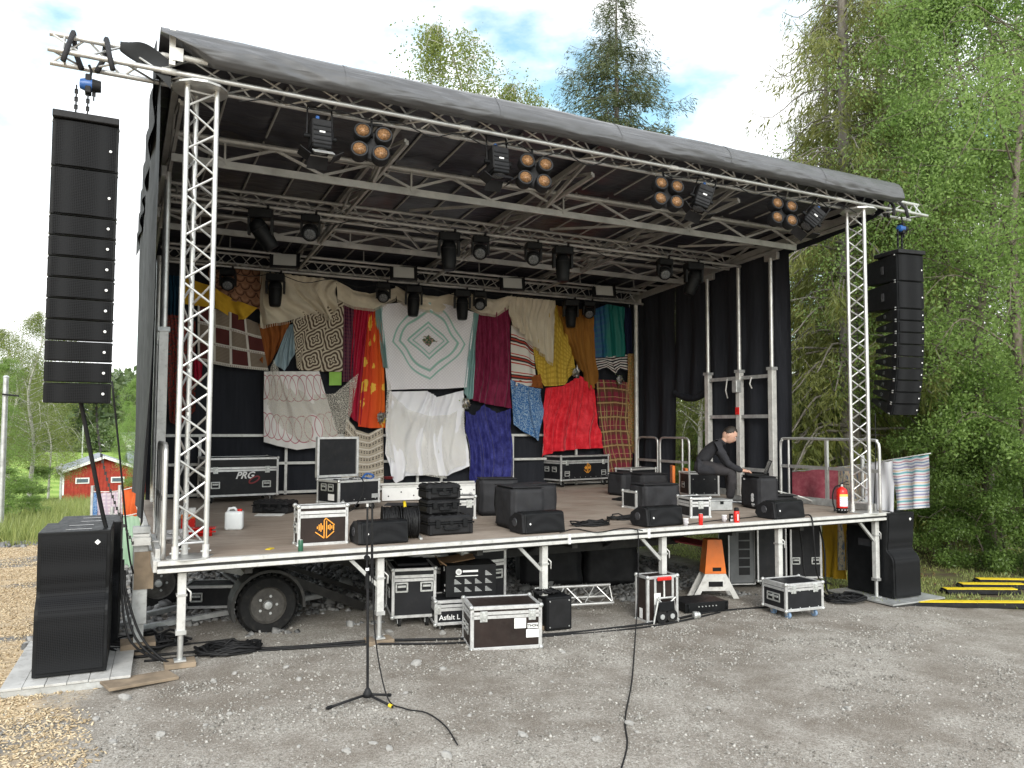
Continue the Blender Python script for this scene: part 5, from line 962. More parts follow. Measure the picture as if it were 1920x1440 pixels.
# cable reels
for i, ((x, y), nm) in enumerate((((2.329, 0.449), 'left one of two black cable reels'), ((2.490, 0.330), 'right one of two black cable reels'))):
    t = thing('cable_reel', nm, 'cable reel', (x, y + .17, ZD), R(-12), 'cable reels by the floor monitor'); r_ = .165; wd_ = .19
    C('drum', 'black', t, (-wd_ / 2, 0, r_ + .01), (wd_ / 2, 0, r_ + .01), .07); m = MB()
    for k in range(60):
        a = random.uniform(0, 6.28); x0 = -wd_ / 2 + .02 + (wd_ - .04) * random.random(); rr = r_ * random.uniform(.82, .96); m.tube([(x0 + .012 * math.sin(j * .7 + k), rr * math.cos(j * 2 * PI / 16), r_ + .01 + rr * math.sin(j * 2 * PI / 16)) for j in range(17)], .007, 4)
    m.build('wound_cable', 'cable', t, True)
    for sx in (-1, 1): MB().lathe([(r_ * 1.02, -.004), (r_ * 1.02, .004), (r_ * .8, .004), (r_ * .8, -.004), (r_ * 1.02, -.004)], (sx * wd_ / 2, 0, r_ + .012), (0, PI / 2, 0), 26).build('flange', 'blackm', t)
    m = MB(); m.box((wd_ / 2 + .02, 0, .012), (.03, .3, .02)); m.box((-wd_ / 2 - .02, 0, .012), (.03, .3, .02)); m.build('stand', 'steel', t)
def softbox(name, label, loc, rz, w, d, h, mat='cover', cat='speaker cover', group=None, sag=.015, seed=0, bev=.03):
    t = thing(name, label, cat, loc, rz, group); m = MB(); N = 7; vs, fs = [], []
    bm_ = bmesh.new(); bmesh.ops.create_cube(bm_, size=1.)
    for v in bm_.verts: v.co = Vector((v.co.x * w, v.co.y * d, (v.co.z + .5) * h))
    bmesh.ops.bevel(bm_, geom=bm_.edges[:], offset=bev, segments=2, affect='EDGES'); bmesh.ops.subdivide_edges(bm_, edges=[e for e in bm_.edges if e.calc_length() > .1], cuts=9, use_grid_fill=True)
    for v in bm_.verts:
        c = v.co; n_ = mnoise.noise((c.x * 7 + seed, c.y * 7, c.z * 5)) + .6 * mnoise.noise((c.x * 16 + seed, c.y * 14, c.z * 9 + c.x * 10)); k = 1 if c.z > .02 else .2
        v.co += Vector((c.x / w * 2, c.y / d * 2, .5 if c.z > h * .9 else 0)) * n_ * sag * k
    me = bpy.data.meshes.new('cover'); bm_.to_mesh(me); bm_.free(); me.shade_smooth(); me.materials.append(MT[mat]); lk(bpy.data.objects.new('cover', me), t)
    MB().box((0, 0, h - .004), (w * .97, d * .97, .012), None, .005).build('top_seam', mat, t); return t
SC = 'padded covers standing on the deck'
L0, rz, w = fr(4.108, 2.040, 4.482, 1.937, .4); softbox('speaker_cover', 'grey padded cover at the back of the group of three', L0, rz, .52, .4, .5, group=SC, seed=1)
L0, rz, w = fr(3.759, 1.071, 3.727, 0.599, .5); t = softbox('speaker_cover', 'grey padded cover turned corner forward in the group of three', L0, rz, w + .12, .42, .5, group=SC, seed=2); 
L0, rz, w = fr(4.488, 1.592, 5.002, 1.626, .42); softbox('speaker_cover', 'grey padded cover right of the corner-forward one', L0, rz, w, .42, .44, group=SC, seed=3)
L0, rz, w = fr(7.555, 3.769, 7.990, 3.806, .45); t = softbox('speaker_cover', 'black padded cover with white print beside the plaid cloth', L0, rz, .42, .45, .4, group=SC, seed=4); B('print', 'logo_w', t, (.12, -.236, .3), (.05, .004, .03))
L0, rz, w = fr(7.729, 3.464, 8.289, 3.437, .45); softbox('speaker_cover', 'black padded cover half hidden behind the creased one', L0, rz, w, .45, .4, group=SC, seed=5)
L0, rz, w = fr(6.512, 1.750, 7.146, 1.703, .4); softbox('speaker_cover', 'creased black nylon cover behind the floor monitor by the red can', L0, rz, w, .4, .37, group=SC, seed=6, sag=.025)
L0, rz, w = fr(6.508, 1.914, 6.683, 1.916, .35); case('flight_case', 'narrow case whose silver corners show left of the creased cover', L0, rz, .2, .35, .26, 0, latches=(), hs=(), group=FC)
L0, rz, w = fr(6.477, 0.667, 6.765, 0.601, .4); t = case('flight_case', 'small open-fronted white edged case before the seated man', L0, rz, w, .4, .27, .32, latches=(0,), hs=(), group=FC, e=.03)
L0, rz, w = fr(7.308, 1.224, 7.647, 1.147, .32); t = thing('metal_case', 'flat dull aluminium case by the feet of the seated man', 'case', L0, rz); B('body', 'steel', t, (0, 0, .075), (w, .32, .13), None, .008); B('lid', 'steel', t, (0, 0, .152), (w + .008, .326, .02), None, .004); B('foot_rail', 'black', t, (0, -.1, .008), (w * .9, .03, .016)); B('catch', 'black', t, (0, -.164, .12), (.05, .01, .04))
L0, rz, w = fr(8.685, 3.374, 9.216, 3.193, .5); seat_loc, seat_rz = L0, rz; case('flight_case', 'black flight case the man is sitting on', L0, rz, w, .5, .405, 0, latches=(), hs=(.05,), group=FC, rivets=3)
L0, rz, w = fr(7.574, 5.926, 8.901, 6.204, .62); t = case('flight_case', 'black wheeled flight case with orange emblem at the back right', L0, rz, w, .62, .5, .26, wheels=.13, latches=(-.38, .38), hf=((-.38, .28), (.38, .28)), hs=(-.18, .18), group=FC, rivets=9); emblem(t, .05, -.316, .37, .2)
L0, rz, w = fr(10.091, 3.350, 10.847, 3.537, .5); t = case('equipment_rack', 'black rack with silver edges behind the laptop', L0, rz, w + .05, .5, .58, 0, latches=(), hs=(), cat='rack', rivets=3)
put('latch', _lm['latch'], t, (w * .42, -.255, .35)); put('handle', _lm['handle'], t, (w * .3, -.255, .2))
B('rack_box', 'black', t, (-.38, .1, .36), (.3, .4, .4), None, .01)
L0, rz, w = fr(8.341, 4.138, 9.087, 4.325, .4); case('flight_case', 'low grey framed case against the rear right railing', (L0[0], L0[1] + .5, ZD), rz, .75, .4, .42, .4, latches=(.2,), hs=(), group=FC)
for k, (px_, nm, mt_) in enumerate(((0, 'orange red plank upright by the rear right railing', 'orange'), (1, 'second orange red plank leaning by the rear right railing', 'orange'))): tag(B('painted_plank', mt_, None, (8.9 + .22 * k, 4.1 - .1 * k, ZD + .25), (.05, .3, .5 - .1 * k), (0, 0, R(-30)), .003), nm, 'plank')
# ladder-like white frame lying at the back
t = thing('stage_ladder', 'long white aluminium frame lying on the deck before the backdrop', 'ladder', (4.306, 4.483, ZD), R(-2)); 
B('side_panel', 'white', t, (0, .02, .12), (1.7, .03, .2)); B('top_rail', 'alu_w', t, (0, .1, .24), (1.7, .18, .03)); B('top_rail', 'alu_w', t, (0, .32, .26), (1.7, .05, .03))
for k in range(8): C('bolt', 'black', t, (-.75 + .21 * k, .002, .15 if k % 2 else .09), (-.75 + .21 * k, -.002, .15 if k % 2 else .09), .012, None, 8)
tag(softbox('folded_cloth', 'crumpled dark red cloth on the white frame', (3.953, 5.747, ZD + .27), 0, .16, .14, .05, 'dullred', 'cloth', sag=.02, seed=9), 'crumpled dark red cloth on the white frame')
t = softbox('gear_bag', 'black gear bag with a yellow stripe behind the cable reels', (2.75, 1.15, ZD), R(-25), .62, .3, .3, cat='bag', seed=11, sag=.02, bev=.08); m = MB(); m.tube([(-.05, -.165, .18), (-.06, -.15, .3), (-.08, 0, .318), (-.1, .1, .31)], .018, 6); m.build('stripe', 'yellowp', t, True)
softbox('gear_bag', 'limp black bag beside the striped one', (3.05, 1.35, ZD), R(-20), .5, .3, .24, cat='bag', seed=12, sag=.03, bev=.08)
softbox('gear_bag', 'flat black bag behind the floor monitor nearest the extinguisher', (8.871, 1.433, ZD), R(-20), .45, .3, .17, cat='bag', seed=13, sag=.02, bev=.05)
L0, rz, w = fr(8.198, 1.562, 8.062, 1.035, .3); t = softbox('padded_bag', 'tall black padded bag lettered S that carries the laptop', L0, rz, w, .32, .485, cat='bag', seed=14, sag=.008, bev=.025); BAG = L0, rz, w
text('lettering', 'S', 'logo_w', t, (.1, -.172, .165), .15, bold=.012); B('caption', 'logo_w', t, (.11, -.17, .075), (.08, .004, .016)); B('caption', 'logo_w', t, (.11, -.17, .05), (.06, .004, .006)); B('caption', 'logo_w', t, (-.14, -.17, .43), (.05, .004, .022))
# laptop on the bag
lx, ly = L0[0], L0[1]; t = thing('laptop', 'open dark laptop on the black padded bag', 'laptop', (lx - .02, ly - .02, ZD + .497), R(-38)); B('keyboard_half', 'blackm', t, (-.06, 0, .008), (.25, .34, .016), None, .004); B('screen_half', 'blackm', t, (.125, 0, .115), (.012, .34, .23), (0, R(22), 0), .004); B('display', 'glassk', t, (.117, 0, .118), (.003, .31, .2), (0, R(22), 0))
for k, (a, b) in enumerate(((-.03, .14), (.0, .125), (.0, .1))): B('lid_mark', 'logo_w', t, (.135 + .002 + (b - .115) * .4, -.0 + a, b), (.003, .05 - .01 * k, .014), (0, R(22), 0))
# small things
t = thing('jerrycan', 'white plastic water canister with red cap on the deck', 'canister', (0.900, 2.030, ZD), R(-15)); MT['hdpe'] = plain('white_polythene', (.72, .75, .76), .35, 0, .04); MB().box((0, 0, .108), (.2, .15, .216), None, .028, 3).build('body', 'hdpe', t, 'auto'); MB().tube([(-.075, 0, .2), (-.06, 0, .245), (.0, 0, .25), (.03, 0, .215)], .016, 8).build('handle', 'hdpe', t, True); C('cap', 'red', t, (.06, -.02, .21), (.06, -.02, .24), .027)
t = thing('fire_extinguisher', 'red fire extinguisher with black hose at the right of the deck', 'fire extinguisher', (8.869, 0.271, ZD), R(-20))
MB().lathe([(.07, .03), (.077, .035), (.077, .3), (.07, .33), (.045, .355), (.022, .365), (.02, .375)], n=24).build('cylinder', 'red', t, True); MB().lathe([(.068, 0), (.072, .02), (.079, .03), (.079, .075), (.07, .08)], n=24).build('skirt', 'black', t, True); C('skirt_band', 'logo_w', t, (0, 0, .045), (0, 0, .055), .0798)
def lab(u, v): a = R(-140 + 110 * u); return (.0785 * math.cos(a), .0785 * math.sin(a), .27 - .17 * v)
ml = S('extinguisher_label', .5); u_, v_ = ml.uv(); cl = ml.mix(ml.step(v_, .8, .81), ml.mix(ml.m('MULTIPLY', ml.band(ml.m('FRACT', ml.m('MULTIPLY', v_, 7.)), .5, .2), ml.ramp(ml.noise(24, 2, ml.UV), [(.45, 0.), (.5, .7)])), (.75, .76, .8), (.15, .2, .45)), (.85, .62, .12)); ml.col(cl); MT['extlabel'] = ml.mat
MB().sheet(lab, 12, 6).build('label_sheet', 'extlabel', t, True); C('valve', 'zinc', t, (0, 0, .37), (0, 0, .405), .02); T('lever', 'blackm', t, [(-.02, 0, .4), (.05, .0, .41), (.11, 0, .4)], .007); T('lever', 'blackm', t, [(-.02, 0, .41), (.04, .0, .43), (.1, 0, .45)], .007)
T('hose', 'rubber', t, spline([(-.02, 0, .39), (-.1, -.01, .37), (-.14, -.01, .27), (-.14, -.01, .15), (-.12, -.01, .08)], 5), .011, 8); C('nozzle', 'blackm', t, (-.12, -.01, .08), (-.11, -.01, .03), .012, .02)
t = thing('drink_bottle', 'tall red drinking bottle with black top on the stage edge', 'bottle', (6.703, 0.050, ZD)); MB().lathe([(.032, 0), (.036, .01), (.036, .13), (.03, .15)], n=18).build('body', 'red', t, True); MB().lathe([(.031, .15), (.033, .155), (.03, .18), (.02, .19)], n=18).build('cap', 'black', t, True); B('script', 'logo_w', t, (-.01, -.0365, .07), (.014, .004, .08))
t = thing('drink_can', 'slim red drink can on the stage edge by the monitor', 'can', (6.108, 0.030, ZD)); MB().lathe([(.02, 0), (.026, .006), (.027, .13), (.021, .142)], n=18).build('body', 'red', t, True); MB().lathe([(.0215, .141), (.021, .146), (.012, .143)], n=18).build('rim', 'zinc', t, True)
for (x, y), nm in (((6.599, 0.160), 'grey paper cup left of the red bottle'), ((5.906, 0.067), 'grey paper cup against the floor monitor by the red can')):
    t = thing('paper_cup', nm, 'cup', (x, y, ZD), .3, 'paper cups on the stage edge'); MT.setdefault('cup', plain('cup_card', (.42, .4, .42), .7)); MB().lathe([(.024, 0), (.034, .085), (.031, .084), (.022, .01)], n=18).build('body', 'cup', t, True); MB().lathe([(.033, .083), (.0365, .087), (.033, .091)], n=18).build('rim', 'paper', t, True); B('print', 'logo_w', t, (.0, -.031, .045), (.022, .004, .022))
t = thing('small_carton', 'little dark printed carton beside the red bottle', 'carton', (6.720, 0.166, ZD), R(-10)); B('box', 'black', t, (0, 0, .05), (.045, .03, .1)); B('print', 'logo_w', t, (0, -.0165, .02), (.04, .003, .03)); C('dot', 'logo_w', t, (0, -.0155, .065), (0, -.018, .065), .013)
t = thing('drink_can', 'dark green can at the stage edge before the brown case', 'can', (1.257, 0.089, ZD)); MB().lathe([(.02, 0), (.024, .006), (.024, .1), (.019, .11)], n=16).build('body', 'green', t, True); MB().lathe([(.019, .109), (.02, .113), (.01, .112)], n=16).build('rim', 'zinc', t, True)
o = B('paper_sheet', 'paper', None, (1.531, 3.375, ZD + .006), (.36, .26, .004), (0, .01, R(-20))); tag(o, 'white sheet of paper lying before the low plastic case', 'paper')
o = B('card_slip', 'yellowp', None, (1.016, 0.349, ZD + .006), (.1, .05, .006), (0, 0, R(55))); tag(o, 'small yellow card on the deck near the stage edge', 'card')
o = MB().lathe([(.05, 0), (.05, .045), (.035, .045), (.035, 0), (.05, 0)], n=20).build('tape_roll', 'black', None, 'auto'); o.location = (0.246, 0.752, ZD + .002); tag(o, 'black roll of tape by the foot of the left tower', 'tape roll')
MT['bagw'] = plain('white_bag', (.7, .68, .68), .5, 0, .06, 8, .6, 14)
softbox('carrier_bag', 'crumpled white plastic bag behind the left tower', (0.241, 1.183, ZD), .3, .26, .2, .12, 'bagw', 'bag', sag=.05, seed=20, bev=.05); softbox('carrier_bag', 'crumpled red and white bag right of the left tower foot', (0.500, 1.627, ZD), -.2, .32, .16, .09, 'red', 'bag', sag=.04, seed=22, bev=.04)
t = thing('food_carton', 'orange and white carton seen through the left tower', 'carton', (0.436, 2.406, ZD), -.2); B('box', 'red', t, (0, 0, .06), (.15, .1, .12)); B('band', 'orange', t, (0, 0, .14), (.151, .101, .05)); B('top', 'paper', t, (0, 0, .2), (.15, .1, .07))
CCN = 'cable coils lying on the deck'
coil('cable_coil', 'grey black cable coil on the deck right of the grey covers', 4.877, 0.606, ZD, .1, .24, 9, .009, flat=.42, grp=CCN, seed=1); coil('cable_coil', 'tangle of black and white cable left of the third monitor', 5.570, 0.957, ZD, .08, .2, 7, .009, flat=.4, grp=CCN, seed=5)
coil('cable_coil', 'black cables heaped before the padded cover by the plaid cloth', 7.231, 3.152, ZD, .1, .26, 6, .01, flat=.4, grp=CCN, seed=8); coil('cable_coil', 'orange cable lying beside the padded covers', 7.805, 3.772, ZD + .02, .06, .13, 5, .011, 'orange', .4, CCN, 9)
o = MB().tube(spline([(4.166, 0.140, ZD + .01), (4.501, 0.340, ZD + .008), (4.550, -0.041, ZD + .01), (5.042, 0.140, ZD + .01), (5.100, -0.149, ZD + .012)], 5), .007, 5).build('loose_cable', 'cable', None, True); tag(o, 'black cable running along the stage edge between two monitors', 'cable')
o = MB().tube(spline([(5.964, 0.097, ZD + .01), (6.565, 0.301, ZD + .008), (7.157, 0.351, ZD + .01), (7.819, 0.534, ZD + .01)], 5), .006, 5).build('loose_cable', 'cable', None, True); tag(o, 'black cable behind the cups and the red bottle', 'cable')
MT['wcable'] = plain('white_cable', (.6, .6, .58), .5)
o = MB().tube(spline([(8.543, 1.404, ZD + .46), (8.932, 1.683, ZD + .25), (9.186, 1.662, ZD + .17), (9.153, 1.304, ZD + .14), (9.587, 1.383, ZD + .02)], 5), .012, 6).build('loose_cable', 'wcable', None, True); tag(o, 'thick white cable hanging from the laptop over the flat bag', 'cable')
o = MB().tube(spline([(5.044, -0.071, ZD + .02), ((5.132, 0.983)[0], -.014, ZD - .02), ((5.130, 0.491)[0], -.02, .7), ((5.098, 0.069)[0], -.05, .3), (4.789, -0.436, .0), (3.728, -1.854, .02), (3.131, -2.603, .03), (2.841, -3.041, .04), (2.490, -3.450, .05)], 6), .0065, 6).build('hanging_cable', 'cable', None, True); tag(o, 'black cable hanging from the stage edge and running towards the viewer', 'cable')
o = MB().tube(spline([(8.059, 0.207, ZD + .02), ((7.960, 0.998)[0], -.012, ZD + .0), ((7.997, 0.538)[0], -.014, .62), ((8.191, 0.115)[0], .1, .2), (9.232, 0.791, -.1)], 6), .011, 6).build('hanging_cable', 'cable', None, True); tag(o, 'grey black cable hanging from the monitor nearest the extinguisher', 'cable')
# ---- under and before the stage
def gl(L, dz=0): return (L[0], L[1], gh(L[0], L[1]) + dz)
L0, rz, w = fr(2.806, -0.451, 3.509, -0.626, .5); t = case('flight_case', 'brown black flight case with THON label standing before the stage', gl(L0), rz, w, .5, .43, .2, 'panelb', 0, latches=(-.32, .36), hs=(-.15, .15), group=UC, e=.036)
B('label_plate', 'paper', t, (.37 * w, -.2535, .225), (.11, .003, .05)); text('lettering', 'THON', 'black', t, (.37 * w, -.2562, .225), .036, bold=.0012); B('label_plate', 'paper', t, (.19 * w, -.2535, .255), (.12, .003, .1)); B('label_plate', 'paper', t, (.365 * w, -.2535, .15), (.13, .003, .08))
L0, rz, w = fr(2.358, 0.644, 2.830, 0.544, .62); t = case('flight_case', 'tall black wheeled flight case left of the printed carton', gl(L0), rz, w, .62, .53, .2, wheels=.11, latches=(), hf=((-.28, .62), (.28, .62)), hs=(-.1,), group=UC); B('dust_cover', 'cover', t, (.0, .0, .66), (.35, .4, .03), None, .01)
L0, rz, w = fr(2.916, 0.620, 3.263, 0.616, .7); case('flight_case', 'tall black flight case between the wheeled case and the printed carton', (L0[0] + .02, L0[1] + .45, gh(L0[0], L0[1])), rz - .25, .6, .7, .62, .3, wheels=.08, latches=(), hs=(-.2, .1), group=UC)
L0, rz, w = fr(2.831, 0.296, 3.243, 0.212, .5); t = case('flight_case', 'low wheeled flight case lettered Asfalt L beneath the printed carton', gl(L0, 0), rz, .62, .45, .26, .3, wheels=.08, latches=(-.45,), hs=(), group=UC); text('lettering', 'Asfalt L', 'logo_w', t, (-.15, -.229, .16), .075, bold=.001); LB = L0; rzb = rz; zb = gh(L0[0], L0[1]) + .345
L1 = (LB[0] + .13, LB[1] + .06, zb); t = thing('printed_carton', 'black printed cardboard box with open flaps on a low case', 'carton', L1, rzb - .02); B('box', 'black', t, (0, 0, .17), (.56, .38, .34)); B('flap', 'cardboard', t, (-.12, .1, .37), (.4, .2, .008), (R(12), R(-8), 0)); B('flap', 'cardboard', t, (-.3, 0, .36), (.12, .36, .008), (0, R(35), 0))
m = MB(); m.lathe([(.034, 0), (.034, .002), (.02, .002), (.02, 0), (.034, 0)], (-.14, -.192, .27), (PI / 2, 0, 0), 18); m.build('round_logo', 'logo_w', t); B('heading', 'logo_w', t, (-.01, -.192, .275), (.17, .003, .022)); B('heading', 'logo_w', t, (-.05, -.192, .225), (.25, .003, .009))
for r_ in range(3):
    for c_ in range(4):
        if r_ == 0 and c_ < 3: continue
        for k in range(5): B('print_line', 'steel', t, (-.19 + .115 * c_ + .012 + .007 * k, -.192, .272 - .085 * r_ - .011 * k), (.02 + .014 * k, .003, .006))
for z_, dy in ((.29, .06), (.12, .12), (.06, .1)): B('side_print', 'logo_w', t, (-.282, -dy, z_), (.003, .035, .05 if z_ > .2 else .02))
L0, rz, w = fr(3.496, -0.016, 3.650, -0.017, .5); case('flight_case', 'tall flight case whose right edge shows beside the printed carton', (L0[0] - .1, L0[1] + .75, gh(L0[0], L0[1])), rz + .1, .6, .5, .72, .22, wheels=.08, latches=(), hf=((.3, .6),), hs=(), group=UC)
L0, rz, w = fr(3.908, -0.027, 4.201, -0.047, .35); t = thing('speaker_box', 'plain black box standing behind the second middle stage leg', 'speaker box', gl(L0), rz); B('cabinet', 'black', t, (0, 0, .18), (w + .02, .35, .36), None, .012); B('back_plate', 'blackm', t, (0, -.178, .18), (w - .03, .008, .31), None, .004); [C('corner_screw', 'zinc', t, (sx * (w / 2 - .03), -.182, z), (sx * (w / 2 - .03), -.187, z), .008, None, 8) for sx in (-1, 1) for z in (.04, .32)]; coil('cable_coil', 'black cable heap on top of the plain black box', L0[0] - .1, L0[1], gh(L0[0], L0[1]) + .37, .05, .13, 5, .01, grp=CCN, seed=31)
t = thing('truss_section', 'short silver truss piece lying on the rocks under the stage', 'truss', (4.851, 0.889, .0), R(-12)); tri_truss(t, (-.55, 0, .03), (.45, 0, .03), [(0, -.1, 0), (0, .15, .03), (0, .02, .2)], .2, 'alu', .02, .008)
# trolley with two upright cases
L0, rz, w = fr(5.262, -0.012, 5.698, -0.036, .26); t = case('flight_case', 'pair of upright silver edged cases strapped on a hand truck', gl(L0), rz, w, .26, .54, 0, 'panelb', 0, latches=(), hs=(), group=UC); B('white_label', 'paper', t, (-.08, -.134, .28), (.09, .003, .13)); B('side_label', 'logo_w', t, (-w / 2 - .004, 0, .1), (.003, .06, .12)); B('edge_strip', 'case_alu', t, (-w / 2 + .11, -.132, .27), (.03, .006, .5)); B('edge_strip', 'case_alu', t, (w / 2 - .08, -.132, .27), (.03, .006, .5))
t2 = thing('hand_truck', 'small folding hand truck with black wheels before the upright cases', 'hand truck', (L0[0] - .02, L0[1] - .2, gh(L0[0], L0[1])), rz)
for sx in (-1, 1):
    wl2 = C('wheel', 'rubber', t2, (sx * .07, -.03, .09), (sx * .07, .0, .09), .075, None, 18); C('wheel_hub', 'steel', wl2, (sx * .07, -.04, .09), (sx * .07, -.028, .09), .03); bar('frame_tube', 'alu', t2, (sx * .17, 0, .01), (sx * .1, 0, .3), .013); bar('strut', 'alu', t2, (0, -.01, .2), (sx * .13, -.01, .3), .01)
bar('frame_tube', 'alu', t2, (-.1, 0, .3), (.1, 0, .3), .013); bar('frame_tube', 'alu', t2, (-.02, 0, .3), (-.01, .02, .5), .012); B('red_grip', 'red', t2, (-.01, .01, .52), (.2, .03, .045), None, .01); B('toe_plate', 'black', t2, (0, -.02, .2), (.22, .02, .12), None, .01)
L0, rz, w = fr(6.034, 0.248, 6.635, 0.159, .42); t = thing('amplifier', 'flat black power amplifier lying on the gravel', 'amplifier', gl(L0, .01), rz); B('chassis', 'blackm', t, (0, 0, .06), (w, .42, .11), None, .006); B('front_panel', 'black', t, (0, -.215, .06), (w + .02, .012, .12), None, .004); [T('handle', 'black', t, [(sx * (w / 2 - .03), -.22, .02), (sx * (w / 2 - .03), -.25, .03), (sx * (w / 2 - .03), -.25, .09), (sx * (w / 2 - .03), -.22, .1)], .008) for sx in (-1, 1)]; [C('control_knob', 'zinc', t, (-.12 + .05 * k, -.221, .07), (-.12 + .05 * k, -.232, .07), .008, None, 8) for k in range(6)]
x_, y_ = 7.088, 0.849; t = thing('work_light', 'orange tapered box on a splayed aluminium stand under the stage', 'stand', (x_, y_ + .1, gh(x_, y_)), R(-22))
m = MB(); vs = [(sx * a, sy * b, z) for z, a, b in ((.34, .15, .12), (.8, .1, .1)) for sx, sy in ((-1, -1), (1, -1), (1, 1), (-1, 1))]; m.add(vs, [(0, 1, 2, 3), (4, 5, 6, 7), (0, 1, 5, 4), (1, 2, 6, 5), (2, 3, 7, 6), (3, 0, 4, 7)]); m.build('orange_box', 'orange', t); B('slot', 'black', t, (.02, -.117, .4), (.12, .01, .05))
for sy in (-1, 1):
    m = MB(); m.prism([(-.15, .33), (.15, .33), (.33, 0), (.25, 0), (.19, .11), (-.19, .11), (-.25, 0), (-.33, 0)], sy * .11 - .012, sy * .11 + .012, 'y'); m.build('leg_plate', 'alu_w', t); B('cut_out', 'black', t, (0, sy * .11 - .014 , .2), (.2, .004, .07))
B('cross_plate', 'alu_w', t, (0, 0, .325), (.3, .22, .02))
# tall dark cases standing under the right half
for px0, px1, pyb, d_, h_, nm, kind in ((1366, 1412, 1100, .4, .92, 'tall grey black cabinet with silver edge right of the orange stand', 'g'), (1416, 1456, 1096, .5, .95, 'tall black case with dark front beside the grey cabinet', 'k')): pass
t = case('flight_case', 'tall grey cabinet with slotted panel right of the orange stand', (8.139, 1.611, -.12), R(-20), .42, .4, .92, 0, 'panel', 0, latches=(), hs=(), group=UC, balls=False, e=.02); MT['gpanel'] = plain('grey_panel', (.12, .125, .13), .6); B('front_panel', 'gpanel', t, (0, -.205, .46), (.38, .01, .86)); [B('vent_slot', 'blackm', t, (.03, -.212, .2 + .13 * k), (.17, .006, .11)) for k in range(5)]
t = case('flight_case', 'tall black wheeled rack left of the fifth stage leg', (8.523, 1.418, -.14), R(-20), .46, .5, .86, 0, 'panel', .08, latches=(), hs=(), group=UC, e=.025)
t = case('flight_case', 'upright black trunk with two handles behind the small wheeled case', (9.159, 1.335, -.14), R(-22), .5, .45, .95, 0, 'panel', .08, latches=(), hf=((-.33, .28), (.3, .28), (-.36, .85)), hs=(), group=UC)
L0, rz, w = fr(7.087, -0.381, 7.673, -0.441, .45); t = case('flight_case', 'small black flight case on blue wheeled casters before the stage', gl(L0), rz, w, .45, .34, .17, 'panel', .1, latches=(-.3, .28), hs=(-.12, .12), group=UC, e=.034, wmat=plain('blue_grey_tyre', (.2, .3, .45), .6), rivets=4)
# big soft speaker shapes in the dark and pink cloth bundle
softbox('stored_bundle', 'dark covered speaker stored under the middle of the stage', (5.4, 2.6, -.08), R(-20), .9, .6, .85, 'blackm', 'bundle', seed=41, sag=.02); softbox('stored_bundle', 'dark covered trunk stored behind the hand truck', (6.3, 2.4, -.1), R(-20), .8, .6, .6, 'blackm', 'bundle', seed=42)
o = B('board_panel', 'dullred', None, (7.247, 1.552, .55), (.6, .35, .02), (R(8), R(10), R(-25))); tag(o, 'dark red board lying on cases behind the hand truck', 'board')
o = case('flight_case', 'small black case under the left end of the stage behind the wheel', (0.748, 2.412, .1), R(-20), .62, .4, .26, 0, 'panel', 0, latches=(), hf=((-.25, .5),), hs=(), group=UC)
# white plastic sheeting behind
MT['sheeting'] = plain('white_sheeting', (.6, .62, .64), .5, 0, .1, 3, .6, 4)
m = MB(); m.sheet(lambda u, v: (1.6 + 5.2 * u, 7.6 + .5 * math.sin(u * 6) + v * 1.4, .1 + .55 * (1 - v) ** 1.5 * (.75 + .3 * math.sin(u * 19) + .2 * mnoise.noise((u * 14, v * 6, 0)))), 60, 14); tag(m.build('plastic_sheeting', 'sheeting', None, True), 'crumpled white plastic sheeting on the ground behind the stage', 'sheeting')
# cables on the ground
for nm, pts, r_ in (('black cables running along the ground under the front edge', [(-0.153, 0.583, 0.065), (0.209, 0.539, 0.065), (0.627, 0.452, 0.065), (1.294, 0.268, 0.065), (2.008, 0.153, 0.065), (2.855, -0.039, 0.032), (3.849, -0.178, -0.005), (4.688, -0.152, -0.037), (5.522, -0.038, -0.069), (6.358, 0.180, -0.101), (7.366, 0.201, -0.139)], .014), ('second black cable beside the long ground cable', [(-0.069, 0.413, 0.065), (0.427, 0.356, 0.065), (1.091, 0.265, 0.065), (1.927, 0.063, 0.065), (2.739, -0.177, 0.037), (3.760, -0.221, -0.002), (4.546, -0.258, -0.032), (5.387, -0.162, -0.064), (6.494, 0.138, -0.106)], .011),
        ('third thin black cable on the ground near the wheel', [(-0.100, 0.948, 0.065), (0.229, 0.850, 0.065), (0.571, 0.831, 0.065), (0.774, 0.841, 0.065)], .011)):
    o = MB().tube(spline([(a, b, c + r_ * .6) for a, b, c in pts], 8), r_, 6).build('ground_cable', 'cable', None, True); tag(o, nm, 'cable')
o = MB().lathe([(.03, -.045), (.045, -.04), (.045, .0), (.035, .01), (.04, .03), (.03, .045)], (0, 0, 0), (0, PI / 2, 0), 16).build('cable_coupler', 'zinc', None, True); x_, y_ = 5.993, -0.012; o.location = (x_, y_, gh(x_, y_) + .045); o.rotation_euler = (0, 0, R(-15)); tag(o, 'silver cable coupler on the ground before the amplifier', 'coupler')
coil('cable_coil', 'flat black cable coil on the gravel by the first stage leg', 0.668, 0.392, .07, .17, .26, 10, .013, flat=.45, grp='cable coils on the ground', seed=51); coil('cable_coil', 'wild black cable tangle beside the left platform board', -0.030, 0.914, .08, .12, .34, 9, .013, flat=.6, grp='cable coils on the ground', seed=52); coil('cable_coil', 'black cable tangle on the ground under the right stage corner', 8.814, 0.199, -.18, .1, .34, 9, .012, flat=.5, grp='cable coils on the ground', seed=53)
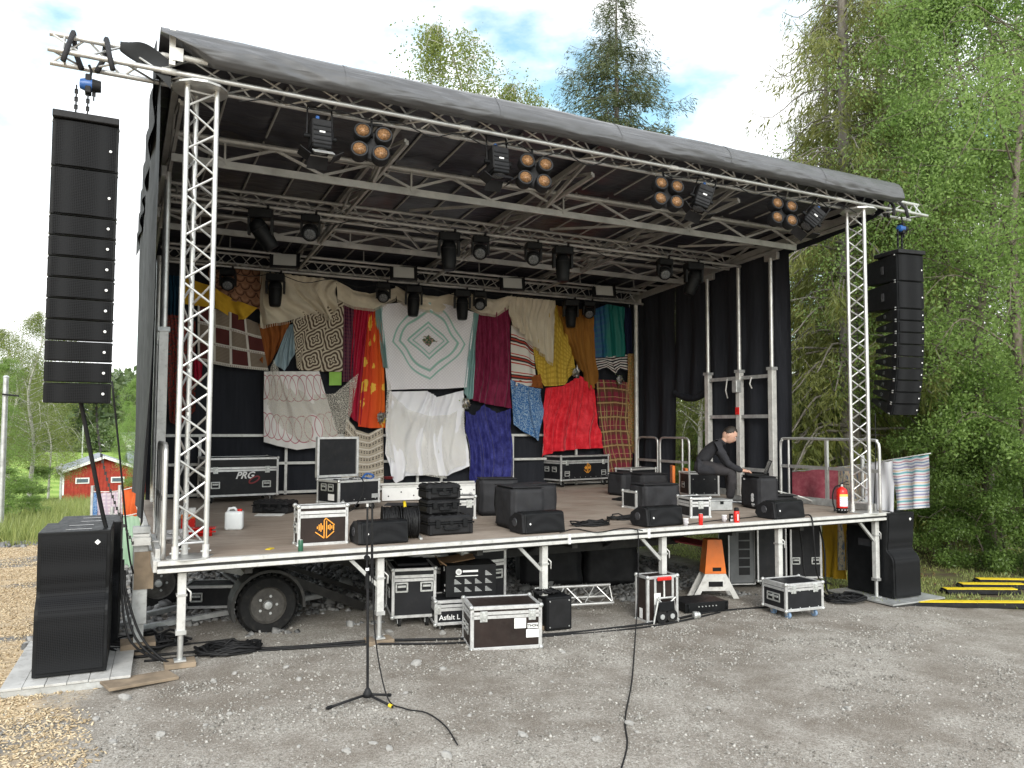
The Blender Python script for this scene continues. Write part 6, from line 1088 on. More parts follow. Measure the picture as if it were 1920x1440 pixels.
for nm, pts in (('black cable hanging behind the right corner leg', [(9.05, .9, .95), (9.1, .8, .4), (8.9, .6, -.1), (8.8, .3, -.17)]), ('black cable bundle hanging by the right bass speaker', [(8.75, 1.0, .98), (8.8, .95, .5), (8.7, .8, .05), (8.6, .5, -.15)])): tag(MB().tube(spline(pts, 5), .014, 6).build('hanging_cable', 'cable', None, True), nm, 'cable')
# bundles of cables by left subs
for k, nm in enumerate(('black cable falling behind the front left bass speaker', 'second black cable falling behind the front left bass speaker', 'third black cable falling behind the front left bass speaker')): tag(MB().tube(spline([(-.28 + .015 * k, .45, 1.1 - .1 * k), (-.27 + .02 * k, .4, .7), (-.2 + .05 * k, .3, .32), (.0 + .05 * k, .3 - .08 * k, .12), (.15 + .03 * k, .3, .09)], 6), .011, 6).build('hanging_cable', 'cable', None, True), nm, 'cable')
# microphone stand
x_, y_ = 1.459, -1.512; z_ = gh(x_, y_); t = thing('microphone_stand', 'tall black microphone stand on three legs before the stage', 'microphone stand', (x_, y_, z_), 0)
MB().lathe([(.035, .04), (.035, .07), (.02, .1), (.013, .11)], n=16).build('hub', 'blackm', t, True); C('lower_tube', 'blackm', t, (0, 0, .05), (-.012, 0, .95), .011); C('upper_tube', 'blackm', t, (-.018, 0, .9), (-.022, 0, 1.52), .008); C('clutch', 'black', t, (-.013, 0, .88), (-.014, 0, .99), .018); C('white_ring', 'logo_w', t, (-.016, 0, 1.02), (-.016, 0, 1.04), .0145); C('boom_clutch', 'black', t, (-.02, -.02, 1.12), (-.02, .02, 1.12), .02); C('boom_tube', 'blackm', t, (.02, .01, .9), (.018, .01, 1.54), .006); C('thread_cap', 'alu', t, (-.022, 0, 1.52), (-.022, 0, 1.545), .012)
for a, ln in ((R(188), .34), (R(6), .2), (R(-62), .27)): T('leg', 'blackm', t, [(0, 0, .06), (ln * .5 * math.cos(a), ln * .5 * math.sin(a), .04), (ln * math.cos(a), ln * math.sin(a), .018)], .01); C('leg_tip', 'yellowp' if a < -1 else 'black', t, (ln * .86 * math.cos(a), ln * .86 * math.sin(a), .024), (ln * .97 * math.cos(a), ln * .97 * math.sin(a), .02), .0135)
o = MB().tube(spline([(x_ + .02, y_, z_ + 1.5), (x_ + .03, y_, z_ + 1.), (x_ + .05, y_ - .02, z_ + .5), (x_ + .12, y_ - .12, z_ + .06), (x_ + .2, y_ - .3, z_ + .015), (x_ + .32, y_ - .45, z_ + .012), (x_ + .35, y_ - .75, z_ + .012), (x_ + .3, y_ - 1.1, z_ + .012)], 6), .0055, 6).build('microphone_cable', 'cable', None, True); tag(o, 'thin cable down the microphone stand and across the gravel', 'cable')
# cable ramps on the right
CRN = 'yellow and black cable ramps'
def ramp_(label, x, y, rz, ln, dz=0):
    t = thing('cable_ramp', label, 'cable ramp', (x, y, gh(x, y) + .004 + dz), rz, CRN); m = MB(); m.prism([(-.15, 0), (.15, 0), (.08, .05), (-.08, .05)], -ln / 2, ln / 2, 'x'); m.build('rubber_base', 'rubber', t); B('yellow_lid', 'yellowp', t, (0, 0, .055), (ln * .985, .13, .012), None, .002); [B('end_tab', 'rubber', t, (sx * (ln / 2 + .02), 0, .015), (.05, .1, .03)) for sx in (-1, 1)]
x0, y0 = 9.263, -0.006; x1, y1 = 11.061, -0.951; ramp_('long yellow topped cable ramp running out to the right edge', (x0 + x1) / 2, (y0 + y1) / 2, math.atan2(y1 - y0, x1 - x0), math.hypot(x1 - x0, y1 - y0))
for px0, py0, px1, py1, nm in ((1770, 1112, 1905, 1113, 'front cable ramp of the stack on the grass'), (1800, 1103, 1918, 1104, 'second cable ramp of the stack on the grass'), (1832, 1094, 1935, 1095, 'third cable ramp of the stack on the grass')): pass
for k, ((x0, y0), (x1, y1), nm) in enumerate((((10.979, 0.217), (11.943, -0.286), 'front cable ramp of the three on the grass'), ((11.550, 0.341), (12.425, -0.125), 'middle cable ramp of the three on the grass'), ((12.170, 0.463), (12.930, 0.001), 'rear cable ramp of the three on the grass'))): ramp_(nm, (x0 + x1) / 2, (y0 + y1) / 2, math.atan2(y1 - y0, x1 - x0), math.hypot(x1 - x0, y1 - y0), .02)
# ================================================================ HANGING CLOTHS
def cm(name, fn, rough=.85, sheen=0., bumpsc=160., thin=0.):
    s = S(name, rough, 0, .25); u, v = s.uv(); c = fn(s, u, v)
    w = s.noise(bumpsc, 2, s.UV); c = s.mix(s.m('MULTIPLY', s.ramp(s.noise(5, 4, s.UV), [(.3, 0.), (.75, 1.)]), .14), c, s.hsv(c, .6) if not isinstance(c, tuple) else tuple(x * .6 for x in c))
    s.col(c); s.bump(w, .25, .004)
    if sheen: s.set('Sheen Weight', sheen); s.set('Sheen Roughness', .35)
    if thin:
        tr = s.n('ShaderNodeBsdfTransparent'); net = s.vor(70, s.UV, 'DISTANCE_TO_EDGE'); f = s.m('MULTIPLY', s.step(net, .05, .09), thin)
        mxs = s.n('ShaderNodeMixShader', {0: f, 1: s.b.outputs[0], 2: tr.outputs[0]}); s.t.links.new(mxs.outputs[0], s.out.inputs[0])
    MT[name] = s.mat; return s.mat
def fr_(s, x, n): return s.m('FRACT', s.m('MULTIPLY', x, float(n)))
def solid(c, d=None): return lambda s, u, v: s.mix(s.ramp(s.noise(3, 4, s.scl(s.UV, (3, 1, 1))), [(.35, 0.), (.7, 1.)]), c, d or tuple(x * .7 for x in c))
def velvet(c, hi): return lambda s, u, v: s.mix(s.ramp(s.noise(9, 6, s.scl(s.UV, (1.6, 1, 1)), .7), [(.42, 0.), (.72, 1.)]), c, hi)
cm('c_teal', solid((.01, .05, .09))); cm('c_cream', solid((.64, .57, .45), (.54, .47, .36))); cm('c_rust', solid((.28, .09, .02), (.2, .06, .015))); cm('c_sky', solid((.36, .46, .5), (.22, .3, .35)), .35); cm('c_yellow', solid((.6, .36, .03), (.5, .28, .02)))
cm('c_crimson', velvet((.34, .004, .025), (.5, .012, .06)), .7, .3); cm('c_maroon', velvet((.13, .004, .03), (.25, .02, .07)), .7, .4); cm('c_navy', velvet((.014, .016, .12), (.06, .065, .3)), .65, .5); cm('c_red', velvet((.55, .008, .02), (.85, .04, .06)), .6, .5); cm('c_white', solid((.84, .84, .87), (.76, .76, .82)), .7); cm('c_mustard', solid((.33, .15, .03), (.24, .1, .02))); cm('c_dblue', solid((.01, .015, .05)))
cm('c_floral', lambda s, u, v: s.ramp(s.noise(13, 5, s.scl(s.UV, (1, 3, 1)), .7), [(.36, (.03, .06, .05)), (.46, (.2, .035, .03)), (.55, (.3, .06, .04)), (.63, (.1, .1, .05)), (.72, (.32, .2, .12))], 'CONSTANT'))
def scale_(s, u, v):
    vv = s.m('MULTIPLY', v, 5.); row = s.m('FLOOR', vv); uu = s.m('ADD', s.m('MULTIPLY', u, 5.), s.m('MULTIPLY', row, .5)); fx = s.m('SUBTRACT', s.m('FRACT', uu), .5); fy = s.m('SUBTRACT', s.m('FRACT', vv), 1.)
    d = s.m('SQRT', s.m('ADD', s.m('MULTIPLY', fx, fx), s.m('MULTIPLY', s.m('MULTIPLY', fy, fy), .35)))
    return s.ramp(s.m('ADD', d, s.m('MULTIPLY', s.noise(14, 3, s.UV), .12)), [(.0, (.22, .1, .05)), (.3, (.36, .2, .12)), (.42, (.24, .11, .06)), (.52, (.035, .015, .012)), (.58, (.28, .14, .08))])
cm('c_scale', scale_)
def patch(s, u, v):
    cu_, cv_ = s.m('FLOOR', s.m('MULTIPLY', u, 4.)), s.m('FLOOR', s.m('MULTIPLY', v, 3.)); ch = s.m('MODULO', s.m('ADD', cu_, cv_), 2.)
    base = s.mix(ch, (.09, .022, .02), s.mix(s.band(fr_(s, v, 40), .5, .25), (.16, .12, .09), (.27, .22, .17)))
    lace = s.m('MAXIMUM', s.band(fr_(s, u, 4), .06, .07), s.band(fr_(s, v, 3), .06, .1)); hole = s.m('MULTIPLY', s.band(fr_(s, u, 40), .5, .3), s.band(fr_(s, v, 3), .06, .05)); return s.mix(s.m('MULTIPLY', lace, s.m('SUBTRACT', 1., s.m('MULTIPLY', hole, .6))), base, (.62, .58, .52))
cm('c_patch', patch)
def ogee(s, u, v):
    n_ = 3.; fu = s.m('SUBTRACT', fr_(s, u, n_), .5); fv = s.m('SUBTRACT', fr_(s, v, 3.2), .5); r_ = s.m('SQRT', s.m('ADD', s.m('MULTIPLY', fu, fu), s.m('MULTIPLY', fv, fv)))
    a = s.m('SINE', s.m('ADD', s.m('MULTIPLY', r_, 34.), s.m('MULTIPLY', s.m('SINE', s.m('MULTIPLY', s.m('ARCTAN2', fv, fu), 4.)), 1.8))); f = s.m('ADD', a, s.m('MULTIPLY', s.m('SUBTRACT', s.noise(30, 3, s.UV), .5), 1.2)); return s.mix(s.step(f, -.05, .2), (.09, .06, .042), (.55, .48, .37))
cm('c_ogee', ogee)
def check(a, b, c, nu, nv): return lambda s, u, v: s.mix(s.m('MULTIPLY', s.band(fr_(s, u, nu), .5, .18), .75), s.mix(s.m('MULTIPLY', s.band(fr_(s, v, nv), .5, .2), .75), a, b), c)
cm('c_purple', check((.13, .03, .06), (.05, .012, .045), (.22, .1, .12), 5, 22)); cm('c_ycheck', check((.55, .38, .06), (.38, .24, .03), (.42, .28, .03), 16, 14)); cm('c_tealcheck', lambda s, u, v: s.mix(s.step(s.m('ADD', u, s.m('MULTIPLY', s.noise(2, 2, s.UV), .4)), .5, .7), s.mix(s.m('MULTIPLY', s.band(fr_(s, v, 9), .5, .2), .5), (.02, .08, .2), (.02, .14, .17)), (.012, .15, .13)), .5)
def plaid(s, u, v):
    b = s.mix(s.m('MULTIPLY', s.band(fr_(s, u, 5), .3, .2), .6), (.2, .025, .045), (.06, .04, .02)); b = s.mix(s.m('MULTIPLY', s.band(fr_(s, v, 7), .35, .2), .6), b, (.09, .05, .02)); l_ = s.m('MAXIMUM', s.band(fr_(s, u, 5), .3, .045), s.band(fr_(s, u, 5), .75, .03)); l2 = s.m('MAXIMUM', s.band(fr_(s, v, 7), .4, .05), s.band(fr_(s, v, 7), .8, .02)); return s.mix(s.m('MULTIPLY', s.m('MAXIMUM', l_, l2), .6), b, (.5, .38, .17))
cm('c_plaid', plaid)
def flower(s, u, v):
    q = s.scl(s.UV, (2.3, 6., 1)); d = s.vor(1., q, rand=.55); w = s.noise(3.2, 2, q); petal = s.m('ADD', d, s.m('MULTIPLY', s.m('SUBTRACT', w, .5), .55)); return s.mix(s.step(petal, .36, .32), s.mix(s.step(u, .3, .9), (.62, .06, .02), (.7, .12, .015)), s.mix(s.step(petal, .12, .16), (.75, .36, .03), (.8, .48, .07)))
cm('c_flower', flower)
def rings(s, u, v):
    base = s.mix(s.noise(6, 4, s.UV), (.7, .67, .65), (.82, .8, .78)); acc = None
    for cv_ in (.78, .25):
        for off in (0., .5):
            fu = s.m('SUBTRACT', s.m('FRACT', s.m('ADD', s.m('MULTIPLY', u, 4.2), off)), .5); fv = s.m('MULTIPLY', s.m('SUBTRACT', v, cv_), 4.2 * .62); r_ = s.m('SQRT', s.m('ADD', s.m('MULTIPLY', fu, fu), s.m('MULTIPLY', fv, fv))); b_ = s.band(r_, .44, .018, .008); acc = b_ if acc is None else s.m('MAXIMUM', acc, b_)
    return s.mix(s.m('MULTIPLY', acc, .85), base, (.42, .06, .1))
cm('c_rings', rings)
def dash(s, u, v):
    vv = fr_(s, s.m('ADD', v, s.m('MULTIPLY', s.m('SINE', s.m('MULTIPLY', u, 4.)), .02)), 7); d = s.m('MULTIPLY', s.m('MAXIMUM', s.band(vv, .3, .06), s.band(vv, .5, .06)), s.band(fr_(s, u, 14), .5, .28)); w = s.band(vv, .8, .05); return s.mix(d, s.mix(w, s.mix(s.noise(9, 3, s.UV), (.38, .33, .26), (.5, .44, .36)), (.72, .68, .62)), (.05, .04, .035))
cm('c_dash', dash)
def quilt(s, u, v):
    x, y = s.m('MULTIPLY', s.m('SUBTRACT', u, .52), 1.0), s.m('MULTIPLY', s.m('SUBTRACT', v, .56), .95); ax, ay = s.m('ABSOLUTE', x), s.m('ABSOLUTE', y)
    a, b = fr_(s, s.m('ADD', u, v), 26), fr_(s, s.m('SUBTRACT', u, v), 26); g = s.m('MAXIMUM', s.band(a, .5, .14, .08), s.band(b, .5, .14, .08)); base = s.mix(s.m('MULTIPLY', g, .5), (.8, .79, .81), (.58, .52, .58))
    dia = s.m('ADD', ax, ay); cir = s.m('SQRT', s.m('ADD', s.m('MULTIPLY', s.m('MULTIPLY', ax, ax), 1.5), s.m('MULTIPLY', s.m('MULTIPLY', ay, ay), 1.0))); bl_ = s.m('ADD', s.m('MULTIPLY', dia, .62), s.m('MULTIPLY', cir, .38))
    wav = s.m('MULTIPLY', s.m('SINE', s.m('MULTIPLY', s.m('ARCTAN2', y, x), 4.)), .02); k = s.m('ADD', bl_, wav)
    acc = s.m('MAXIMUM', s.band(k, .42, .012, .006), s.m('MAXIMUM', s.band(k, .33, .015, .006), s.m('MAXIMUM', s.band(dia, .2, .013, .006), s.band(dia, .15, .008, .005)))); c = s.mix(s.m('MULTIPLY', acc, .85), base, (.2, .45, .37))
    fl = s.step(s.m('ADD', dia, s.m('MULTIPLY', s.m('SUBTRACT', s.noise(26, 3, s.UV), .5), .12)), .075, .06); c = s.mix(fl, c, s.ramp(s.noise(40, 3, s.UV), [(.4, (.06, .12, .06)), (.5, (.3, .15, .2)), (.58, (.35, .33, .1)), (.66, (.1, .05, .07))], 'CONSTANT'))
    return c
cm('c_quilt', quilt); cm('c_aqua', solid((.35, .55, .53), (.25, .42, .42)), .45)
def stripes(stops, n): return lambda s, u, v: s.ramp(fr_(s, v, n), stops, 'CONSTANT')
WH = (.66, .63, .58); cm('c_stripe', stripes([(0, WH), (.18, (.4, .05, .03)), (.26, WH), (.34, (.04, .03, .03)), (.44, (.4, .05, .03)), (.52, (.05, .03, .03)), (.6, WH), (.68, (.45, .07, .04)), (.74, WH)], 3.2)); cm('c_bw', stripes([(0, (.02, .02, .025)), (.3, (.66, .64, .62)), (.5, (.2, .03, .03)), (.56, (.02, .02, .025)), (.75, (.66, .64, .62))], 3)); cm('c_multi', lambda s, u, v: s.ramp(s.noise(16, 4, s.scl(s.UV, (1, 4, 1)), .6), [(.36, (.4, .15, .04)), (.45, (.12, .16, .06)), (.52, (.5, .3, .15)), (.6, (.25, .05, .04)), (.68, (.5, .48, .42))], 'CONSTANT'))
def lattice(s, u, v):
    n_ = s.m('MULTIPLY', s.m('SUBTRACT', s.noise(12, 2, s.UV), .5), .5); a, b = fr_(s, s.m('ADD', s.m('ADD', u, v), n_), 9), fr_(s, s.m('ADD', s.m('SUBTRACT', u, v), n_), 9); return s.mix(s.m('MULTIPLY', s.m('MAXIMUM', s.band(a, .5, .1, .05), s.band(b, .5, .1, .05)), .75), (.03, .12, .32), (.4, .52, .62))
cm('c_lattice', lattice); cm('c_lace', lambda s, u, v: s.mix(s.noise(40, 3, s.UV), (.6, .56, .48), (.8, .76, .68)), .9, 0, 90, .85)
cm('c_lacew', lambda s, u, v: s.mix(s.noise(30, 3, s.UV), (.8, .78, .72), (.88, .86, .82)), .9, 0, 90, .86); cm('c_pink', velvet((.5, .1, .14), (.68, .22, .26)), .8, .2); cm('c_print', lambda s, u, v: s.ramp(s.noise(15, 4, s.UV, .65), [(.36, (.16, .2, .28)), (.44, (.5, .42, .3)), (.52, (.6, .55, .45)), (.6, (.5, .25, .16)), (.66, (.6, .56, .48)), (.74, (.25, .3, .2))], 'CONSTANT')); cm('c_tstripe', stripes([(0, (.62, .62, .64)), (.12, (.2, .28, .42)), (.2, (.62, .62, .64)), (.32, (.45, .16, .22)), (.38, (.65, .65, .66)), (.5, (.15, .38, .42)), (.62, (.62, .62, .64)), (.72, (.6, .38, .2)), (.78, (.62, .62, .64)), (.88, (.3, .28, .42))], 3.6)); cm('c_orangev', solid((.62, .12, .03), (.45, .08, .02))); cm('c_lilac', check((.45, .36, .42), (.55, .5, .52), (.38, .32, .4), 6, 12)); cm('c_mint', solid((.35, .5, .36), (.25, .38, .27)))
def polyat(p, t):
    n = len(p) - 1; f = min(.99999, max(0, t)) * n; i = int(f); k = f - i; return (p[i][0] * (1 - k) + p[i + 1][0] * k, p[i][1] * (1 - k) + p[i + 1][1] * k)
def cloth(label, mat, top, bot, y, folds=4, amp=.025, sag=.0, nu=48, nv=36, plane='y', fringe=None, grp='cloths hung on the backdrop', parent=None, name='hanging_cloth', cat='cloth'):
    ph = random.uniform(0, 6)
    def f(u, v):
        a, b = polyat(top, u), polyat(bot, u); x = a[0] * (1 - v) + b[0] * v; z = a[1] * (1 - v) + b[1] * v - sag * math.sin(PI * u) * (1 - v)
        w_ = u + .05 * math.sin(5 * v + ph) + .06 * mnoise.noise((u * 3, v * 2, ph)); d = amp * 1.5 * ((.3 + .7 * v) * math.sin(2 * PI * folds * w_ + ph) + .5 * math.sin(2 * PI * folds * 2.3 * w_ + 1.7 * ph) * (1 - .5 * v)) + amp * 1.3 * mnoise.noise((x * 3, z * 1.5, ph)) + amp * .5 * mnoise.noise((x * 9 + z * 3, z * 6, ph + 4)); d += amp * .9 * math.sin(9 * (v + .35 * (2 * u - 1) ** 2) + ph) * math.sin(PI * u) * (1 - v) 
        return (x, y + d - .01, z) if plane == 'y' else (y + d, x, z)
    o = MB().sheet(f, nu, nv).build(name, mat, parent, True)
    if parent is None: tag(o, label, cat, grp)
    if fringe:
        m = MB()
        for k in range(fringe[0]):
            p = f((k + .5) / fringe[0], 1.); q = polyat(bot, (k + .5) / fringe[0]); m.box((p[0], p[1], p[2] - fringe[1] / 2), (.008, .006, fringe[1]))
        m.build('fringe', mat, o)
    return o
B0 = 6.3
def PX(*p): return list(p)
cloth('dark teal cloth at the far upper left of the backdrop', 'c_teal', *([(0.28, 4.69), (0.52, 4.68)], [(0.30, 4.03), (0.52, 4.03)]), B0)
cloth('red floral cloth hanging at the far left behind the tower', 'c_floral', *([(0.30, 4.05), (0.54, 4.05), (0.77, 3.97)], [(0.42, 2.29), (0.55, 2.21), (0.81, 2.47)]), B0 + .02)
cloth('brown cloth with round scale pattern at the upper left', 'c_scale', *([(0.95, 4.82), (1.37, 4.87), (1.81, 4.90)], [(0.97, 4.48), (1.37, 4.32), (1.81, 4.21)]), B0 - .02, 2)
cloth('yellow pointed cloth below the scale patterned one', 'c_yellow', *([(0.52, 4.68), (1.00, 4.55), (1.38, 4.34), (1.75, 4.24)], [(0.55, 4.22), (1.05, 4.19), (1.41, 4.01), (1.54, 4.02)]), B0 - .06, 2)
cloth('brown patchwork cloth with white crocheted bands', 'c_patch', *([(0.80, 4.22), (1.30, 4.14), (1.77, 3.98)], [(0.82, 3.30), (1.32, 3.21), (1.95, 3.17)]), B0 - .03, 2, .015)
cloth('dark cherry cloth peeping out behind the left tower', 'c_crimson', *([(0.75, 3.33), (0.90, 3.34)], [(0.78, 2.91), (0.89, 2.95)]), B0, 1)
cloth('rust brown cloth under the cream shawl', 'c_rust', *([(1.70, 3.96), (2.32, 4.04)], [(1.70, 3.45), (1.93, 3.21), (2.05, 3.41), (2.17, 3.69)]), B0 + .0, 3)
cloth('pale blue satin strip beside the rust cloth', 'c_sky', *([(2.28, 3.98), (2.39, 4.02)], [(2.04, 3.30), (2.24, 3.18), (2.40, 3.48)]), B0 + .03, 3)
cloth('brown and cream tapestry with large swirling ornaments', 'c_ogee', *([(2.34, 4.22), (2.83, 4.39), (3.25, 4.46)], [(2.44, 3.24), (2.49, 3.20), (2.85, 3.19), (3.25, 3.20)]), B0 - .01, 1, .012)
cloth('cream fringed shawl gathered at the upper left of the backdrop', 'c_cream', *([(1.77, 4.89), (1.90, 4.88), (2.44, 4.86), (3.09, 4.84)], [(1.78, 3.93), (1.88, 3.94), (2.28, 4.05), (2.69, 4.21), (2.89, 4.21), (2.98, 4.11), (3.11, 4.36)]), B0 - .1, 6, .05, .02, fringe=(70, .05))
cloth('narrow purple checked cloth beside the tapestry', 'c_purple', *([(3.24, 4.44), (3.46, 4.42)], [(3.26, 3.02), (3.49, 3.03)]), B0 + .01, 2)
cloth('lime green folder showing under the tapestry', 'lime', *([(3.02, 3.19), (3.24, 3.20)], [(3.02, 2.95), (3.24, 2.96)]), B0 + .04, 0, .004, cat='folder')
cloth('crimson drape left of the orange flowered cloth', 'c_crimson', *([(3.44, 4.40), (3.80, 4.39)], [(3.35, 2.43), (3.58, 2.25)]), B0 - .01, 3)
cloth('orange cloth with big yellow flowers', 'c_flower', *([(3.70, 4.26), (3.84, 4.37), (3.97, 4.18)], [(3.54, 2.22), (3.79, 2.19), (4.06, 2.20)]), B0 - .04, 2, .02)
cloth('white cloth embroidered with pink rings', 'c_rings', *([(1.88, 3.15), (2.29, 3.17), (2.82, 3.19)], [(1.90, 1.95), (2.14, 1.88), (2.46, 1.81), (2.87, 1.86), (3.21, 1.97)]), B0 - .05, 3, .02)
cloth('beige lace veil draped over the ring embroidered cloth', 'c_lace', *([(1.98, 3.22), (2.04, 3.37), (2.20, 3.02), (2.62, 2.77), (3.09, 2.80), (3.52, 3.18)], [(1.94, 2.58), (2.13, 2.21), (2.50, 1.97), (2.96, 1.91), (3.19, 1.97), (3.43, 2.50)]), B0 - .09, 4, .03)
cloth('cream woven cloth with rows of black dashes', 'c_dash', *([(3.32, 2.39), (3.52, 2.16), (3.74, 2.09), (4.02, 2.22)], [(3.26, 1.22), (3.65, 1.18), (4.04, 1.19)]), B0 - .02, 2, .02)
for k, (a, b, nm) in enumerate((([(3.11, 4.83), (3.40, 4.68), (3.70, 4.63), (4.23, 4.80)], [(3.13, 4.51), (3.41, 4.38), (3.76, 4.35), (4.21, 4.60)]) + ('left swag of the cream fringed valance',), ([(4.19, 4.82), (4.52, 4.70), (5.06, 4.70), (5.61, 4.85)], [(4.23, 4.58), (4.58, 4.42), (5.08, 4.40), (5.63, 4.65)]) + ('middle swag of the cream fringed valance',), ([(5.56, 4.86), (5.95, 4.73), (6.30, 4.74), (6.62, 4.85)], [(5.59, 4.60), (5.90, 4.43), (6.30, 4.44), (6.56, 4.63)]) + ('right swag of the cream fringed valance',))): cloth(nm, 'c_cream', a, b, B0 - .08, 1, .04, .0, fringe=(60, .05), nv=24)
cloth('large white quilt with mint green ornaments in the middle', 'c_quilt', *([(3.90, 4.45), (4.42, 4.55), (5.17, 4.57), (5.84, 4.43)], [(4.07, 2.89), (4.54, 2.92), (5.18, 2.94), (5.65, 2.98)]), B0 - .05, 2, .02, nu=60, nv=50)
cloth('mint satin ruffle along the left side of the quilt', 'c_aqua', *([(3.80, 4.41), (3.94, 4.46)], [(3.98, 3.30), (4.08, 3.28)]), B0 - .07, 3, .03); cloth('mint satin ruffle along the right side of the quilt', 'c_aqua', *([(5.77, 4.43), (5.88, 4.41)], [(5.58, 2.96), (5.65, 2.74), (5.76, 2.76)]), B0 - .07, 3, .03)
cloth('long white satin cloth below the quilt', 'c_white', *([(4.11, 2.86), (4.86, 2.89), (5.05, 2.78), (5.58, 2.92)], [(4.03, 1.73), (4.24, 1.18), (4.46, 1.31), (4.88, 1.32), (5.31, 1.29), (5.71, 1.47)]), B0 - .04, 4, .04)
cloth('white lace veil over the white satin cloth', 'c_lacew', *([(4.04, 3.20), (4.15, 2.81), (4.44, 2.54), (4.86, 2.42), (5.30, 2.45), (5.60, 2.61)], [(4.03, 1.71), (4.43, 1.39), (4.88, 1.30), (5.26, 1.24), (5.28, 1.41), (5.61, 1.49)]), B0 - .09, 4, .03)
cloth('tall maroon velvet cloth right of the quilt', 'c_maroon', *([(5.82, 4.47), (6.18, 4.58), (6.60, 4.59)], [(5.74, 2.75), (6.08, 2.67), (6.63, 2.59)]), B0 - .01, 5, .03)
cloth('navy blue velvet cloth below the maroon one', 'c_navy', *([(5.63, 2.53), (5.83, 2.43), (6.05, 2.66), (6.34, 2.49), (6.63, 2.59)], [(5.79, 1.15), (5.98, 1.02), (6.32, 1.13), (6.72, 1.17)]), B0 - .02, 5, .04)
cloth('cream fringed shawl hanging to a point right of the maroon cloth', 'c_cream', *([(6.49, 4.82), (6.96, 4.81), (7.60, 4.81)], [(6.59, 4.29), (7.02, 3.95), (7.53, 3.52)]), B0 - .08, 6, .03, fringe=(60, .06))
cloth('cream cloth with red and black stripes', 'c_stripe', *([(6.63, 4.25), (6.90, 4.16), (7.12, 3.95)], [(6.67, 3.06), (6.96, 3.04), (7.22, 3.07)]), B0 - .01, 1)
cloth('rust hem showing below the striped cloth', 'c_rust', *([(6.69, 3.12), (7.34, 3.31)], [(6.73, 3.04), (7.37, 3.01)]), B0 + .0, 2); cloth('blue patterned cloth hanging to a point', 'c_lattice', *([(6.61, 3.16), (6.96, 3.04), (7.29, 2.99)], [(6.67, 2.27), (6.97, 2.10), (7.27, 1.94), (7.35, 2.58)]), B0 - .03, 2)
cloth('yellow checked cloth in the right half', 'c_ycheck', *([(7.11, 3.84), (7.39, 4.41), (7.61, 4.77), (7.89, 4.33), (8.07, 3.78)], [(7.18, 3.41), (7.37, 3.05), (7.64, 3.06), (7.84, 3.09), (8.10, 3.38)]), B0 - .02, 4, .025)
cloth('mustard brown drape right of the yellow checked cloth', 'c_mustard', *([(7.61, 4.73), (8.09, 4.65), (8.52, 4.74)], [(8.04, 3.74), (8.20, 3.45), (8.46, 2.95), (8.64, 3.18)]), B0 - .04, 5, .04)
cloth('teal and blue checked cloth at the upper right', 'c_tealcheck', *([(8.52, 4.68), (8.94, 4.85), (9.36, 4.81)], [(8.55, 3.68), (8.95, 3.71), (9.36, 3.74)]), B0 - .03, 3, .025)
cloth('black and white striped cloth below the teal one', 'c_bw', *([(8.59, 3.72), (9.02, 3.73), (9.50, 3.80)], [(8.62, 3.38), (8.95, 3.48), (9.11, 3.33), (9.27, 3.47), (9.50, 3.39)]), B0 - .0, 2); cloth('dark blue cloth at the right end of the backdrop', 'c_dblue', *([(9.36, 4.81), (9.63, 4.81)], [(9.44, 3.50), (9.62, 3.51)]), B0 + .02, 2)
cloth('scarlet velvet cloth in the right half of the backdrop', 'c_red', *([(7.37, 3.01), (7.77, 3.06), (8.20, 3.29), (8.58, 3.00)], [(7.30, 1.62), (7.64, 1.73), (8.15, 1.77), (8.73, 1.79)]), B0 - .05, 5, .045)
cloth('maroon plaid cloth at the right end of the backdrop', 'c_plaid', *([(8.60, 3.22), (9.01, 3.23), (9.41, 3.18)], [(8.91, 1.08), (9.21, 1.13), (9.59, 1.14)]), B0 - .04, 4, .04)
cloth('orange and green printed strip beside the rear post', 'c_multi', *([(9.39, 3.80), (9.64, 3.81)], [(9.40, 1.76), (9.63, 1.60)]), B0 - .06, 2, .03)
# little flower bunches pinned on
for k, ((x, z), nm) in enumerate((((5.617, 2.663), 'small flower bunch beside the lower right quilt corner'), ((8.065, 3.353), 'small flower bunch above the scarlet velvet'), ((9.163, 3.221), 'small flower bunch above the plaid cloth'), ((3.941, 2.392), 'small flower bunch beside the orange flowered cloth'))):
    t = thing('flower_bunch', nm, 'flowers', (x, 6.2, z), 0, 'flower bunches pinned between cloths'); n = 60; P = rng.normal(size=(n, 3)) * np.array((.035, .015, .05)); V, F = cards(P, rng.normal(size=(n, 3)), rng.uniform(.03, .06, n), rng.uniform(.015, .03, n)); lk(bpy.data.objects.new('leaves', tri_mesh('leaves', V, F, 'leaf')), t)
    for j in range(4): MB().add([v * .013 + Vector((random.gauss(0, .035), -.03, random.gauss(0, .05))) for v in ico_v], ico_f).build('blossom', ('bagw', 'c_cream', 'bagw')[j % 3], t, True)
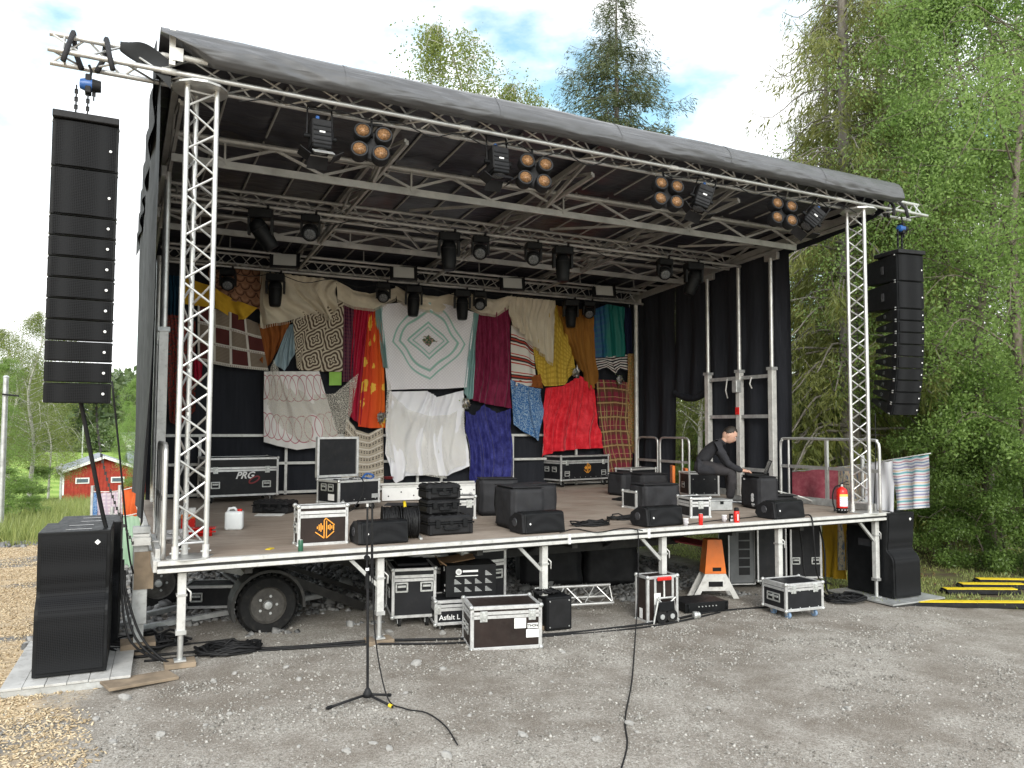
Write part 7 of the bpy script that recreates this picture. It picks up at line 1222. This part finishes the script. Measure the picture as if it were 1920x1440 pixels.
# cloth fences left and right of the stage
def fence(label, A_, B_, pts, posts):
    t = thing('cloth_line', label, 'clothes line', (0, 0, 0)); a, b = Vector(A_), Vector(B_); T('rope', 'wcable', t, spline([a, (a + b) / 2 - Vector((0, 0, .04)), b], 6), .008)
    for f, ln in posts: p = a.lerp(b, f); bar('fence_post', 'steel', t, (p.x, p.y, gh(p.x, p.y)), (p.x, p.y, p.z + ln), .03)
    def q(f, dz): p = a.lerp(b, f); return p + Vector((0, 0, -dz))
    for f0, f1, d0, d1, mat, lb in pts:
        nrm = Vector((-(b - a).y, (b - a).x, 0)).normalized(); ph = random.uniform(0, 6)
        def fn(u, v, f0=f0, f1=f1, d0=d0, d1=d1, ph=ph):
            p = a.lerp(b, f0 + (f1 - f0) * u); dd = d0 + (d1 - d0) * u; off = nrm * (.05 * math.sin(u * 14 + ph) * v + .04 * mnoise.noise((u * 3, v * 2, ph))); return p + off + Vector((0, 0, -.04 * math.sin(PI * ((f0 + f1) / 2)) - v * dd - .015 * math.sin(u * 3 * PI) ** 2 * (1 - v)))
        tag(MB().sheet(fn, 30, 20).build('line_cloth', mat, None, True), lb, 'cloth', 'cloths on the clothes lines')
fence('clothes line with cloths right of the stage before the trees', (10.027, 2.653, 1.439), (9.614, -0.582, 1.882), [(.0, .46, .74, .74, 'c_pink', 'dusty pink cloth on the line seen through the right railing'), (.46, .64, 1.6, 1.6, 'c_print', 'patterned floral cloth on the line behind the right tower'), (.64, .8, 1.1, 1.1, 'c_white', 'white cloth on the line right of the tower'), (.8, .99, .74, .72, 'c_tstripe', 'striped towel at the right end of the line')], ((.0, .1), (.62, .1)))
fence('low clothes line beneath the right end of the stage', (10.174, 2.502, 0.758), (9.656, 0.362, 0.952), [(.42, .72, .98, .98, 'c_yellow', 'mustard yellow cloth seen under the right end of the stage'), (.72, 1., 1.05, 1.05, 'c_print', 'floral printed cloth seen under the right end of the stage')], ((.1, .1), (.9, .1)))
fence('clothes line with cloths left behind the stage', (-0.691, 7.592, 1.094), (0.019, 6.590, 1.240), [(.02, .12, .9, .9, 'c_lattice', 'blue and orange edged cloth at the left end of the rear line'), (.1, .65, .75, .75, 'c_lilac', 'lilac checked cloth on the left rear line'), (.66, 1., .5, .5, 'c_orangev', 'orange cloth on the left rear line beside the tarpaulin')], ((.02, .1), (.6, .05)))
fence('second low clothes line left behind the stage', (-0.409, 6.196, 0.859), (0.008, 5.790, 0.880), [(.1, .35, .8, .8, 'c_orangev', 'narrow orange cloth low behind the left bass speakers'), (.35, 1., .85, .85, 'c_mint', 'mint green cloth low behind the left bass speakers')], ((.1, .1),))
# ================================================================ THE MAN
def skin_mat():
    s = S('skin', .55, 0, .4); s.col(s.mix(s.noise(9, 3, s.oc()), (.52, .3, .22), (.6, .37, .28))); s.set('Subsurface Weight', .1); return s.mat
MT['skinm'] = skin_mat(); MT['sweater'] = plain('black_sweater', (.022, .022, .027), .9, 0, .25, 14, .4, 60); MT['trouser'] = plain('dark_trousers', (.03, .027, .03), .85, 0, .25, 12, .4, 40); MT['hair'] = plain('dark_hair', (.022, .016, .012), .6, 0, .3, 30, .5, 120); MT['shoe'] = plain('grey_shoe', (.1, .095, .09), .6, 0, .3, 20)
mx0, my0 = 8.641, 2.305
man = thing('person', 'person in black sweater and dark trousers bent over a laptop, seated on a case', 'person', (mx0, my0, ZD), R(-36)); man.scale = (1.06, 1.06, 1.06)
def skinned(name, V, E, rad, mat, parent, sub=2, root=0):
    me = bpy.data.meshes.new(name); me.from_pydata([Vector(v) for v in V], E, []); o = bpy.data.objects.new(name, me); COL.objects.link(o); sk = o.modifiers.new('skin', 'SKIN'); sk.use_smooth_shade = True; sb = o.modifiers.new('s', 'SUBSURF'); sb.levels = sub; sb.render_levels = sub
    for i, r_ in enumerate(rad): me.skin_vertices[0].data[i].radius = r_ if isinstance(r_, tuple) else (r_, r_); me.skin_vertices[0].data[i].use_root = (i == root)
    bpy.context.view_layer.update(); m2 = bpy.data.meshes.new_from_object(o.evaluated_get(bpy.context.evaluated_depsgraph_get())); bpy.data.objects.remove(o); m2.name = name; m2.materials.clear(); m2.materials.append(MT[mat]); m2.shade_smooth()
    if name in ('body', 'trousers'):
        for v in m2.vertices: v.co += v.normal * (.009 * mnoise.noise(v.co * 16) + .006 * (1 - 2 * abs(mnoise.noise(Vector((v.co.x * 9 + v.co.z * 14, v.co.y * 9, v.co.z * 5))))))
    q = bpy.data.objects.new(name, m2); return lk(q, parent)
# local: +x = the way he faces, +y = his left, z up; body from pelvis to both hands and feet
V = [(-.46, 0, .52), (-.41, 0, .62), (-.33, 0, .74), (-.22, 0, .85), (-.13, 0, .905), (-.09, 0, .93),
     (-.2, .15, .865), (-.11, .19, .72), (-.05, .2, .6), (.08, .17, .53), (.19, .1, .485),
     (-.2, -.15, .865), (-.1, -.19, .71), (-.03, -.21, .58), (.09, -.17, .51), (.18, -.09, .475),
     (-.43, .09, .5), (-.2, .11, .5), (.0, .12, .47), (.03, .12, .3), (.02, .11, .1),
     (-.43, -.09, .5), (-.2, -.12, .49), (.02, -.13, .46), (.03, -.13, .3), (.0, -.12, .1)]
E = [(0, 1), (1, 2), (2, 3), (3, 4), (4, 5), (3, 6), (6, 7), (7, 8), (8, 9), (9, 10), (3, 11), (11, 12), (12, 13), (13, 14), (14, 15), (0, 16), (16, 17), (17, 18), (18, 19), (19, 20), (0, 21), (21, 22), (22, 23), (23, 24), (24, 25)]
rad = [(.135, .115), (.13, .105), (.14, .11), (.13, .1), (.07, .07), (.055, .055), .072, .06, .05, .044, .032, .072, .06, .05, .044, .032, .1, .088, .068, .06, .052, .1, .088, .068, .06, .052]
body = skinned('body', V, E, rad, 'sweater', man)
legs = skinned('trousers', [(-.4, 0, .53), (-.3, .09, .51), (-.17, .11, .5), (.0, .12, .47), (.03, .12, .3), (.02, .11, .1), (-.3, -.09, .51), (-.17, -.12, .49), (.02, -.13, .46), (.03, -.13, .3), (.0, -.12, .1), (.01, .11, .055), (-.01, -.12, .055), (-.49, 0, .54), (-.53, 0, .55)], [(0, 1), (1, 2), (2, 3), (3, 4), (4, 5), (0, 6), (6, 7), (7, 8), (8, 9), (9, 10), (5, 11), (10, 12), (0, 13), (13, 14)], [(.15, .118), .105, .098, .08, .072, .064, .105, .098, .08, .072, .064, .06, .06, (.12, .1), (.07, .06)], 'trouser', man)
for sy, dx in ((1, .02), (-1, 0)):
    m = MB(); m.add([Vector((v.x * .135 + .07 + dx, v.y * .05 + sy * .115, max(.0, v.z * .06 + .035 + (.02 if v.x < -.2 else 0)))) for v in ico_v], ico_f); m.build('shoe', 'shoe', man, True); MB().box((.07 + dx, sy * .115, .008), (.25, .09, .016), None, .006).build('sole', 'logo_w', man)
# head with face
hd = skinned('head', [(-.10, 0, .92), (-.06, 0, .95), (-.01, 0, 1.0), (.01, 0, 1.04)], [(0, 1), (1, 2), (2, 3)], [.054, .052, (.06, .07), (.075, .08)], 'skinm', man)
HM = Matrix.Translation((.015, 0, 1.025)) @ Matrix.Rotation(R(34), 4, 'Y') @ Matrix.Scale(1.1, 4)
def headpart(name, mat, fn, parent=hd):
    m = MB(); vs = []; bmh = bmesh.new(); bmesh.ops.create_icosphere(bmh, subdivisions=4, radius=1.); bmh.verts.index_update(); fs = [[v.index for v in f.verts] for f in bmh.faces]
    for v in bmh.verts: vs.append(HM @ Vector(fn(v.co)))
    bmh.free(); m.add(vs, fs); return m.build(name, mat, parent, True)
def facefn(v):
    x, y, z = v; w = .076 * (1 - .22 * max(0, -z)); p = Vector((x * .096, y * w, z * .122))
    if z < 0 and x > 0: p.x += .012 * (-z) - .018 * max(0, -z - .6)
    if x > .5:
        p.x += .022 * math.exp(-((y / .16) ** 2) - ((z + .18) / .2) ** 2)                       # nose
        p.x -= .012 * math.exp(-((abs(y) - .4) / .16) ** 2 - ((z - .08) / .14) ** 2)             # eye sockets
        p.x += .006 * math.exp(-((z - .28) / .1) ** 2) + .006 * math.exp(-((y / .3) ** 2) - ((z + .55) / .07) ** 2) + .008 * math.exp(-((y / .3) ** 2) - ((z + .85) / .15) ** 2)
    return p
headpart('face', 'skinm', facefn)
def hairfn(v):
    x, y, z = v; p = Vector((x * .101 - .006, y * .08, z * .123 + .006)); keep = z > .42 - .55 * (x < .35) * min(1, (.35 - x) * 1.4) if x < .35 else z > .6
    if not keep: p *= .86
    else: p *= 1.0 + .025 * mnoise.noise(v * 11)
    return p
headpart('hair', 'hair', hairfn)
for sy in (-1, 1):
    headpart('ear', 'skinm', lambda v, sy=sy: (v.x * .02 - .012 + .004 * v.z, sy * .076 + v.y * .009, v.z * .032 - .012)); headpart('eye', 'logo_w', lambda v, sy=sy: (.083 + v.x * .009, sy * .031 + v.y * .013, .008 + v.z * .007)); headpart('iris', 'hair', lambda v, sy=sy: (.0905 + v.x * .003, sy * .031 + v.y * .006, .007 + v.z * .006)); headpart('eyebrow', 'hair', lambda v, sy=sy: (.09 + v.x * .006, sy * .033 + v.y * .022, .03 + v.z * .005))
headpart('lips', 'dullred', lambda v: (.093 + v.x * .006, v.y * .024, -.066 + v.z * .006))
MB().tube([(-.115, .0, .905), (-.09, 0, .935)], [.068, .066], 12).build('collar', 'sweater', man, True)
# hands
for (wx, wy, wz), sy in (((.19, .1, .485), 1), ((.18, -.09, .475), -1)):
    h = bpy.data.objects.new('h', None); o0 = Vector((wx, wy, wz)); fwd = Vector((.93, -.25 * sy, -.2)).normalized(); side = Vector((0, sy, 0)) - fwd * fwd.y * sy; side.normalize(); upv = fwd.cross(side) * sy
    def hp(a, b, c): return tuple(o0 + fwd * a + side * b + Vector((0, 0, 1)) * c)
    pv = [hp(-.03, 0, 0), hp(.02, 0, .004), hp(.06, 0, .006), hp(.095, 0, .004)]
    palm = skinned('hand', pv, [(0, 1), (1, 2), (2, 3)], [(.024, .024), (.03, .02), (.04, .018), (.042, .016)], 'skinm', man)
    for k, (b, ln) in enumerate(((-.03, .068), (-.01, .078), (.01, .074), (.03, .058))):
        b2 = b if True else -b; skinned('finger', [hp(.09, b2 * 1., .004), hp(.09 + ln * .4, b2 * 1.15, .012), hp(.09 + ln * .75, b2 * 1.2, -.006), hp(.09 + ln, b2 * 1.2, -.028)], [(0, 1), (1, 2), (2, 3)], [.0095, .009, .008, .0065], 'skinm', palm)
    skinned('thumb', [hp(.03, -.03, -.002), hp(.06, -.055, -.008), hp(.095, -.058, -.018)], [(0, 1), (1, 2)], [.012, .011, .008], 'skinm', palm)
